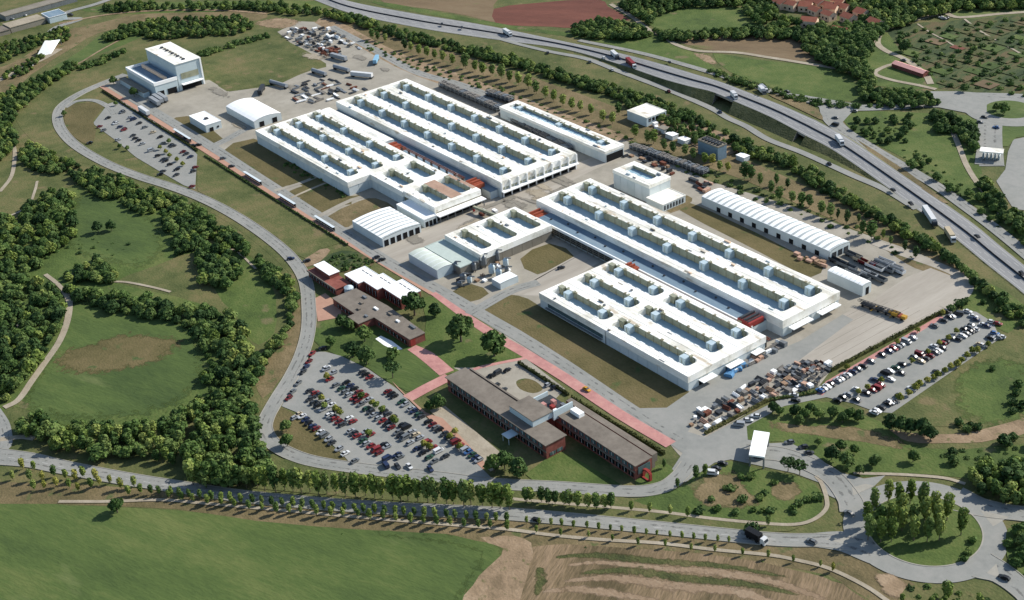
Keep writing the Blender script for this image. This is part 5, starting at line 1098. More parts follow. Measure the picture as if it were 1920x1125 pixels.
GT = [((775, 568), 12, 'big', L_DARK, 'big dark tree beside the right white roofed pavilion'), ((815, 580), 6.5, 'round', L_DARK, 'smaller dark tree by the pink path bend'), ((862, 614), 13.5, 'big', L_DARK, 'largest dark tree on the lawn beside the pink path'), ((925, 643), 12.5, 'big', L_MID, 'tall green tree near the office court'), ((640, 602), 7, 'round', L_DARK, 'dark tree between forecourt and brown roof'), ((655, 608), 6, 'round', L_DARK, 'second dark tree hugging the brown roof corner'), ((682, 625), 8, 'round', L_MID, 'green tree below the brown roof point'), ((660, 655), 8, 'round', L_DARK, 'dark tree at the car park top left'), ((685, 665), 9, 'round', L_DARK, 'dark tree shading the top of the car park'), ((620, 640), 5, 'round', L_MID, 'small tree at the top corner of the car park'), ((735, 695), 7, 'umbrella', L_DARK, 'flat topped pine on the square lawn'), ((820, 752), 7, 'round', L_DARK, 'dark tree at the near corner of the office'), ((805, 760), 5, 'round', L_MID, 'small tree below the pink ramp'), ((735, 662), 5, 'bush', L_MID, 'rounded bush beside the white terrace'), ((925, 868), 8, 'round', L_MID, 'leftmost tree of the trio at the office foot'), ((945, 862), 8, 'round', L_MID, 'middle tree of the trio at the office foot'), ((972, 876), 8, 'round', L_DARK, 'rightmost tree of the trio at the office foot'), ((1245, 868), 4.5, 'oval', L_DARK, 'dark column tree at the end of the office'), ((1270, 905), 5, 'oval', L_MID, 'slim light tree left of the gate cars'), ((1305, 885), 7, 'oval', L_DARK, 'dark conifer beside the gate forecourt'), ((1322, 880), 6, 'oval', L_LIGHT, 'pale conifer touching the parked gate cars'), ((1478, 872), 5.5, 'umbrella', L_DARK, 'left umbrella pine beside the gate road'), ((1500, 878), 5.5, 'umbrella', L_DARK, 'right umbrella pine beside the gate road'), ((535, 798), 5.5, 'round', L_MID, 'upper tree in the perimeter road bend'), ((537, 825), 6, 'round', L_MID, 'lower tree in the perimeter road bend'), ((250, 172), 6.5, 'round', L_MID, 'bright green tree below the tallest block'), ((212, 150), 6, 'round', L_DARK, 'dark tree at the corner of the walled compound'), ((182, 425), 6.5, 'round', L_DARK, 'left one of two lone trees in the meadow'), ((207, 422), 6, 'round', L_DARK, 'right one of two lone trees in the meadow'), ((120, 212), 4, 'round', L_DARK, 'small tree touching the perimeter road bend'), ((1440, 975), 5, 'oval', L_MID, 'single tree where main road path curves away'), ((1562, 1062), 4, 'oval', L_YEL, 'yellowish sapling by the lower footpath'), ((1412, 990), 4, 'bush', L_DARK, 'dark bush beside the tractor on the main road'), ((105, 830), 7, 'round', L_LIGHT, 'light green tree at the road junction on the left'), ((125, 820), 7, 'round', L_LIGHT, 'second pale tree beside the junction tree'), ((1815, 258), 5, 'oval', L_DARK, 'dark conifer beside the toll approach'), ((1883, 203), 7, 'round', L_MID, 'leafy tree on the upper roundabout'), ((1868, 200), 5, 'round', L_DARK, 'smaller tree on the upper roundabout'), ((1695, 85), 8, 'round', L_DARK, 'big dark tree inside the allotments'), ((1808, 165), 5, 'round', L_DARK, 'tree at the allotment lane end')]
for (p, h, kd, m_, lb) in GT: tree(p[0], p[1], h, kd, m_)['label'] = lb
gl = [tree(x, y, rnd.uniform(1.6, 2.8), 'bush', rnd.choice([L_DARK, L_MID]), 'rounded shrubs on the gate lawn', 'shrub', 'shrub', wide=1.2) for x, y in [(1373, 913), (1390, 893), (1411, 893), (1432, 921), (1428, 933), (1394, 935), (1344, 952), (1410, 954), (1427, 955), (1380, 960), (1452, 905), (1500, 942), (1532, 931), (1515, 935), (1310, 955), (1485, 950), (1362, 915), (1446, 955), (1490, 960), (1335, 935)]]
count_labels(gl, '{o} rounded shrub from the left on the lawn below the gatehouse')
ct_ = [tree(x, y, h, kd, m_, 'trees between gate and car park', 'garden_tree') for x, y, h, kd, m_ in [(1450, 762, 5, 'round', L_DARK), (1462, 770, 4, 'round', L_MID), (1490, 768, 5, 'round', L_DARK), (1508, 775, 5, 'round', L_MID), (1520, 765, 5, 'round', L_DARK), (1500, 785, 4, 'round', L_DARK), (1535, 775, 5, 'round', L_MID), (1562, 772, 5.5, 'round', L_DARK), (1580, 782, 5, 'round', L_DARK), (1592, 775, 5, 'round', L_MID), (1610, 778, 5, 'round', L_DARK), (1670, 790, 6.5, 'round', L_DARK), (1690, 795, 7, 'round', L_DARK), (1708, 798, 6.5, 'round', L_DARK), (1732, 800, 7.5, 'round', L_DARK), (1746, 812, 6, 'round', L_DARK), (1560, 848, 6.5, 'round', L_DARK), (1577, 835, 5, 'round', L_MID), (1588, 862, 6.5, 'round', L_DARK), (1602, 842, 4, 'round', L_MID), (1640, 862, 5, 'round', L_DARK), (1535, 828, 3.5, 'round', L_MID), (1713, 855, 5, 'round', L_MID), (1612, 880, 4, 'round', L_DARK)]]
count_labels(ct_, '{o} dark leafy tree from the left on the lawns beyond the gatehouse')
rb_ = [tree(x, y, rnd.uniform(2.2, 3.6), 'bush', L_DARK, 'dark bushes on the olive slope', 'shrub', 'shrub') for x, y in [(1800, 790), (1818, 795), (1835, 800), (1812, 803), (1862, 690), (1908, 718), (1905, 735), (1898, 752), (1915, 758), (1900, 770), (1785, 575), (1798, 568), (1810, 562), (1868, 580), (1888, 585), (1845, 565)]]
count_labels(rb_, '{o} dark bush from the left on the slope at the right edge')
pp = [tree(x, y, h, 'oval', m_, 'row of trees along the upper site boundary', 'boundary_tree', wide=1.5) for x, y, h, m_ in [(697, 62, 8, L_MID), (708, 66, 7, L_MID), (722, 70, 6, L_LIGHT), (758, 82, 8, L_DARK), (770, 86, 7, L_LIGHT), (785, 92, 8, L_LIGHT), (800, 96, 8, L_LIGHT), (815, 101, 7, L_LIGHT), (830, 104, 8, L_LIGHT), (848, 110, 8, L_LIGHT), (872, 112, 11, L_DARK), (890, 122, 8, L_LIGHT), (905, 127, 9, L_LIGHT), (922, 130, 8, L_MID), (940, 133, 10, L_MID), (955, 142, 8, L_LIGHT), (972, 146, 9, L_LIGHT), (990, 152, 10, L_LIGHT), (1005, 162, 9, L_MID), (1022, 172, 8, L_LIGHT), (1038, 178, 8, L_LIGHT), (1055, 186, 8, L_LIGHT), (1072, 194, 8, L_LIGHT), (1088, 198, 7, L_LIGHT), (1108, 204, 7, L_LIGHT), (1130, 216, 8, L_LIGHT), (1148, 220, 8, L_LIGHT), (1160, 202, 8, L_MID), (1190, 245, 8, L_LIGHT), (1215, 255, 8, L_MID), (1225, 255, 9, L_LIGHT), (1245, 270, 7, L_DARK), (1262, 275, 7, L_DARK), (1285, 280, 7, L_MID), (1300, 287, 7, L_DARK), (1322, 296, 7, L_LIGHT), (1336, 298, 7, L_YEL), (1350, 310, 6, L_LIGHT), (1365, 312, 6, L_YEL)]]
pp += [tree(x, y, h, 'oval', m_, 'row of trees along the upper site boundary', 'boundary_tree', wide=w_) for x, y, h, m_, w_ in [(1396, 318, 10, L_DARK, 1.5), (1408, 322, 9, L_MID, 1.5), (1425, 335, 8, L_MID, 1.0), (1446, 350, 8, L_DARK, 1.2), (1456, 335, 7, L_MID, 1.1), (1477, 343, 6, L_DARK, 1.3), (1462, 362, 8, L_MID, 1.5), (1485, 368, 7, L_MID, 1.5), (1503, 372, 8, L_MID, 1.6), (1518, 375, 7, L_DARK, 1.6), (1540, 388, 8, L_MID, 1.4), (1558, 393, 8, L_MID, 1.4), (1571, 400, 6, L_DARK, .9), (1588, 405, 8, L_DARK, 1.1), (1610, 408, 5, L_DARK, 1.2), (1617, 425, 8, L_MID, 1.2), (1635, 430, 10, L_MID, 1.6), (1656, 438, 6, L_LIGHT, .9), (1670, 450, 5, L_MID, 1.2), (1697, 460, 6, L_DARK, 1.2), (1717, 472, 6.5, L_DARK, 1.4)]]
count_labels(pp, '{o} tree from the left in the row along the upper site boundary')
# small yellowish trees in the car parks
def zt(o, s, L_): return [(o[0] + x / s, o[1] + y / s) for x, y in L_]
yt = [tree(x, y, 3.4, 'round', rnd.choice([L_YEL, L_LIGHT]), 'small trees in the office car park', 'car_park_tree') for x, y in zt((520, 640), 4.326, [(360, 460), (380, 520), (470, 540), (505, 575), (680, 440), (770, 500), (800, 515), (850, 550), (940, 620), (955, 640), (740, 740), (1190, 830), (1235, 850), (1440, 730), (1480, 850), (1400, 770), (400, 280)])]
count_labels(yt, '{o} small yellowish tree from the left inside the office car park')
yt = [tree(x, y, rnd.uniform(2.8, 3.8), 'round', L_YEL, 'small trees along the lower edge of the right car park', 'car_park_tree') for x, y in zt((1520, 560), 4.687, [(780, 860), (865, 825), (920, 770), (955, 745), (1025, 715), (1080, 690), (1120, 668), (1180, 628), (1230, 592), (1290, 568), (1325, 540), (1375, 495), (1420, 452), (1465, 445), (1560, 395)])]
count_labels(yt, '{o} yellow green tree from the left along the lower car park edge')
yt = [tree(x, y, 2.8, 'round', L_YEL, 'small trees in the middle of the right car park', 'car_park_tree') for x, y in zt((1520, 560), 4.687, [(320, 595), (760, 375), (1160, 115), (940, 275), (420, 810), (500, 775), (620, 710), (890, 545), (1030, 462), (1130, 385), (1210, 340), (1280, 282)])]
count_labels(yt, '{o} small yellow tree from the left between rows of the right car park')
yt = [tree(x, y, 3.2, 'round', L_YEL if k < 5 else L_MID, 'small trees in the upper left car park', 'car_park_tree') for k, (x, y) in enumerate(zt((160, 160), 5.627, [(785, 655), (850, 695), (885, 735), (965, 780), (1025, 825), (320, 190), (880, 585), (360, 640), (440, 660)]))]
count_labels(yt, '{o} small tree from the left in the upper left car park')
# ------------------------------------------------------------------ woods and thickets that read as one mass
def inside(x, y, poly):
    c = False; n = len(poly); j = n - 1
    for i in range(n):
        xi, yi = poly[i]; xj, yj = poly[j]
        if (yi > y) != (yj > y) and x < (xj - xi) * (y - yi) / (yj - yi) + xi: c = not c
        j = i
    return c
SRC = {}
def src(kind, m):
    k = (kind, m.name)
    if k not in SRC:
        SRC[k] = next(o for o in bpy.data.objects if o.name.startswith('crown') and o.data in (CROWN[(kind, m.name, 0)], CROWN[(kind, m.name, 1)]))
    return SRC[k]
def wood_group(srcs):
    ng = bpy.data.node_groups.new('scattered_crowns', 'GeometryNodeTree')
    ng.interface.new_socket('Geometry', in_out='INPUT', socket_type='NodeSocketGeometry'); ng.interface.new_socket('Geometry', in_out='OUTPUT', socket_type='NodeSocketGeometry')
    N = ng.nodes.new; L_ = ng.links.new
    gi, go = N('NodeGroupInput'), N('NodeGroupOutput'); iop = N('GeometryNodeInstanceOnPoints'); jn = N('GeometryNodeJoinGeometry')
    for s in reversed(srcs):
        oi = N('GeometryNodeObjectInfo'); oi.inputs['Object'].default_value = s; oi.transform_space = 'ORIGINAL'; oi.inputs['As Instance'].default_value = True
        L_(oi.outputs['Geometry'], jn.inputs[0])
    def attr(nm, ty):
        a = N('GeometryNodeInputNamedAttribute'); a.data_type = ty; a.inputs['Name'].default_value = nm; return a.outputs[0]
    L_(gi.outputs[0], iop.inputs['Points']); L_(jn.outputs[0], iop.inputs['Instance']); iop.inputs['Pick Instance'].default_value = True
    L_(attr('idx', 'INT'), iop.inputs['Instance Index']); L_(attr('scl', 'FLOAT_VECTOR'), iop.inputs['Scale'])
    rt = N('FunctionNodeEulerToRotation'); L_(attr('rot', 'FLOAT_VECTOR'), rt.inputs[0]); L_(rt.outputs[0], iop.inputs['Rotation'])
    L_(iop.outputs[0], go.inputs[0]); return ng
NG = {}
def wood(label, px, spacing, srcs, hr=(.7, 1.2), zc=3.4, name='woodland', wide=1.15, density=1.0, sink=.6):
    if name == 'woodland': spacing *= .84; hr = (hr[0] * .88, hr[1] * .88)
    poly = smooth_closed([G(*p, zc) for p in px], 4); xs = [p[0] for p in poly]; ys = [p[1] for p in poly]
    cell = {}; P_ = []; area = (max(xs) - min(xs)) * (max(ys) - min(ys)); tries = int(area / spacing ** 2 * 5)
    for _ in range(min(tries, 60000)):
        x, y = rnd.uniform(min(xs), max(xs)), rnd.uniform(min(ys), max(ys))
        er = (.8 if name == 'woodland' and zc > 2 else 0) * hr[1]
        if not all(inside(x + ux_ * er, y + uy_ * er, poly) for ux_, uy_ in ((0, 0), (1, 0), (-1, 0), (0, 1), (0, -1))): continue
        c = (int(x // spacing), int(y // spacing)); ok = True
        for a in (-1, 0, 1):
            for b_ in (-1, 0, 1):
                for q in cell.get((c[0] + a, c[1] + b_), ()):
                    if (q[0] - x) ** 2 + (q[1] - y) ** 2 < (spacing * .82) ** 2: ok = False
        if ok and rnd.random() < .9: cell.setdefault(c, []).append((x, y)); P_.append((x, y))
    me = bpy.data.meshes.new(name); me.from_pydata([(x, y, 0) for x, y in P_], [], [])
    n = len(P_); sc = []; ro = []; ix = []
    for _ in range(n):
        s = rnd.uniform(*hr); sc += [s * wide * rnd.uniform(.9, 1.1), s * wide * rnd.uniform(.9, 1.1), s]; ro += [0, 0, rnd.uniform(0, 6.28)]; ix.append(rnd.randrange(len(srcs)))
    for nm, ty, dat in (('scl', 'FLOAT_VECTOR', sc), ('rot', 'FLOAT_VECTOR', ro)):
        a = me.attributes.new(nm, ty, 'POINT'); a.data.foreach_set('vector', dat)
    a = me.attributes.new('idx', 'INT', 'POINT'); a.data.foreach_set('value', ix)
    o = bpy.data.objects.new(name, me); COL.objects.link(o); o.location.z = -sink
    k = tuple(s.name for s in srcs)
    if k not in NG: NG[k] = wood_group(srcs)
    md_ = o.modifiers.new('scatter', 'NODES'); md_.node_group = NG[k]
    tag(o, label, 'woodland' if name == 'woodland' else 'bushes', kind='stuff')
    return n
RD, RM_, RL, OL, OM, BD, BM, BY, OD = src('round', L_DARK), src('round', L_MID), src('round', L_LIGHT) if any(o.data is CROWN[('round', L_LIGHT.name, 0)] or o.data is CROWN[('round', L_LIGHT.name, 1)] for o in bpy.data.objects if o.name.startswith('crown')) else src('round', L_MID), src('oval', L_LIGHT), src('oval', L_MID), src('bush', L_DARK), src('bush', L_MID), src('bush', L_MID), src('oval', L_DARK)
DK = [RD, RD, RM_, RM_, src('round', L_LIGHT)]
nw = 0
nw += wood('dense dark wood curving below the wide dirt path', [(115, 530), (175, 545), (240, 552), (330, 572), (400, 575), (450, 600), (465, 640), (470, 690), (440, 720), (405, 735), (375, 712), (385, 665), (362, 625), (345, 606), (300, 592), (255, 585), (215, 578), (160, 560), (125, 548)], 5.4, DK, (.45, 1.1))
nw += wood('dark wood filling the left edge of the view', [(-20, 425), (30, 400), (65, 370), (110, 352), (142, 365), (140, 400), (130, 450), (90, 470), (60, 510), (85, 520), (60, 545), (-20, 560)], 5.2, DK, (.45, 1.1))
nw += wood('dark wood between the two left dirt paths', [(95, 530), (118, 560), (114, 600), (85, 650), (50, 700), (15, 740), (-20, 750), (-20, 640), (20, 620), (50, 580), (70, 550)], 5.2, DK, (.45, 1.15))
nw += wood('small thicket between the left edge and the thin path', [(-20, 570), (30, 565), (55, 560), (30, 600), (-20, 625)], 5.5, [RM_, RD], (.5, .9))
nw += wood('grove above the thin path across the meadow', [(122, 508), (150, 488), (185, 478), (208, 490), (214, 512), (196, 525), (160, 522), (125, 518)], 5.0, DK, (.6, .95))
nw += wood('low grove on the upper left meadow', [(140, 328), (165, 322), (200, 335), (228, 350), (228, 362), (200, 366), (165, 350)], 4.8, DK, (.4, .9))
nw += wood('second low grove touching the first on the meadow', [(226, 350), (262, 352), (300, 366), (315, 376), (300, 392), (265, 392), (230, 378), (222, 366)], 4.8, DK, (.4, .9))
nw += wood('round dark grove in the middle of the park', [(372, 470), (392, 455), (425, 462), (446, 490), (448, 512), (425, 530), (395, 532), (372, 520), (378, 500), (366, 485)], 5.0, DK, (.65, 1.0))
nw += wood('long grove above the round one in the park', [(305, 400), (322, 386), (350, 394), (372, 415), (386, 440), (375, 455), (350, 465), (322, 466), (326, 440), (310, 425)], 5.0, DK, (.65, 1.0))
nw += wood('upper belt of trees outside the perimeter road', [(40, 262), (90, 278), (140, 300), (200, 318), (262, 340), (330, 362), (350, 380), (320, 388), (255, 362), (180, 338), (110, 318), (60, 312), (40, 292)], 5.0, DK, (.4, .9))
nw += wood('middle belt of trees outside the perimeter road', [(325, 362), (380, 392), (430, 425), (470, 455), (455, 475), (440, 462), (420, 455), (390, 440), (372, 412), (340, 390)], 5.0, DK, (.6, .95))
nw += wood('narrow belt of trees in the road bend', [(478, 478), (500, 482), (535, 510), (555, 545), (556, 590), (540, 625), (515, 650), (490, 680), (480, 665), (512, 630), (535, 590), (530, 548), (505, 522), (485, 500)], 4.6, DK, (.4, .9))
nw += wood('dark wood left of the perimeter road bend', [(470, 665), (500, 668), (480, 710), (470, 740), (482, 790), (500, 850), (470, 850), (430, 800), (400, 760), (400, 740), (430, 725), (455, 700)], 5.0, DK, (.7, 1.05))
nw += wood('wood of mixed green trees above the main road', [(25, 790), (70, 782), (110, 800), (180, 808), (250, 800), (320, 785), (380, 760), (420, 780), (460, 830), (500, 870), (520, 890), (440, 900), (370, 900), (345, 870), (290, 855), (230, 848), (180, 850), (110, 835), (60, 820)], 4.6, [OM, OL, RM_, OM], (.65, 1.05), wide=1.35)
nw += wood('dark thicket at the foot of the bright green bowl', [(60, 782), (120, 788), (220, 790), (300, 778), (360, 750), (370, 735), (400, 745), (380, 762), (320, 790), (230, 806), (110, 805), (50, 795)], 4.4, DK, (.5, .8))
nw += wood('belt of trees climbing to the upper left corner', [(-20, 210), (0, 175), (50, 150), (90, 130), (120, 116), (135, 112), (140, 125), (100, 150), (62, 180), (30, 205), (20, 235), (30, 262), (-20, 300)], 4.8, DK, (.5, .85))
nw += wood('trees by the sail canopy and lane', [(20, 125), (60, 100), (80, 80), (120, 60), (130, 68), (100, 80), (62, 120), (30, 138), (0, 140)], 5, DK, (.4, .7))
nw += wood('trees around the top left warehouses', [(-10, 85), (20, 72), (60, 62), (110, 50), (130, 52), (90, 72), (40, 92), (0, 110)], 5, DK, (.4, .75))
nw += wood('wood along the top left horizon road', [(190, 62), (240, 42), (280, 34), (360, 30), (440, 28), (472, 42), (450, 56), (400, 60), (340, 64), (290, 66), (250, 58), (225, 68), (200, 70)], 5.2, DK, (.5, .85))
nw += wood('hedge of bushes above the tallest block', [(145, 124), (190, 108), (230, 92), (236, 98), (195, 116), (150, 130)], 4, [BD, BM], (1., 1.8), zc=1, name='thicket')
nw += wood('hedge of bushes bounding the round meadow', [(372, 97), (420, 84), (480, 66), (500, 62), (500, 70), (440, 86), (380, 104)], 4, [BD, BM], (1., 1.8), zc=1, name='thicket')
nw += wood('far trees along the top edge', [(200, 4), (330, 2), (470, 0), (560, 6), (620, 18), (560, 22), (470, 12), (300, 12), (200, 16)], 6, DK, (.5, .9))
nw += wood('dark tree belt between site and motorway', [(600, 22), (640, 18), (700, 38), (780, 58), (860, 78), (960, 100), (1060, 130), (1160, 158), (1250, 188), (1330, 222), (1330, 236), (1240, 206), (1150, 175), (1050, 146), (960, 118), (860, 92), (760, 68), (690, 48), (640, 34)], 4.6, DK, (.5, .85))
nw += wood('tree belt beyond the outside yard', [(1160, 175), (1220, 200), (1290, 232), (1340, 250), (1360, 265), (1345, 285), (1300, 262), (1260, 250), (1245, 225), (1190, 205)], 5, [RD, RM_, OM], (.5, .85))
nw += wood('climbing bushes along the shaded hall wall', [(540, 300), (600, 330), (645, 362), (640, 368), (595, 342), (535, 312)], 3.4, [BD, BM], (.3, .9), zc=1, name='thicket')
nw += wood('dark tree belt beside the motorway service road', [(1360, 240), (1400, 262), (1470, 286), (1540, 322), (1600, 362), (1680, 408), (1740, 440), (1790, 480), (1850, 530), (1925, 575), (1960, 600), (1960, 630), (1900, 592), (1838, 538), (1790, 492), (1715, 448), (1640, 405), (1580, 372), (1530, 345), (1470, 305), (1400, 285), (1370, 268)], 4.8, DK, (.5, .9))
nw += wood('low thorny scrub on the upper boundary strip', [(700, 78), (800, 118), (930, 160), (1060, 210), (1200, 262), (1330, 318), (1440, 362), (1600, 420), (1700, 470), (1690, 478), (1590, 436), (1430, 378), (1320, 334), (1190, 278), (1050, 226), (920, 172), (790, 130), (690, 90)], 6, [BD, BM], (.5, 1.2), zc=1, name='thicket')
nw += wood('hedge trees between red field and motorway', [(1072, 50), (1100, 36), (1140, 32), (1200, 48), (1215, 62), (1180, 68), (1120, 66), (1080, 60)], 5, DK, (.6, 1.0))
nw += wood('thick wood along the top of the view', [(1160, -5), (1300, -12), (1440, -8), (1460, 10), (1430, 40), (1410, 30), (1380, 8), (1290, 8), (1240, 22), (1215, 40), (1190, 25)], 6, DK + [RM_], (.7, 1.15))
nw += wood('hedge row below the enclosed green field', [(1215, 50), (1260, 56), (1340, 54), (1420, 48), (1490, 52), (1500, 66), (1420, 66), (1340, 66), (1270, 70), (1220, 62)], 5.2, DK + [RM_], (.6, 1.0))
nw += wood('wood between hamlet and allotments', [(1490, 60), (1560, 50), (1640, 40), (1660, 52), (1640, 70), (1625, 110), (1636, 140), (1600, 138), (1560, 122), (1520, 100), (1500, 78)], 5.4, [RD, RM_, RM_], (.7, 1.15))
nw += wood('trees scattered among the hamlet houses', [(1440, 20), (1480, 28), (1540, 42), (1600, 45), (1640, 30), (1650, 50), (1600, 62), (1520, 50), (1440, 45)], 7, DK, (.6, 1.0))
nw += wood('large wood at the top right behind the allotments', [(1600, -10), (1750, -20), (1960, -20), (1960, 5), (1860, 12), (1790, 18), (1720, 35), (1670, 48), (1630, 40), (1600, 20)], 6, DK + [RM_], (.7, 1.2))
nw += wood('tree row between green field and slip road', [(1640, 160), (1700, 168), (1755, 178), (1755, 190), (1700, 194), (1650, 190), (1610, 175), (1625, 140), (1640, 145)], 5, [RD, RM_, RM_], (.6, 1.0))
nw += wood('bushes along the lower side of the green field', [(1330, 130), (1400, 150), (1470, 172), (1540, 190), (1640, 195), (1640, 199), (1530, 196), (1440, 170), (1370, 150)], 4, [BD, BM], (1., 1.9), zc=1, name='thicket')
nw += wood('bushes and trees in the wedge by the slip road', [(1590, 225), (1650, 210), (1720, 212), (1750, 222), (1700, 235), (1700, 260), (1650, 265), (1610, 245)], 6, [RM_, RD, BM], (.4, .8))
nw += wood('tree clump left of the toll plaza', [(1745, 205), (1800, 215), (1830, 235), (1832, 275), (1815, 270), (1790, 240), (1760, 240)], 5, [RM_, RD], (.6, 1.0))
nw += wood('scrub running down beside the slip road', [(1700, 270), (1740, 290), (1790, 330), (1840, 370), (1900, 420), (1940, 470), (1900, 440), (1830, 395), (1770, 352), (1720, 320), (1690, 295)], 6, [BM, BD, RM_], (.5, .9), zc=1.5)
nw += wood('dark tree row along the stream by the toll apron', [(1835, 325), (1852, 335), (1880, 370), (1915, 400), (1960, 440), (1960, 470), (1920, 440), (1870, 395), (1840, 355)], 4.6, DK, (.6, .95))
nw += wood('bushes between the allotment beds', [(1680, 62), (1780, 48), (1960, 40), (1960, 170), (1850, 168), (1760, 155), (1720, 120), (1700, 90)], 7.5, [BD, BM, BD], (.7, 1.5), zc=1, name='thicket')
nw += wood('young dark plantation at the right edge', [(1770, 835), (1830, 838), (1900, 820), (1960, 818), (1960, 870), (1880, 870), (1820, 868), (1770, 860)], 5.5, [BD, RD, BD], (.5, .9), zc=1.5)
nw += wood('dense trees beyond the roundabout at the right edge', [(1830, 875), (1870, 868), (1960, 868), (1960, 935), (1900, 935), (1850, 922), (1818, 905)], 4.4, [OM, OD, OL], (.7, 1.0), wide=1.6)
nw += wood('bushy corner beside the lower roundabout exit', [(1895, 1000), (1960, 990), (1960, 1080), (1915, 1070), (1892, 1040)], 4.5, [BM, RM_], (.5, .9), zc=1.5)
nw += wood('young scrub below the roundabout', [(1700, 1100), (1780, 1100), (1850, 1118), (1930, 1150), (1930, 1200), (1700, 1180)], 4.2, [BM, BD, OL], (.4, 1.0), zc=1)
nw += wood('shrubs planted in the garden patch', [(605, 490), (645, 475), (690, 482), (700, 488), (685, 502), (650, 508), (628, 502)], 3.0, [BM, BD], (.5, 1.1), zc=.8, name='thicket')
nw += wood('weeds on the brown verge below the road', [(500, 985), (960, 1015), (1440, 1052), (1600, 1090), (1620, 1110), (1440, 1068), (960, 1035), (500, 992)], 9, [BM, BD], (.15, .4), zc=.3, name='weeds')
nw += wood('low brush on the brown strip above the lower wood', [(250, 450), (200, 480), (120, 470), (80, 500), (60, 480), (110, 440), (150, 440)], 6, [BM, BD], (.4, .9), zc=.8, name='thicket')
print('wood instances', nw)
# ------------------------------------------------------------------ hedges
def hedge(label, p, q, w, h, m=L_HEDGE, z=ZG, dens=9):
    a, b_ = np.array(G(*p)), np.array(G(*q)); L_ = np.linalg.norm(b_ - a); d = (b_ - a) / L_; nn = np.array([-d[1], d[0]])
    rs = np.random.RandomState(int(L_ * 10)); V = []; F = []; n = int(L_ * dens)
    for _ in range(n):
        s, t, zz_ = rs.uniform(0, L_), rs.uniform(-w / 2, w / 2), h * (1 - rs.rand() ** 2.2 * .9)
        c = np.array([*(a + d * s + nn * t), z + zz_]) - np.array([*a, 0]); nv = rs.normal(size=3) + np.array([0, 0, .8]); nv /= np.linalg.norm(nv)
        u = np.cross(nv, rs.normal(size=3)); u /= np.linalg.norm(u); v = np.cross(nv, u); sz = rs.uniform(.35, .7); k = len(V)
        V += [c - u * sz / 2 - v * sz / 2, c + u * sz / 2 - v * sz / 2, c + u * sz / 2 + v * sz / 2, c - u * sz / 2 + v * sz / 2]; F.append((k, k + 1, k + 2, k + 3))
    me = bpy.data.meshes.new('hedge'); me.from_pydata([tuple(map(float, p_)) for p_ in V], [], F); me.materials.append(m)
    t = thing('hedge', label, 'hedge', (a[0], a[1], 0)); place('foliage', me, (0, 0, 0), 0, t)
    core = MB(); e = b_ - a; g = nn * w * .38
    core.prism([tuple(-g), tuple(e - g), tuple(e + g), tuple(g)], 0, z + h * .75)
    o = bpy.data.objects.new('branches', core.mesh('branches', M_TRUNK if False else MATS['leaves_hedge'])); COL.objects.link(o); o.parent = t
hedge('clipped hedge behind the office court', (972, 682), (1066, 742), 1.3, 1.2)
hedge('long clipped hedge between office and pink footpath', (1072, 747), (1246, 853), 1.3, 1.2)
hedge('dark hedge below the salmon footpath beside the meadow', (384, 293), (652, 461), .9, .8, L_DARK)
hedge('hedge between salmon footpath and upper car park', (192, 171), (370, 284), 1.1, .9)
hedge('hedge separating the slab yard from the car park', (1558, 697), (1768, 586), 1.4, 1.4)
hedge('low hedge along the storage strip by the gate', (1322, 815), (1440, 752), 1.6, 1.0)
hedge('low hedge curving behind the storage strip', (1440, 752), (1530, 738), 1.5, 1.0, L_DARK)
# ------------------------------------------------------------------ vehicles
PAINTS = {'white': (196, 197, 196), 'silver': (140, 144, 147), 'grey': (98, 102, 104), 'dark grey': (52, 55, 58), 'black': (24, 25, 27), 'dark blue': (34, 46, 74), 'blue': (60, 96, 142), 'red': (122, 42, 42), 'dark red': (96, 28, 30), 'green': (40, 72, 56), 'beige': (176, 162, 136), 'yellow': (190, 140, 34), 'light blue': (130, 172, 196)}
def paint(c): return mat('car_paint_' + c.replace(' ', '_'), [C(*PAINTS[c])], rough=.42, spec=.4)
M_CGLASS = mat('car_glass', [C(24, 30, 34)], rough=.3, spec=.35)
M_HUB = mat('wheel_rim', [C(150, 152, 154)], rough=.3, metallic=.6)
CM = {}
def loft(mb, secs, m):
    """secs: list of (x, halfwidth, z0, z1)"""
    i0 = len(mb.v)
    for x, w, z0, z1 in secs: mb.v += [(x, -w, z0), (x, w, z0), (x, w * .96, z1), (x, -w * .96, z1)]
    for k in range(len(secs) - 1):
        a = i0 + 4 * k
        for j in range(4): mb.f.append((a + j, a + (j + 1) % 4, a + 4 + (j + 1) % 4, a + 4 + j)); mb.m.append(m)
    mb.f.append((i0, i0 + 3, i0 + 2, i0 + 1)); mb.m.append(m); e = i0 + 4 * (len(secs) - 1); mb.f.append((e, e + 1, e + 2, e + 3)); mb.m.append(m)
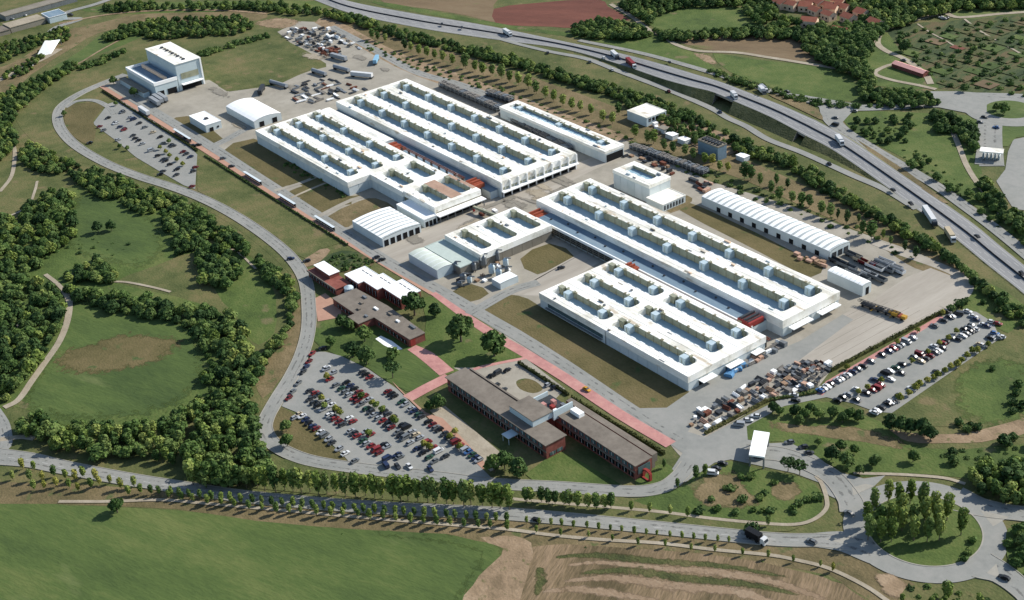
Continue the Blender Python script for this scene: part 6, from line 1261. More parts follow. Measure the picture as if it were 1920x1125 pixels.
def car_mesh(kind, c):
    if (kind, c) in CM: return CM[(kind, c)]
    mb = MB()
    if kind == 'van':
        loft(mb, [(-2.3, .88, .35, 1.1), (-2.2, .92, .3, 2.0), (1.0, .92, .3, 2.0), (1.5, .92, .3, 1.75), (2.0, .9, .3, 1.1), (2.45, .82, .35, .85)], 0)
        mb.box(-1.9, .9, -.93, .93, 1.25, 1.7, 1); loft(mb, [(1.06, .84, 1.2, 2.01), (1.52, .84, 1.15, 1.77), (1.97, .82, 1.1, 1.16)], 1)
    else:
        hb = kind == 'hatch'
        loft(mb, [(-2.1, .74, .42, .8), (-2.0, .84, .3, .92), (-1.0, .88, .28, .95), (1.0, .88, .28, .94), (1.7, .84, .3, .82), (2.1, .7, .4, .66)], 0)
        loft(mb, [(-1.95 if hb else -1.6, .74, .9, .98), (-1.45 if hb else -1.0, .66, .9, 1.40), (.25, .66, .9, 1.43), (1.0, .76, .9, .95)], 1)
        mb.box(-1.35 if hb else -.95, .2, -.62, .62, 1.40, 1.47, 0)
    for x in (-1.3, 1.3):
        for y in (-.9, .72):
            i = len(mb.v); n = 8
            for yy in (y, y + .18): mb.v += [(x + .32 * math.cos(2 * math.pi * k / n), yy, .32 + .32 * math.sin(2 * math.pi * k / n)) for k in range(n)]
            for k in range(n): mb.f.append((i + k, i + (k + 1) % n, i + n + (k + 1) % n, i + n + k)); mb.m.append(2)
            mb.f.append(tuple(range(i, i + n))); mb.m.append(3); mb.f.append(tuple(reversed(range(i + n, i + 2 * n)))); mb.m.append(3)
    CM[(kind, c)] = mb.mesh('car_body', [paint(c), M_CGLASS, M_TYRE, M_HUB]); return CM[(kind, c)]
COLS = ['black'] * 6 + ['dark grey'] * 7 + ['grey'] * 5 + ['silver'] * 5 + ['white'] * 2 + ['dark blue'] * 3 + ['blue', 'red', 'dark red', 'green', 'beige']
def car(px, py, c=None, head=90, name='parked_car', group=None, z=ZG, kind=None, jit=3):
    x, y = G(px, py, .7 + z); c = c or rnd.choice(COLS)
    if c == 'r': c = 'red'
    if c == 'w': c = 'white'
    o = place(name, car_mesh(kind or rnd.choice(['hatch', 'saloon', 'hatch', 'saloon', 'van' if rnd.random() < .3 else 'hatch']), c), (x, y, z), R(head + rnd.uniform(-jit, jit) + (180 if rnd.random() < .5 else 0)))
    o['category'] = 'car'; o['c'] = c; o.scale = (.95, .93, .95)
    if group: o['group'] = group
    return o
def car_labels(objs, place_txt):
    objs = sorted(objs, key=lambda o: PX(o.location.x, o.location.y)[0])
    for k, o in enumerate(objs): o['label'] = '%s car, %s from the left %s' % (o['c'], ordinal(k + 1), place_txt)
def rowset(o_, s, L_, head, place_txt, group, extra=None):
    res = []
    for t in L_:
        x, y = t[0], t[1]; c = t[2] if len(t) > 2 else None
        res.append(car(o_[0] + x / s, o_[1] + y / s, c, head, group=group))
    if len(res) > 9 and head in (88, 90, 92, 94, 95, 8, 10, 12) and 'grass' not in place_txt and 'around' not in place_txt:
        P_ = np.array([[o.location.x, o.location.y] for o in res]); a_ = 0 if head > 50 else 1; k_, c_ = np.polyfit(P_[:, a_], P_[:, 1 - a_], 1)
        for o in res:
            t_ = k_ * o.location[a_] + c_; o.location[1 - a_] += (t_ - o.location[1 - a_]) * .85
    car_labels(res, place_txt); return res
OA = ((520, 640), 4.326)
GO = 'cars in the office car park'
rowset(*OA, [(690, 245), (722, 262), (752, 285), (880, 410), (912, 428), (945, 442), (1000, 490), (1040, 505), (1080, 545), (1110, 560), (1150, 585), (1180, 602), (1230, 645), (1258, 672), (1290, 692), (1322, 708), (1355, 745), (1385, 770), (1430, 795), (1460, 808, 'dark red'), (1488, 835), (1520, 880), (1545, 895), (1575, 920), (1600, 945), (1622, 965)], 92, 'in the row nearest the office', GO)
rowset(*OA, [(350, 240), (410, 205), (465, 245), (560, 330), (600, 352), (635, 375), (665, 405, 'dark red'), (720, 435), (755, 462), (840, 575), (885, 590), (935, 612), (1020, 670), (1050, 692), (1090, 730), (1125, 752), (1155, 778), (1210, 820, 'r'), (1262, 855, 'r'), (1315, 882, 'w'), (1350, 935)], 88, 'in the upper half of the middle double row', GO)
rowset(*OA, [(430, 300), (470, 352), (520, 378), (555, 402), (585, 425), (622, 455, 'r'), (650, 480, 'dark red'), (680, 505), (712, 545), (750, 570), (785, 590), (820, 618), (855, 640, 'r'), (880, 670), (905, 692), (935, 690, 'dark red'), (975, 735), (1005, 755), (1040, 775), (1075, 820), (1120, 872), (1165, 908), (1235, 935), (1290, 960)], 94, 'in the lower half of the middle double row', GO)
rowset(*OA, [(205, 422), (320, 408), (345, 425), (415, 480), (450, 508, 'w'), (490, 545), (600, 612, 'w'), (615, 645, 'r'), (700, 735), (770, 745), (860, 835), (885, 852), (965, 920), (990, 935)], 90, 'in the upper half of the lower double row', GO)
rowset(*OA, [(270, 462), (300, 490), (330, 515), (375, 545), (405, 600), (435, 612), (470, 622, 'r'), (500, 648, 'dark red'), (530, 670), (585, 728), (620, 742), (645, 762, 'r'), (690, 805), (725, 822), (760, 845, 'r'), (795, 880, 'r'), (825, 900, 'dark red'), (905, 940)], 92, 'in the lower half of the lower double row', GO)
rowset(*OA, [(140, 615), (168, 590), (200, 605, 'w'), (228, 632), (252, 658), (285, 685), (315, 702, 'dark red'), (350, 735, 'w'), (380, 758), (415, 790), (440, 820), (500, 868, 'silver'), (550, 905, 'w'), (628, 965)], 95, 'in the row beside the grass wedge', GO)
rowset(*OA, [(880, 1002), (975, 1008), (1070, 1010, 'w'), (1240, 1030)], 170, 'along the bottom of the office car park', GO)
rowset(*OA, [(282, 95), (255, 160), (236, 202), (210, 242), (168, 335), (125, 402), (92, 455, 'dark red')], 110, 'beside the perimeter road kerb', GO)
OB = ((1520, 560), 4.687); GB = 'cars in the right car park'
rowset(*OB, [(85, 805), (118, 790), (150, 768, 'w'), (185, 748), (232, 715), (260, 700, 'w'), (290, 682), (325, 665), (375, 640), (415, 612), (460, 588), (525, 542), (620, 485), (680, 450), (725, 432, 'red'), (765, 420), (800, 402, 'silver'), (845, 376), (900, 340), (1085, 232), (1155, 182), (1222, 158), (1258, 160, 'w')], 10, 'in the row against the pink strip', GB)
rowset(*OB, [(235, 890), (300, 870), (330, 838), (410, 795, 'w'), (555, 705), (650, 648), (690, 628), (740, 598), (800, 570), (895, 500), (945, 480, 'dark red'), (1000, 478), (1070, 405, 'w'), (1190, 400, 'r'), (1225, 388), (1265, 352), (1340, 260), (1375, 240), (1405, 225)], 8, 'in the upper half of the centre row', GB)
rowset(*OB, [(405, 885), (490, 825), (545, 798, 'r'), (582, 780, 'r'), (615, 752, 'dark red'), (705, 705, 'w'), (800, 650), (970, 545), (1005, 522), (1050, 498, 'r'), (1100, 470), (1132, 458, 'w'), (1165, 430), (1290, 350), (1330, 320, 'w'), (1365, 300), (1395, 280), (1425, 268), (1455, 268, 'w')], 12, 'in the lower half of the centre row', GB)
rowset(*OB, [(558, 998), (592, 985, 'w'), (605, 945), (670, 915), (702, 905, 'w'), (735, 905), (780, 852, 'dark grey'), (880, 782), (1100, 635), (1490, 400), (1520, 412), (1552, 330), (1590, 345, 'w')], 8, 'in the row along the olive slope', GB)
rowset(*OB, [(1200, 110), (1300, 130), (1380, 108, 'w'), (1430, 150, 'w'), (1455, 178), (1520, 225), (1548, 235), (1592, 200, 'w'), (1645, 215, 'r'), (1620, 300, 'blue'), (1645, 335, 'silver'), (1672, 330, 'w')], 20, 'among those left on the grass past the lot', GB)
OC = ((160, 160), 5.627); GC = 'cars in the upper left car park'
rowset(*OC, [(390, 280), (415, 262), (470, 335), (505, 355), (555, 400), (620, 440), (715, 490), (790, 540), (860, 640), (925, 635), (1050, 690), (1075, 715), (1120, 745)], 90, 'in the row by the hedged footpath', GC)
rowset(*OC, [(210, 348), (310, 400), (355, 375), (345, 440), (392, 470, 'r'), (440, 445), (545, 512), (510, 560), (552, 580), (592, 615), (690, 682, 'silver'), (755, 740), (800, 785), (850, 790), (905, 825), (970, 880)], 92, 'in the middle of the upper left car park', GC)
rowset(*OC, [(150, 430, 'dark red'), (190, 470), (345, 570), (820, 902), (958, 940), (1140, 900), (1160, 860, 'dark red'), (1125, 1062)], 95, 'around the lower edge of the upper left lot', GC)
def set1(L_, place_txt, group=None, head=0, name='parked_car', z=ZG):
    r_ = [car(x, y, c, head, name, group, z) for x, y, c in L_]; car_labels(r_, place_txt)
set1([(1355, 868, 'black'), (1343, 877, 'black'), (1336, 886, 'white')], 'parked in the gate forecourt', head=35)
set1([(1480, 828, 'grey'), (1506, 837, 'dark grey'), (1517, 848, 'dark grey')], 'parked beyond the gatehouse canopy', head=60)
set1([(1386, 795, 'silver'), (1403, 787, 'white'), (1417, 779, 'white'), (1488, 740, 'white'), (1492, 750, 'black')], 'parked along the lane to the right car park', head=40)
set1([(918, 705, 'black'), (925, 703, 'black'), (932, 699, 'dark grey'), (951, 693, 'black'), (930, 722, 'dark grey'), (944, 730, 'dark grey'), (1028, 720, 'silver'), (1040, 725, 'black')], 'in the court behind the office', head=95)
set1([(1006, 974, 'black'), (1592, 961, 'grey'), (1883, 1082, 'black'), (1522, 1014, 'grey')], 'driving on the main road', head=10, name='driving_car')
set1([(1100, 729, 'yellow')], 'beside the pink footpath', head=0)
set1([(575, 488, 'dark grey'), (545, 484, 'dark blue'), (605, 652, 'black')], 'on the perimeter road', head=60, name='driving_car')
set1([(300, 326, 'black'), (168, 267, 'black'), (305, 268, 'grey'), (348, 258, 'black'), (418, 296, 'grey'), (362, 272, 'dark grey'), (372, 271, 'black'), (434, 311, 'dark grey')], 'on the lanes of the western works', head=70)
set1([(705, 482, 'dark grey'), (716, 486, 'black'), (1052, 501, 'dark grey')], 'parked on the beige cross road', head=80)
set1([(1225, 128, 'black'), (1132, 108, 'white'), (1340, 156, 'dark grey'), (1227, 122, 'red'), (1163, 110, 'dark blue'), (1674, 355, 'dark grey'), (1708, 381, 'black'), (1832, 442, 'dark grey'), (1255, 116, 'dark grey'), (829, 45, 'black'), (866, 51, 'dark grey'), (1430, 170, 'silver'), (1916, 512, 'black')], 'driving on the motorway carriageways', group='cars on the motorway', head=-25, name='driving_car', z=1.2)
set1([(1027, 98, 'dark grey'), (1106, 115, 'grey'), (1148, 130, 'white'), (1254, 170, 'dark red'), (1350, 209, 'dark blue'), (1555, 306, 'black')], 'driving on the motorway service road', group='cars on the service road', head=-28, name='driving_car')
set1([(1476, 171, 'black'), (1566, 220, 'grey'), (1566, 233, 'dark grey'), (1602, 207, 'grey'), (1846, 219, 'dark grey'), (1868, 238, 'blue'), (1838, 228, 'grey'), (1694, 112, 'grey'), (1775, 33, 'black'), (1765, 32, 'white'), (1770, 34, 'silver')], 'on the roads beyond the motorway', head=15, name='driving_car')
set1([(30, 30, 'white'), (22, 35, 'silver'), (46, 28, 'white'), (132, 28, 'black'), (120, 24, 'grey'), (57, 122, 'white')], 'at the top left corner of the view', head=40)
def lorry(label, px, py, head, cab, box, L_=9.0, z=ZG, name='lorry', h=3.4, cat='lorry', tank=False):
    x, y = G(px, py, 1.7 + z); t = thing(name, label, cat, (x, y, z), R(head))
    def add(nm, mb, m): o = bpy.data.objects.new(nm, mb.mesh(nm, m)); COL.objects.link(o); o.parent = t; return o
    if tank: q = MB().hcyl((-L_ / 2, 0, 1.9), (L_ / 2, 0, 1.9), 1.25, 14); add('tank', q, mat('lorry_' + box.replace(' ', '_'), [C(*PAINTS[box])], rough=.5))
    else:
        q = MB().box(-L_ / 2, L_ / 2, -1.25, 1.25, .95, h); [q.box(-L_ / 2 + k * L_ / 7, -L_ / 2 + k * L_ / 7 + .12, -1.29, 1.29, .95, h + .03) for k in range(1, 7)]
        add('cargo_box', q, mat('lorry_' + box.replace(' ', '_'), [C(*PAINTS[box])], rough=.5))
    add('chassis', MB().box(-L_ / 2, L_ / 2 + .8, -1.0, 1.0, .6, .93), M_DSTEEL)
    if cab:
        c = MB(); loft(c, [(L_ / 2 + .7, 1.2, .6, 2.9), (L_ / 2 + 2.0, 1.2, .5, 2.9), (L_ / 2 + 2.7, 1.15, .5, 1.7)], 0); co = add('cab', c, paint(cab))
        c2 = MB(); loft(c2, [(L_ / 2 + 2.06, 1.08, 1.7, 2.75), (L_ / 2 + 2.74, 1.04, 1.6, 1.74)], 0); g = bpy.data.objects.new('windscreen', c2.mesh('windscreen', M_CGLASS)); COL.objects.link(g); g.parent = co
    for xx in (-L_ / 2 + 1, -L_ / 2 + 2.3, L_ / 2 - 1, L_ / 2 + 1.6):
        if xx > L_ / 2 and not cab: continue
        w = MB().hcyl((xx, -1.25, .5), (xx, 1.25, .5), .5, 10); add('wheel', w, M_TYRE)
    return t
lorry('white lorry ahead of the red one on the motorway', 1152, 102, -22, 'dark grey', 'white', 9, 1.0)
lorry('red lorry on the near side of the motorway', 1182, 117, -22, 'white', 'red', 12, 1.8)
lorry('white van like lorry above the underpass', 1375, 177, -26, 'white', 'white', 5, 5.0)
lorry('white lorry on the far lane beyond the underpass', 1428, 168, -27, 'grey', 'white', 6, 5.2)
lorry('white lorry above the second underpass', 1573, 261, -32, 'white', 'white', 7, 3)
lorry('long grey topped lorry on the near lane', 1742, 403, -36, 'dark grey', 'white', 16, .4)
lorry('cream lorry leaving the view along the tree belt', 1780, 438, -36, 'white', 'beige', 9, .4)
lorry('pale lorry on the slip road by the green field', 1430, 165, -22, 'white', 'silver', 6, .3)
lorry('pale lorry at the far end of the motorway', 950, 60, -12, 'white', 'white', 8, .4)
for k, (px, py, hd, bx, lb, L_, tk) in enumerate([(635, 107, 10, 'silver', 'pale box trailer behind the rusty heap in the storage yard', 15, 0), (640, 128, 10, 'silver', 'grey round trailer below the box trailer', 15, 1), (598, 135, 8, 'silver', 'grey round trailer left of the storage yard lane', 14, 1), (522, 157, 12, 'silver', 'grey round trailer at the meadow edge', 16, 1), (678, 140, 28, 'white', 'white open trailer near the widest hall', 16, 0), (705, 112, -42, 'light blue', 'pale blue trailer in the storage yard', 11, 0), (270, 208, -1, 'white', 'white trailer nearest the hedge by the tallest block', 13, 0), (290, 190, -1, 'silver', 'first of three silver trailers below the tallest block', 13, 0), (296, 185, -1, 'silver', 'second of three silver trailers below the tallest block', 13, 0), (304, 182, -1, 'silver', 'third of three silver trailers below the tallest block', 13, 0), (490, 168, -40, 'dark grey', 'dark trailer above the white arched warehouse', 12, 0)]):
    lorry(lb, px, py, hd, None, bx, L_, name='trailer', cat='trailer', tank=bool(tk))
# open trailers in the container yard
TL = []
for (px, py, c) in [(1600, 480, 'grey'), (1572, 492, 'dark grey'), (1588, 500, 'grey'), (1600, 512, 'silver'), (1612, 520, 'grey'), (1640, 502, 'white'), (1650, 497, 'silver'), (1660, 492, 'white'), (1672, 500, 'silver'), (1660, 505, 'grey'), (1625, 495, 'dark red'), (1615, 490, 'beige'), (1682, 508, 'white'), (1630, 515, 'white'), (1645, 522, 'grey')]:
    x, y = G(px, py, 1.0); t = thing('flat_trailer', 'x', 'trailer', (x, y, ZG), rnd.uniform(-.04, .04), 'flat trailers in the container yard')
    def add(nm, mb, m): o = bpy.data.objects.new(nm, mb.mesh(nm, m)); COL.objects.link(o); o.parent = t
    L_ = rnd.uniform(8, 11)
    add('bed', MB().box(-L_ / 2, L_ / 2, -1.2, 1.2, .8, 1.1), M_DSTEEL); add('side_board', MB().box(-L_ / 2, L_ / 2, -1.28, -1.2, .8, 2.2).box(-L_ / 2, L_ / 2, 1.2, 1.28, .8, 2.2).box(L_ / 2, L_ / 2 + .1, -1.28, 1.28, .8, 2.4), mat('lorry_' + c.replace(' ', '_'), [C(*PAINTS[c])], rough=.5))
    for xx in (-L_ / 2 + 1.2, -L_ / 2 + 2.5, L_ / 2 - 1.5): add('wheel', MB().hcyl((xx, -1.2, .45), (xx, 1.2, .45), .45, 8), M_TYRE)
    TL.append(t)
count_labels(TL, '{o} open trailer from the left in the yard behind the white shed')
# mobile crane on the slab yard
a, b_ = np.array(G(1612, 572)), np.array(G(1700, 603)); L_ = float(np.linalg.norm(b_ - a)); cr_ = thing('mobile_crane', 'long yellow mobile crane lying across the slab yard', 'crane', (a[0], a[1], ZG), math.atan2(*(b_ - a)[::-1]))
def addc(nm, mb, m, p=cr_): o = bpy.data.objects.new(nm, mb.mesh(nm, m)); COL.objects.link(o); o.parent = p; return o
addc('chassis', MB().box(1.5, L_ - 1, -1.1, 1.1, .7, 1.1), M_DSTEEL); addc('deck_load', MB().box(1, L_ * .3, -1.3, 1.3, 1.1, 1.7).box(L_ * .36, L_ * .5, -1.2, 1.0, 1.1, 1.9).box(L_ * .56, L_ * .68, -.9, 1.2, 1.1, 1.6), M_DSTEEL)
lat = MB()
for s in (-1, 1):
    for z in (1.9, 2.6): lat.bar((-1, s * .55, z), (L_ * .86, s * .55, z + .3), .17)
for k in range(12): x = L_ * .86 * k / 12; [lat.bar((x, s * .55, 1.9), (x + L_ * .07, s * .55, 2.8), .12) for s in (-1, 1)]; lat.bar((x, -.55, 2.8), (x + L_ * .07, .55, 2.8), .12)
addc('boom', lat, M_DSTEEL); addc('turret', MB().box(L_ * .7, L_ * .82, -1.3, 1.3, 1.1, 2.6).box(L_ * .62, L_ * .7, -.8, .8, 1.1, 2.0), M_YELLOW); addc('cab', MB().box(L_ * .9, L_ * .99, -1.2, .9, .9, 2.3), M_YELLOW); addc('counterweight', MB().box(L_ * .83, L_ * .88, -1.4, 1.4, 1.1, 2.1), M_ORANGE)
for k in range(6): addc('wheel', MB().hcyl((2 + k * (L_ - 4) / 5, -1.3, .55), (2 + k * (L_ - 4) / 5, 1.3, .55), .55, 10), M_TYRE)
for k in range(2): addc('outrigger', MB().box(L_ * (.3 + .4 * k), L_ * (.3 + .4 * k) + .4, -2.8, 2.8, .5, .75), M_YELLOW)
tr_ = lorry('dark open lorry with a white cab on the main road', 1413, 1003, 5, 'white', 'black', 6, name='lorry')
# ------------------------------------------------------------------ stored goods
BM_ = {}
def goods_mesh(kind, L_, w, h, m):
    k = (kind, L_, w, h, m.name)
    if k in BM_: return BM_[k]
    mb = MB()
    if kind == 'crate':
        mb.box(-L_ / 2, L_ / 2, -w / 2, w / 2, .12, h)
        for x in (-L_ / 2, 0, L_ / 2): mb.box(x - .07, x + .07, -w / 2 - .05, w / 2 + .05, 0, h + .05)
    elif kind == 'pallet':
        n = max(2, int(h / .3))
        for j in range(n): mb.box(-L_ / 2 + .05 * (j % 2), L_ / 2 - .05 * ((j + 1) % 2), -w / 2, w / 2, j * h / n, (j + .72) * h / n)
    elif kind == 'beams':
        for j in range(4): mb.box(-L_ / 2, L_ / 2, -w / 2 + j * w / 4, -w / 2 + (j + .7) * w / 4, 0, h * (.6 + .4 * ((j * 7) % 3) / 2))
    elif kind == 'frame':
        for sx_ in (-1, 1):
            for sy_ in (-1, 1): mb.box(sx_ * L_ / 2 - .1, sx_ * L_ / 2 + .1, sy_ * w / 2 - .1, sy_ * w / 2 + .1, 0, h)
        for z_ in (h * .45, h): mb.box(-L_ / 2, L_ / 2, -w / 2 - .08, -w / 2 + .08, z_ - .15, z_).box(-L_ / 2, L_ / 2, w / 2 - .08, w / 2 + .08, z_ - .15, z_)
        mb.box(-L_ / 2 + .2, L_ / 2 - .2, -w / 2 + .2, w / 2 - .2, h * .45, h * .75)
    elif kind == 'drum':
        mb.cyl(0, 0, w / 2, 0, .12, 12).cyl(0, 0, w / 4, .12, h - .12, 10).cyl(0, 0, w / 2, h - .12, h, 12)
    BM_[k] = mb.mesh(kind, m); return BM_[k]
M_WOOD = mat('raw_wood', [C(134, 108, 86), C(156, 130, 106)], (2, .7, .2)); M_RUST = mat('rusty_steel', [C(92, 56, 44), C(116, 72, 56)], (2, .7, .2)); M_TARP = mat('blue_tarp', [C(72, 118, 158), C(96, 140, 176)], (2, .7, .2))
M_GREYW = mat('weathered_grey_wood', [C(108, 104, 98), C(130, 126, 120)], (2, .7, .2)); M_PEAW = mat('peach_board', [C(168, 134, 114), C(184, 152, 132)], (2, .7, .2))
GM = {'wooden': M_WOOD, 'rusty': M_RUST, 'white': M_WHITE, 'steel grey': M_STEEL, 'dark': M_DSTEEL, 'weathered grey': M_GREYW, 'peach': M_PEAW}
KN = {'crate': 'storage_crate', 'pallet': 'pallet_stack', 'beams': 'beam_bundle', 'frame': 'steel_frame', 'drum': 'cable_drum'}
def scatter_goods(poly_px, n, mind, where, group, pal, kinds, size=(1.6, 3.6), hh=(.7, 1.9), rot=0.0, rj=.15):
    poly = [G(*p) for p in poly_px]; xs = [p[0] for p in poly]; ys = [p[1] for p in poly]; P_ = []; objs = {}
    for _ in range(9000):
        if len(P_) >= n: break
        x, y = rnd.uniform(min(xs), max(xs)), rnd.uniform(min(ys), max(ys))
        if not inside(x, y, poly) or any((x - a) ** 2 + (y - b_) ** 2 < mind ** 2 for a, b_ in P_): continue
        P_.append((x, y)); kd = rnd.choice(kinds); c = rnd.choice(pal); L_ = round(rnd.uniform(*size) * 2) / 2; w = round(min(L_, rnd.uniform(1.2, 2.2)) * 2) / 2; h = round(rnd.uniform(*hh) * 2) / 2
        if kd == 'beams': L_ = max(L_, 3.5)
        if kd == 'drum': w = L_ = 1.5
        o = place(KN[kd], goods_mesh(kd, L_, w, max(.5, h), GM[c]), (x, y, ZG), rot + rnd.uniform(-rj, rj) + (math.pi / 2 if rnd.random() < .35 else 0))
        o['category'] = KN[kd].replace('_', ' '); o['group'] = group; objs.setdefault((c, kd), []).append(o)
    for (c, kd), L_ in objs.items(): count_labels(L_, c + ' ' + KN[kd].replace('_', ' ') + ', {o} from the left ' + where)
PAL = ['wooden', 'rusty', 'white', 'steel grey', 'dark', 'weathered grey', 'peach', 'weathered grey', 'steel grey', 'dark', 'dark', 'white', 'weathered grey', 'steel grey', 'dark']
scatter_goods([(1290, 798), (1312, 772), (1360, 748), (1402, 722), (1440, 702), (1462, 700), (1480, 735), (1440, 748), (1384, 775), (1328, 806)], 70, 2.7, 'in the gate storage strip', 'goods in the storage strip by the gate', PAL, ['crate', 'crate', 'pallet', 'beams', 'frame', 'drum'], hh=(.7, 1.6))
scatter_goods([(1462, 692), (1500, 680), (1550, 682), (1558, 692), (1535, 720), (1500, 735), (1482, 735)], 70, 2.1, 'in the slab yard corner', 'goods packed at the slab yard corner', PAL, ['crate', 'pallet', 'pallet', 'frame', 'beams'], size=(1.2, 2.8), hh=(.6, 1.4))
scatter_goods([(1372, 690), (1400, 678), (1440, 655), (1462, 640), (1470, 650), (1440, 668), (1400, 690), (1378, 702)], 22, 2.3, 'below the lower hall canopies', 'goods below the lower hall canopies', ['white', 'weathered grey', 'wooden', 'steel grey', 'peach'], ['crate', 'pallet', 'beams'])
for k, (px, py) in enumerate([(1372, 694), (1367, 702), (1383, 690), (1392, 684)]):
    x, y = G(px, py, 1); tp = MB(); tp.box(-1.8, 1.8, -1.3, 1.3, 0, 1.2); loft(tp, [(-1.95, 1.4, 0, .8), (-1.3, 1.4, 1.2, 1.5), (1.2, 1.4, 1.2, 1.7), (1.95, 1.4, 0, .8)], 0)
    o = place('tarp_covered_pile', tp.mesh('tarp_covered_pile', M_TARP), (x, y, ZG), .4 * k); tag(o, ['second from left blue tarp pile beside the lower hall', 'leftmost blue tarp pile beside the lower hall', 'third blue tarp pile beside the lower hall', 'rightmost blue tarp pile beside the lower hall'][k], 'pile', 'blue tarp piles')
scatter_goods([(535, 58), (560, 52), (600, 62), (640, 90), (640, 104), (600, 100), (560, 85), (535, 72)], 55, 3.2, 'in the upper yard heap', 'goods heaped in the upper yard', ['steel grey', 'dark', 'white', 'weathered grey', 'steel grey', 'rusty'], ['crate', 'frame', 'beams', 'pallet'], size=(2.2, 5))
scatter_goods([(585, 52), (610, 52), (660, 78), (680, 95), (665, 95), (620, 74)], 22, 3.4, 'behind the upper yard heap', 'goods lined up behind the upper yard heap', ['dark', 'steel grey', 'weathered grey', 'white'], ['crate', 'frame', 'beams'], size=(2.5, 5), rot=-.0)
scatter_goods([(600, 92), (625, 92), (635, 104), (612, 110), (600, 104)], 14, 2.6, 'in the orange red heap', 'rusty goods in the upper yard', ['rusty'], ['crate', 'beams', 'frame'], size=(2.5, 4.5), hh=(1.4, 2.6))
scatter_goods([(560, 155), (620, 148), (660, 160), (690, 168), (640, 185), (600, 195), (550, 190), (545, 170)], 42, 4.2, 'before the upper halls', 'long goods before the upper halls', ['steel grey', 'dark', 'weathered grey', 'white', 'rusty'], ['beams', 'beams', 'frame', 'pallet'], size=(4, 8), hh=(.5, 1.0), rot=0)
scatter_goods([(850, 480), (870, 470), (950, 480), (960, 520), (930, 520), (905, 530), (860, 535), (845, 515)], 26, 3.0, 'around the silver plant', 'goods around the silver plant', ['steel grey', 'dark', 'white', 'weathered grey', 'wooden'], ['crate', 'frame', 'drum', 'pallet'], size=(1.5, 3))
scatter_goods([(900, 398), (925, 392), (935, 402), (905, 410)], 6, 2.2, 'on the cross road', 'goods on the beige cross road', ['white', 'rusty', 'dark'], ['crate', 'pallet'])
scatter_goods([(1490, 478), (1545, 492), (1550, 505), (1500, 488)], 9, 2.2, 'at the end of the narrow lawn', 'goods at the end of the narrow lawn', ['rusty', 'wooden', 'peach'], ['pallet', 'crate'])
scatter_goods([(1165, 292), (1200, 290), (1240, 305), (1270, 330), (1250, 325), (1200, 302)], 14, 3, 'behind the tall white block', 'goods behind the tall white block', ['rusty', 'wooden', 'dark'], ['beams', 'crate', 'pallet'])
scatter_goods([(1300, 340), (1330, 345), (1325, 362), (1290, 355)], 8, 2.6, 'between tall block and long shed', 'goods between tall block and long shed', ['rusty', 'dark', 'peach'], ['beams', 'crate'], size=(3, 6))
scatter_goods([(1225, 232), (1250, 240), (1262, 252), (1235, 250)], 9, 2.4, 'in the yard of the pale warehouse', 'goods by the pale warehouse', ['weathered grey', 'dark', 'white', 'wooden'], ['crate', 'pallet'])
# long storage racks behind the halls
def racks(p, q, n, where, group, h=3.0):
    a, b_ = np.array(G(*p)), np.array(G(*q)); d = b_ - a; L_ = np.linalg.norm(d) / n; ang = math.atan2(d[1], d[0]); res = []
    for k in range(n):
        c = a + d * (k + .5) / n; t = thing('storage_rack', 'x', 'storage rack', (c[0], c[1], ZG), ang, group); ww = L_ * .46
        def add(nm, mb, m): o = bpy.data.objects.new(nm, mb.mesh(nm, m)); COL.objects.link(o); o.parent = t
        f = MB()
        for sx_ in (-1, 1):
            for sy_ in (-1, 1): f.box(sx_ * ww - .1, sx_ * ww + .1, sy_ * 2.4 - .1, sy_ * 2.4 + .1, 0, h)
        f.box(-ww, ww, -2.5, 2.5, h * .5, h * .56).box(-ww, ww, -2.5, 2.5, h - .15, h); add('frame', f, M_STEEL)
        g = MB()
        for j in range(4): g.box(-ww + .3, ww - .3, -2.2 + j * 1.15, -1.4 + j * 1.15, h, h + rnd.uniform(.3, .9))
        add('load', g, rnd.choice([M_STEEL, M_STEEL, M_GREYW, M_GREYW])); g2 = MB().box(-ww + .3, ww - .3, -2.2, 2.2, .1, h * .4); add('lower_load', g2, M_DSTEEL)
        res.append(t)
    count_labels(res, '{o} rack from the left in the row ' + where)
racks((828, 162), (938, 210), 14, 'between widest hall and earth strip', 'racks beside the widest hall')
racks((915, 178), (960, 192), 6, 'at the left end of the narrow annex', 'racks at the annex end')
racks((1185, 278), (1325, 328), 18, 'between tall block and boundary trees', 'racks behind the tall block', 2.4)
racks((940, 214), (1070, 285), 10, 'between widest hall and narrow annex', 'racks between hall and annex', 2.0)
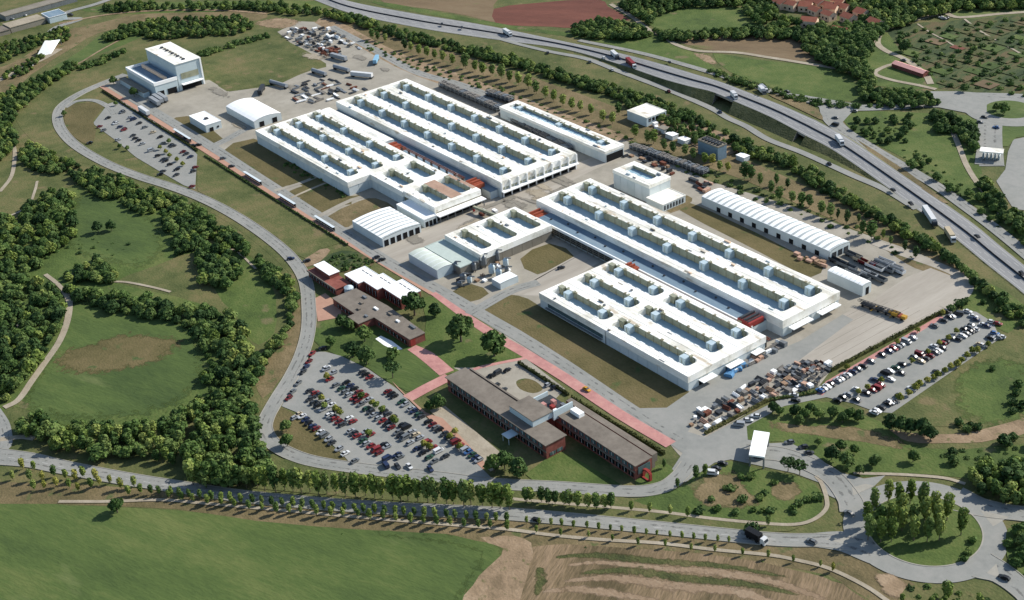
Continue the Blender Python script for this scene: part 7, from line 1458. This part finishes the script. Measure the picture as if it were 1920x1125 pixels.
# orange roof machinery
for k, (x0, x1, y0, y1, z0, h, lb) in enumerate([(92.2, 99.5, 53.6, 62.5, 4.8, 3.6, 'red plant box on the side aisle of the largest hall'), (-58, -50, 55.5, 62.5, 2, 4.5, 'orange red machinery at the left end of the side aisle'), (20, 27, 52.4, 55.4, 4.0, 3.6, 'orange red machinery between aisle and lower hall'), (-184, -172, 52, 57, 4.8, 3.0, 'orange red machinery above the white block roofs'), (-110, -101, 53.6, 60, 4.4, 3.6, 'orange red machinery beside the olive block')]):
    t = thing('plant_unit', lb, 'machinery', (x0, y0, 0)); MB().box(x0, x1, y0, y1, z0, z0 + h * .7).build('housing', M_REDP if k == 0 else M_ORANGE, t)
    q = MB()
    for j in range(5): q.box(x0 + .4 + j * (x1 - x0 - 1) / 5, x0 + 1.1 + j * (x1 - x0 - 1) / 5, y0 + .4, y1 - .4, z0 + h * .7, z0 + h * (.8 + .2 * (j % 2)))
    q.build('duct', M_DSTEEL if k == 0 else M_ORANGE, t)
    MB().box(x0 + .5, x0 + 2.6, y0 - .06, y0, z0 + .5, z0 + h * .5).build('door', M_OLIVEG, t)
    if z0 > 4: MB().box(x0 + .3, x1 - .3, y0 + .3, y1 - .3, 0.1, z0).build('support', M_DSTEEL, t)
pi = thing('pipe_line', 'red brown pipe run between side aisle and lower hall', 'pipe', (27, 52.6, 0))
for y, z in ((52.6, 5.0), (53.3, 5.3)): MB().bar((27, y, z), (112, y, z), .4).build('pipe', M_RUST, pi)
for k in range(12): MB().box(28 + k * 7.4, 28.3 + k * 7.4, 52.4, 53.5, 0, 5).build('post', M_DSTEEL, pi)
pi = thing('pipe_line', 'red brown pipe run beside the upper halls', 'pipe', (-172, 52.6, 0))
for y, z in ((53.0, 8.6), (53.8, 8.9)): MB().bar((-172, y, z), (-110, y, z), .4).build('pipe', M_RUST, pi)
for k in range(9): MB().box(-171 + k * 7.4, -170.7 + k * 7.4, 52.6, 53.9, 5.6, 8.6).build('post', M_DSTEEL, pi)
# pale overhead crane beam on the cross road
a, b_ = G(888, 388, 3), G(940, 408, 3); t = thing('gantry_beam', 'pale olive gantry beam crossing the beige road', 'gantry', (a[0], a[1], 0)); MB().bar((*a, 3), (*b_, 3), 1.3).build('beam', M_OLIVEG, t)
for p in (a, b_): MB().box(p[0] - .3, p[0] + .3, p[1] - .6, p[1] + .6, 0, 3).build('leg', M_REDP, t)
# silver plant: tanks, cyclones and ducts between the middle halls
PL = [(905, 488, 2.0, 7.5), (922, 505, 1.6, 6), (935, 512, 1.5, 5), (888, 500, 1.3, 5.5), (855, 500, 1.4, 6), (868, 520, 1.6, 4.5), (932, 480, 1.2, 7), (948, 492, 1.4, 5), (880, 525, 1.2, 4), (862, 532, 1.3, 3.2), (950, 505, 1.1, 3.4)]
ts = []
for px, py, r_, h in PL:
    x, y = G(px, py, h * .5); t = thing('silo_tank', 'x', 'tank', (x, y, 0), 0, 'tanks of the silver plant')
    MB().cyl(x, y, r_, h * .25, h * .8, 12).cyl(x, y, r_, h * .8, h, 12, r1=r_ * .3).cyl(x, y, r_ * .3, h * .05, h * .25, 12, r1=r_).build('shell', rnd.choice([M_STEEL, M_LBLUE, M_STEEL]), t)
    MB().box(x - r_, x - r_ + .2, y - .1, y + .1, 0, h * .5).box(x + r_ - .2, x + r_, y - .1, y + .1, 0, h * .5).build('leg', M_DSTEEL, t); MB().bar((x, y, h), (x + 2.5, y + 1.5, h + .2), .5).build('duct', M_STEEL, t); ts.append(t)
count_labels(ts, '{o} metal tank from the left in the silver plant by the stone clad hall')
for k, (px, py, hh_, lb) in enumerate([(893, 462, 7, 'left dark conifer by the stone clad hall'), (932, 452, 5.5, 'right dark conifer by the stone clad hall')]): tree(px, py + 10, hh_, 'oval', L_DARK)['label'] = lb
# roof works on the widest hall: patched sheets
t = bpy.data.objects
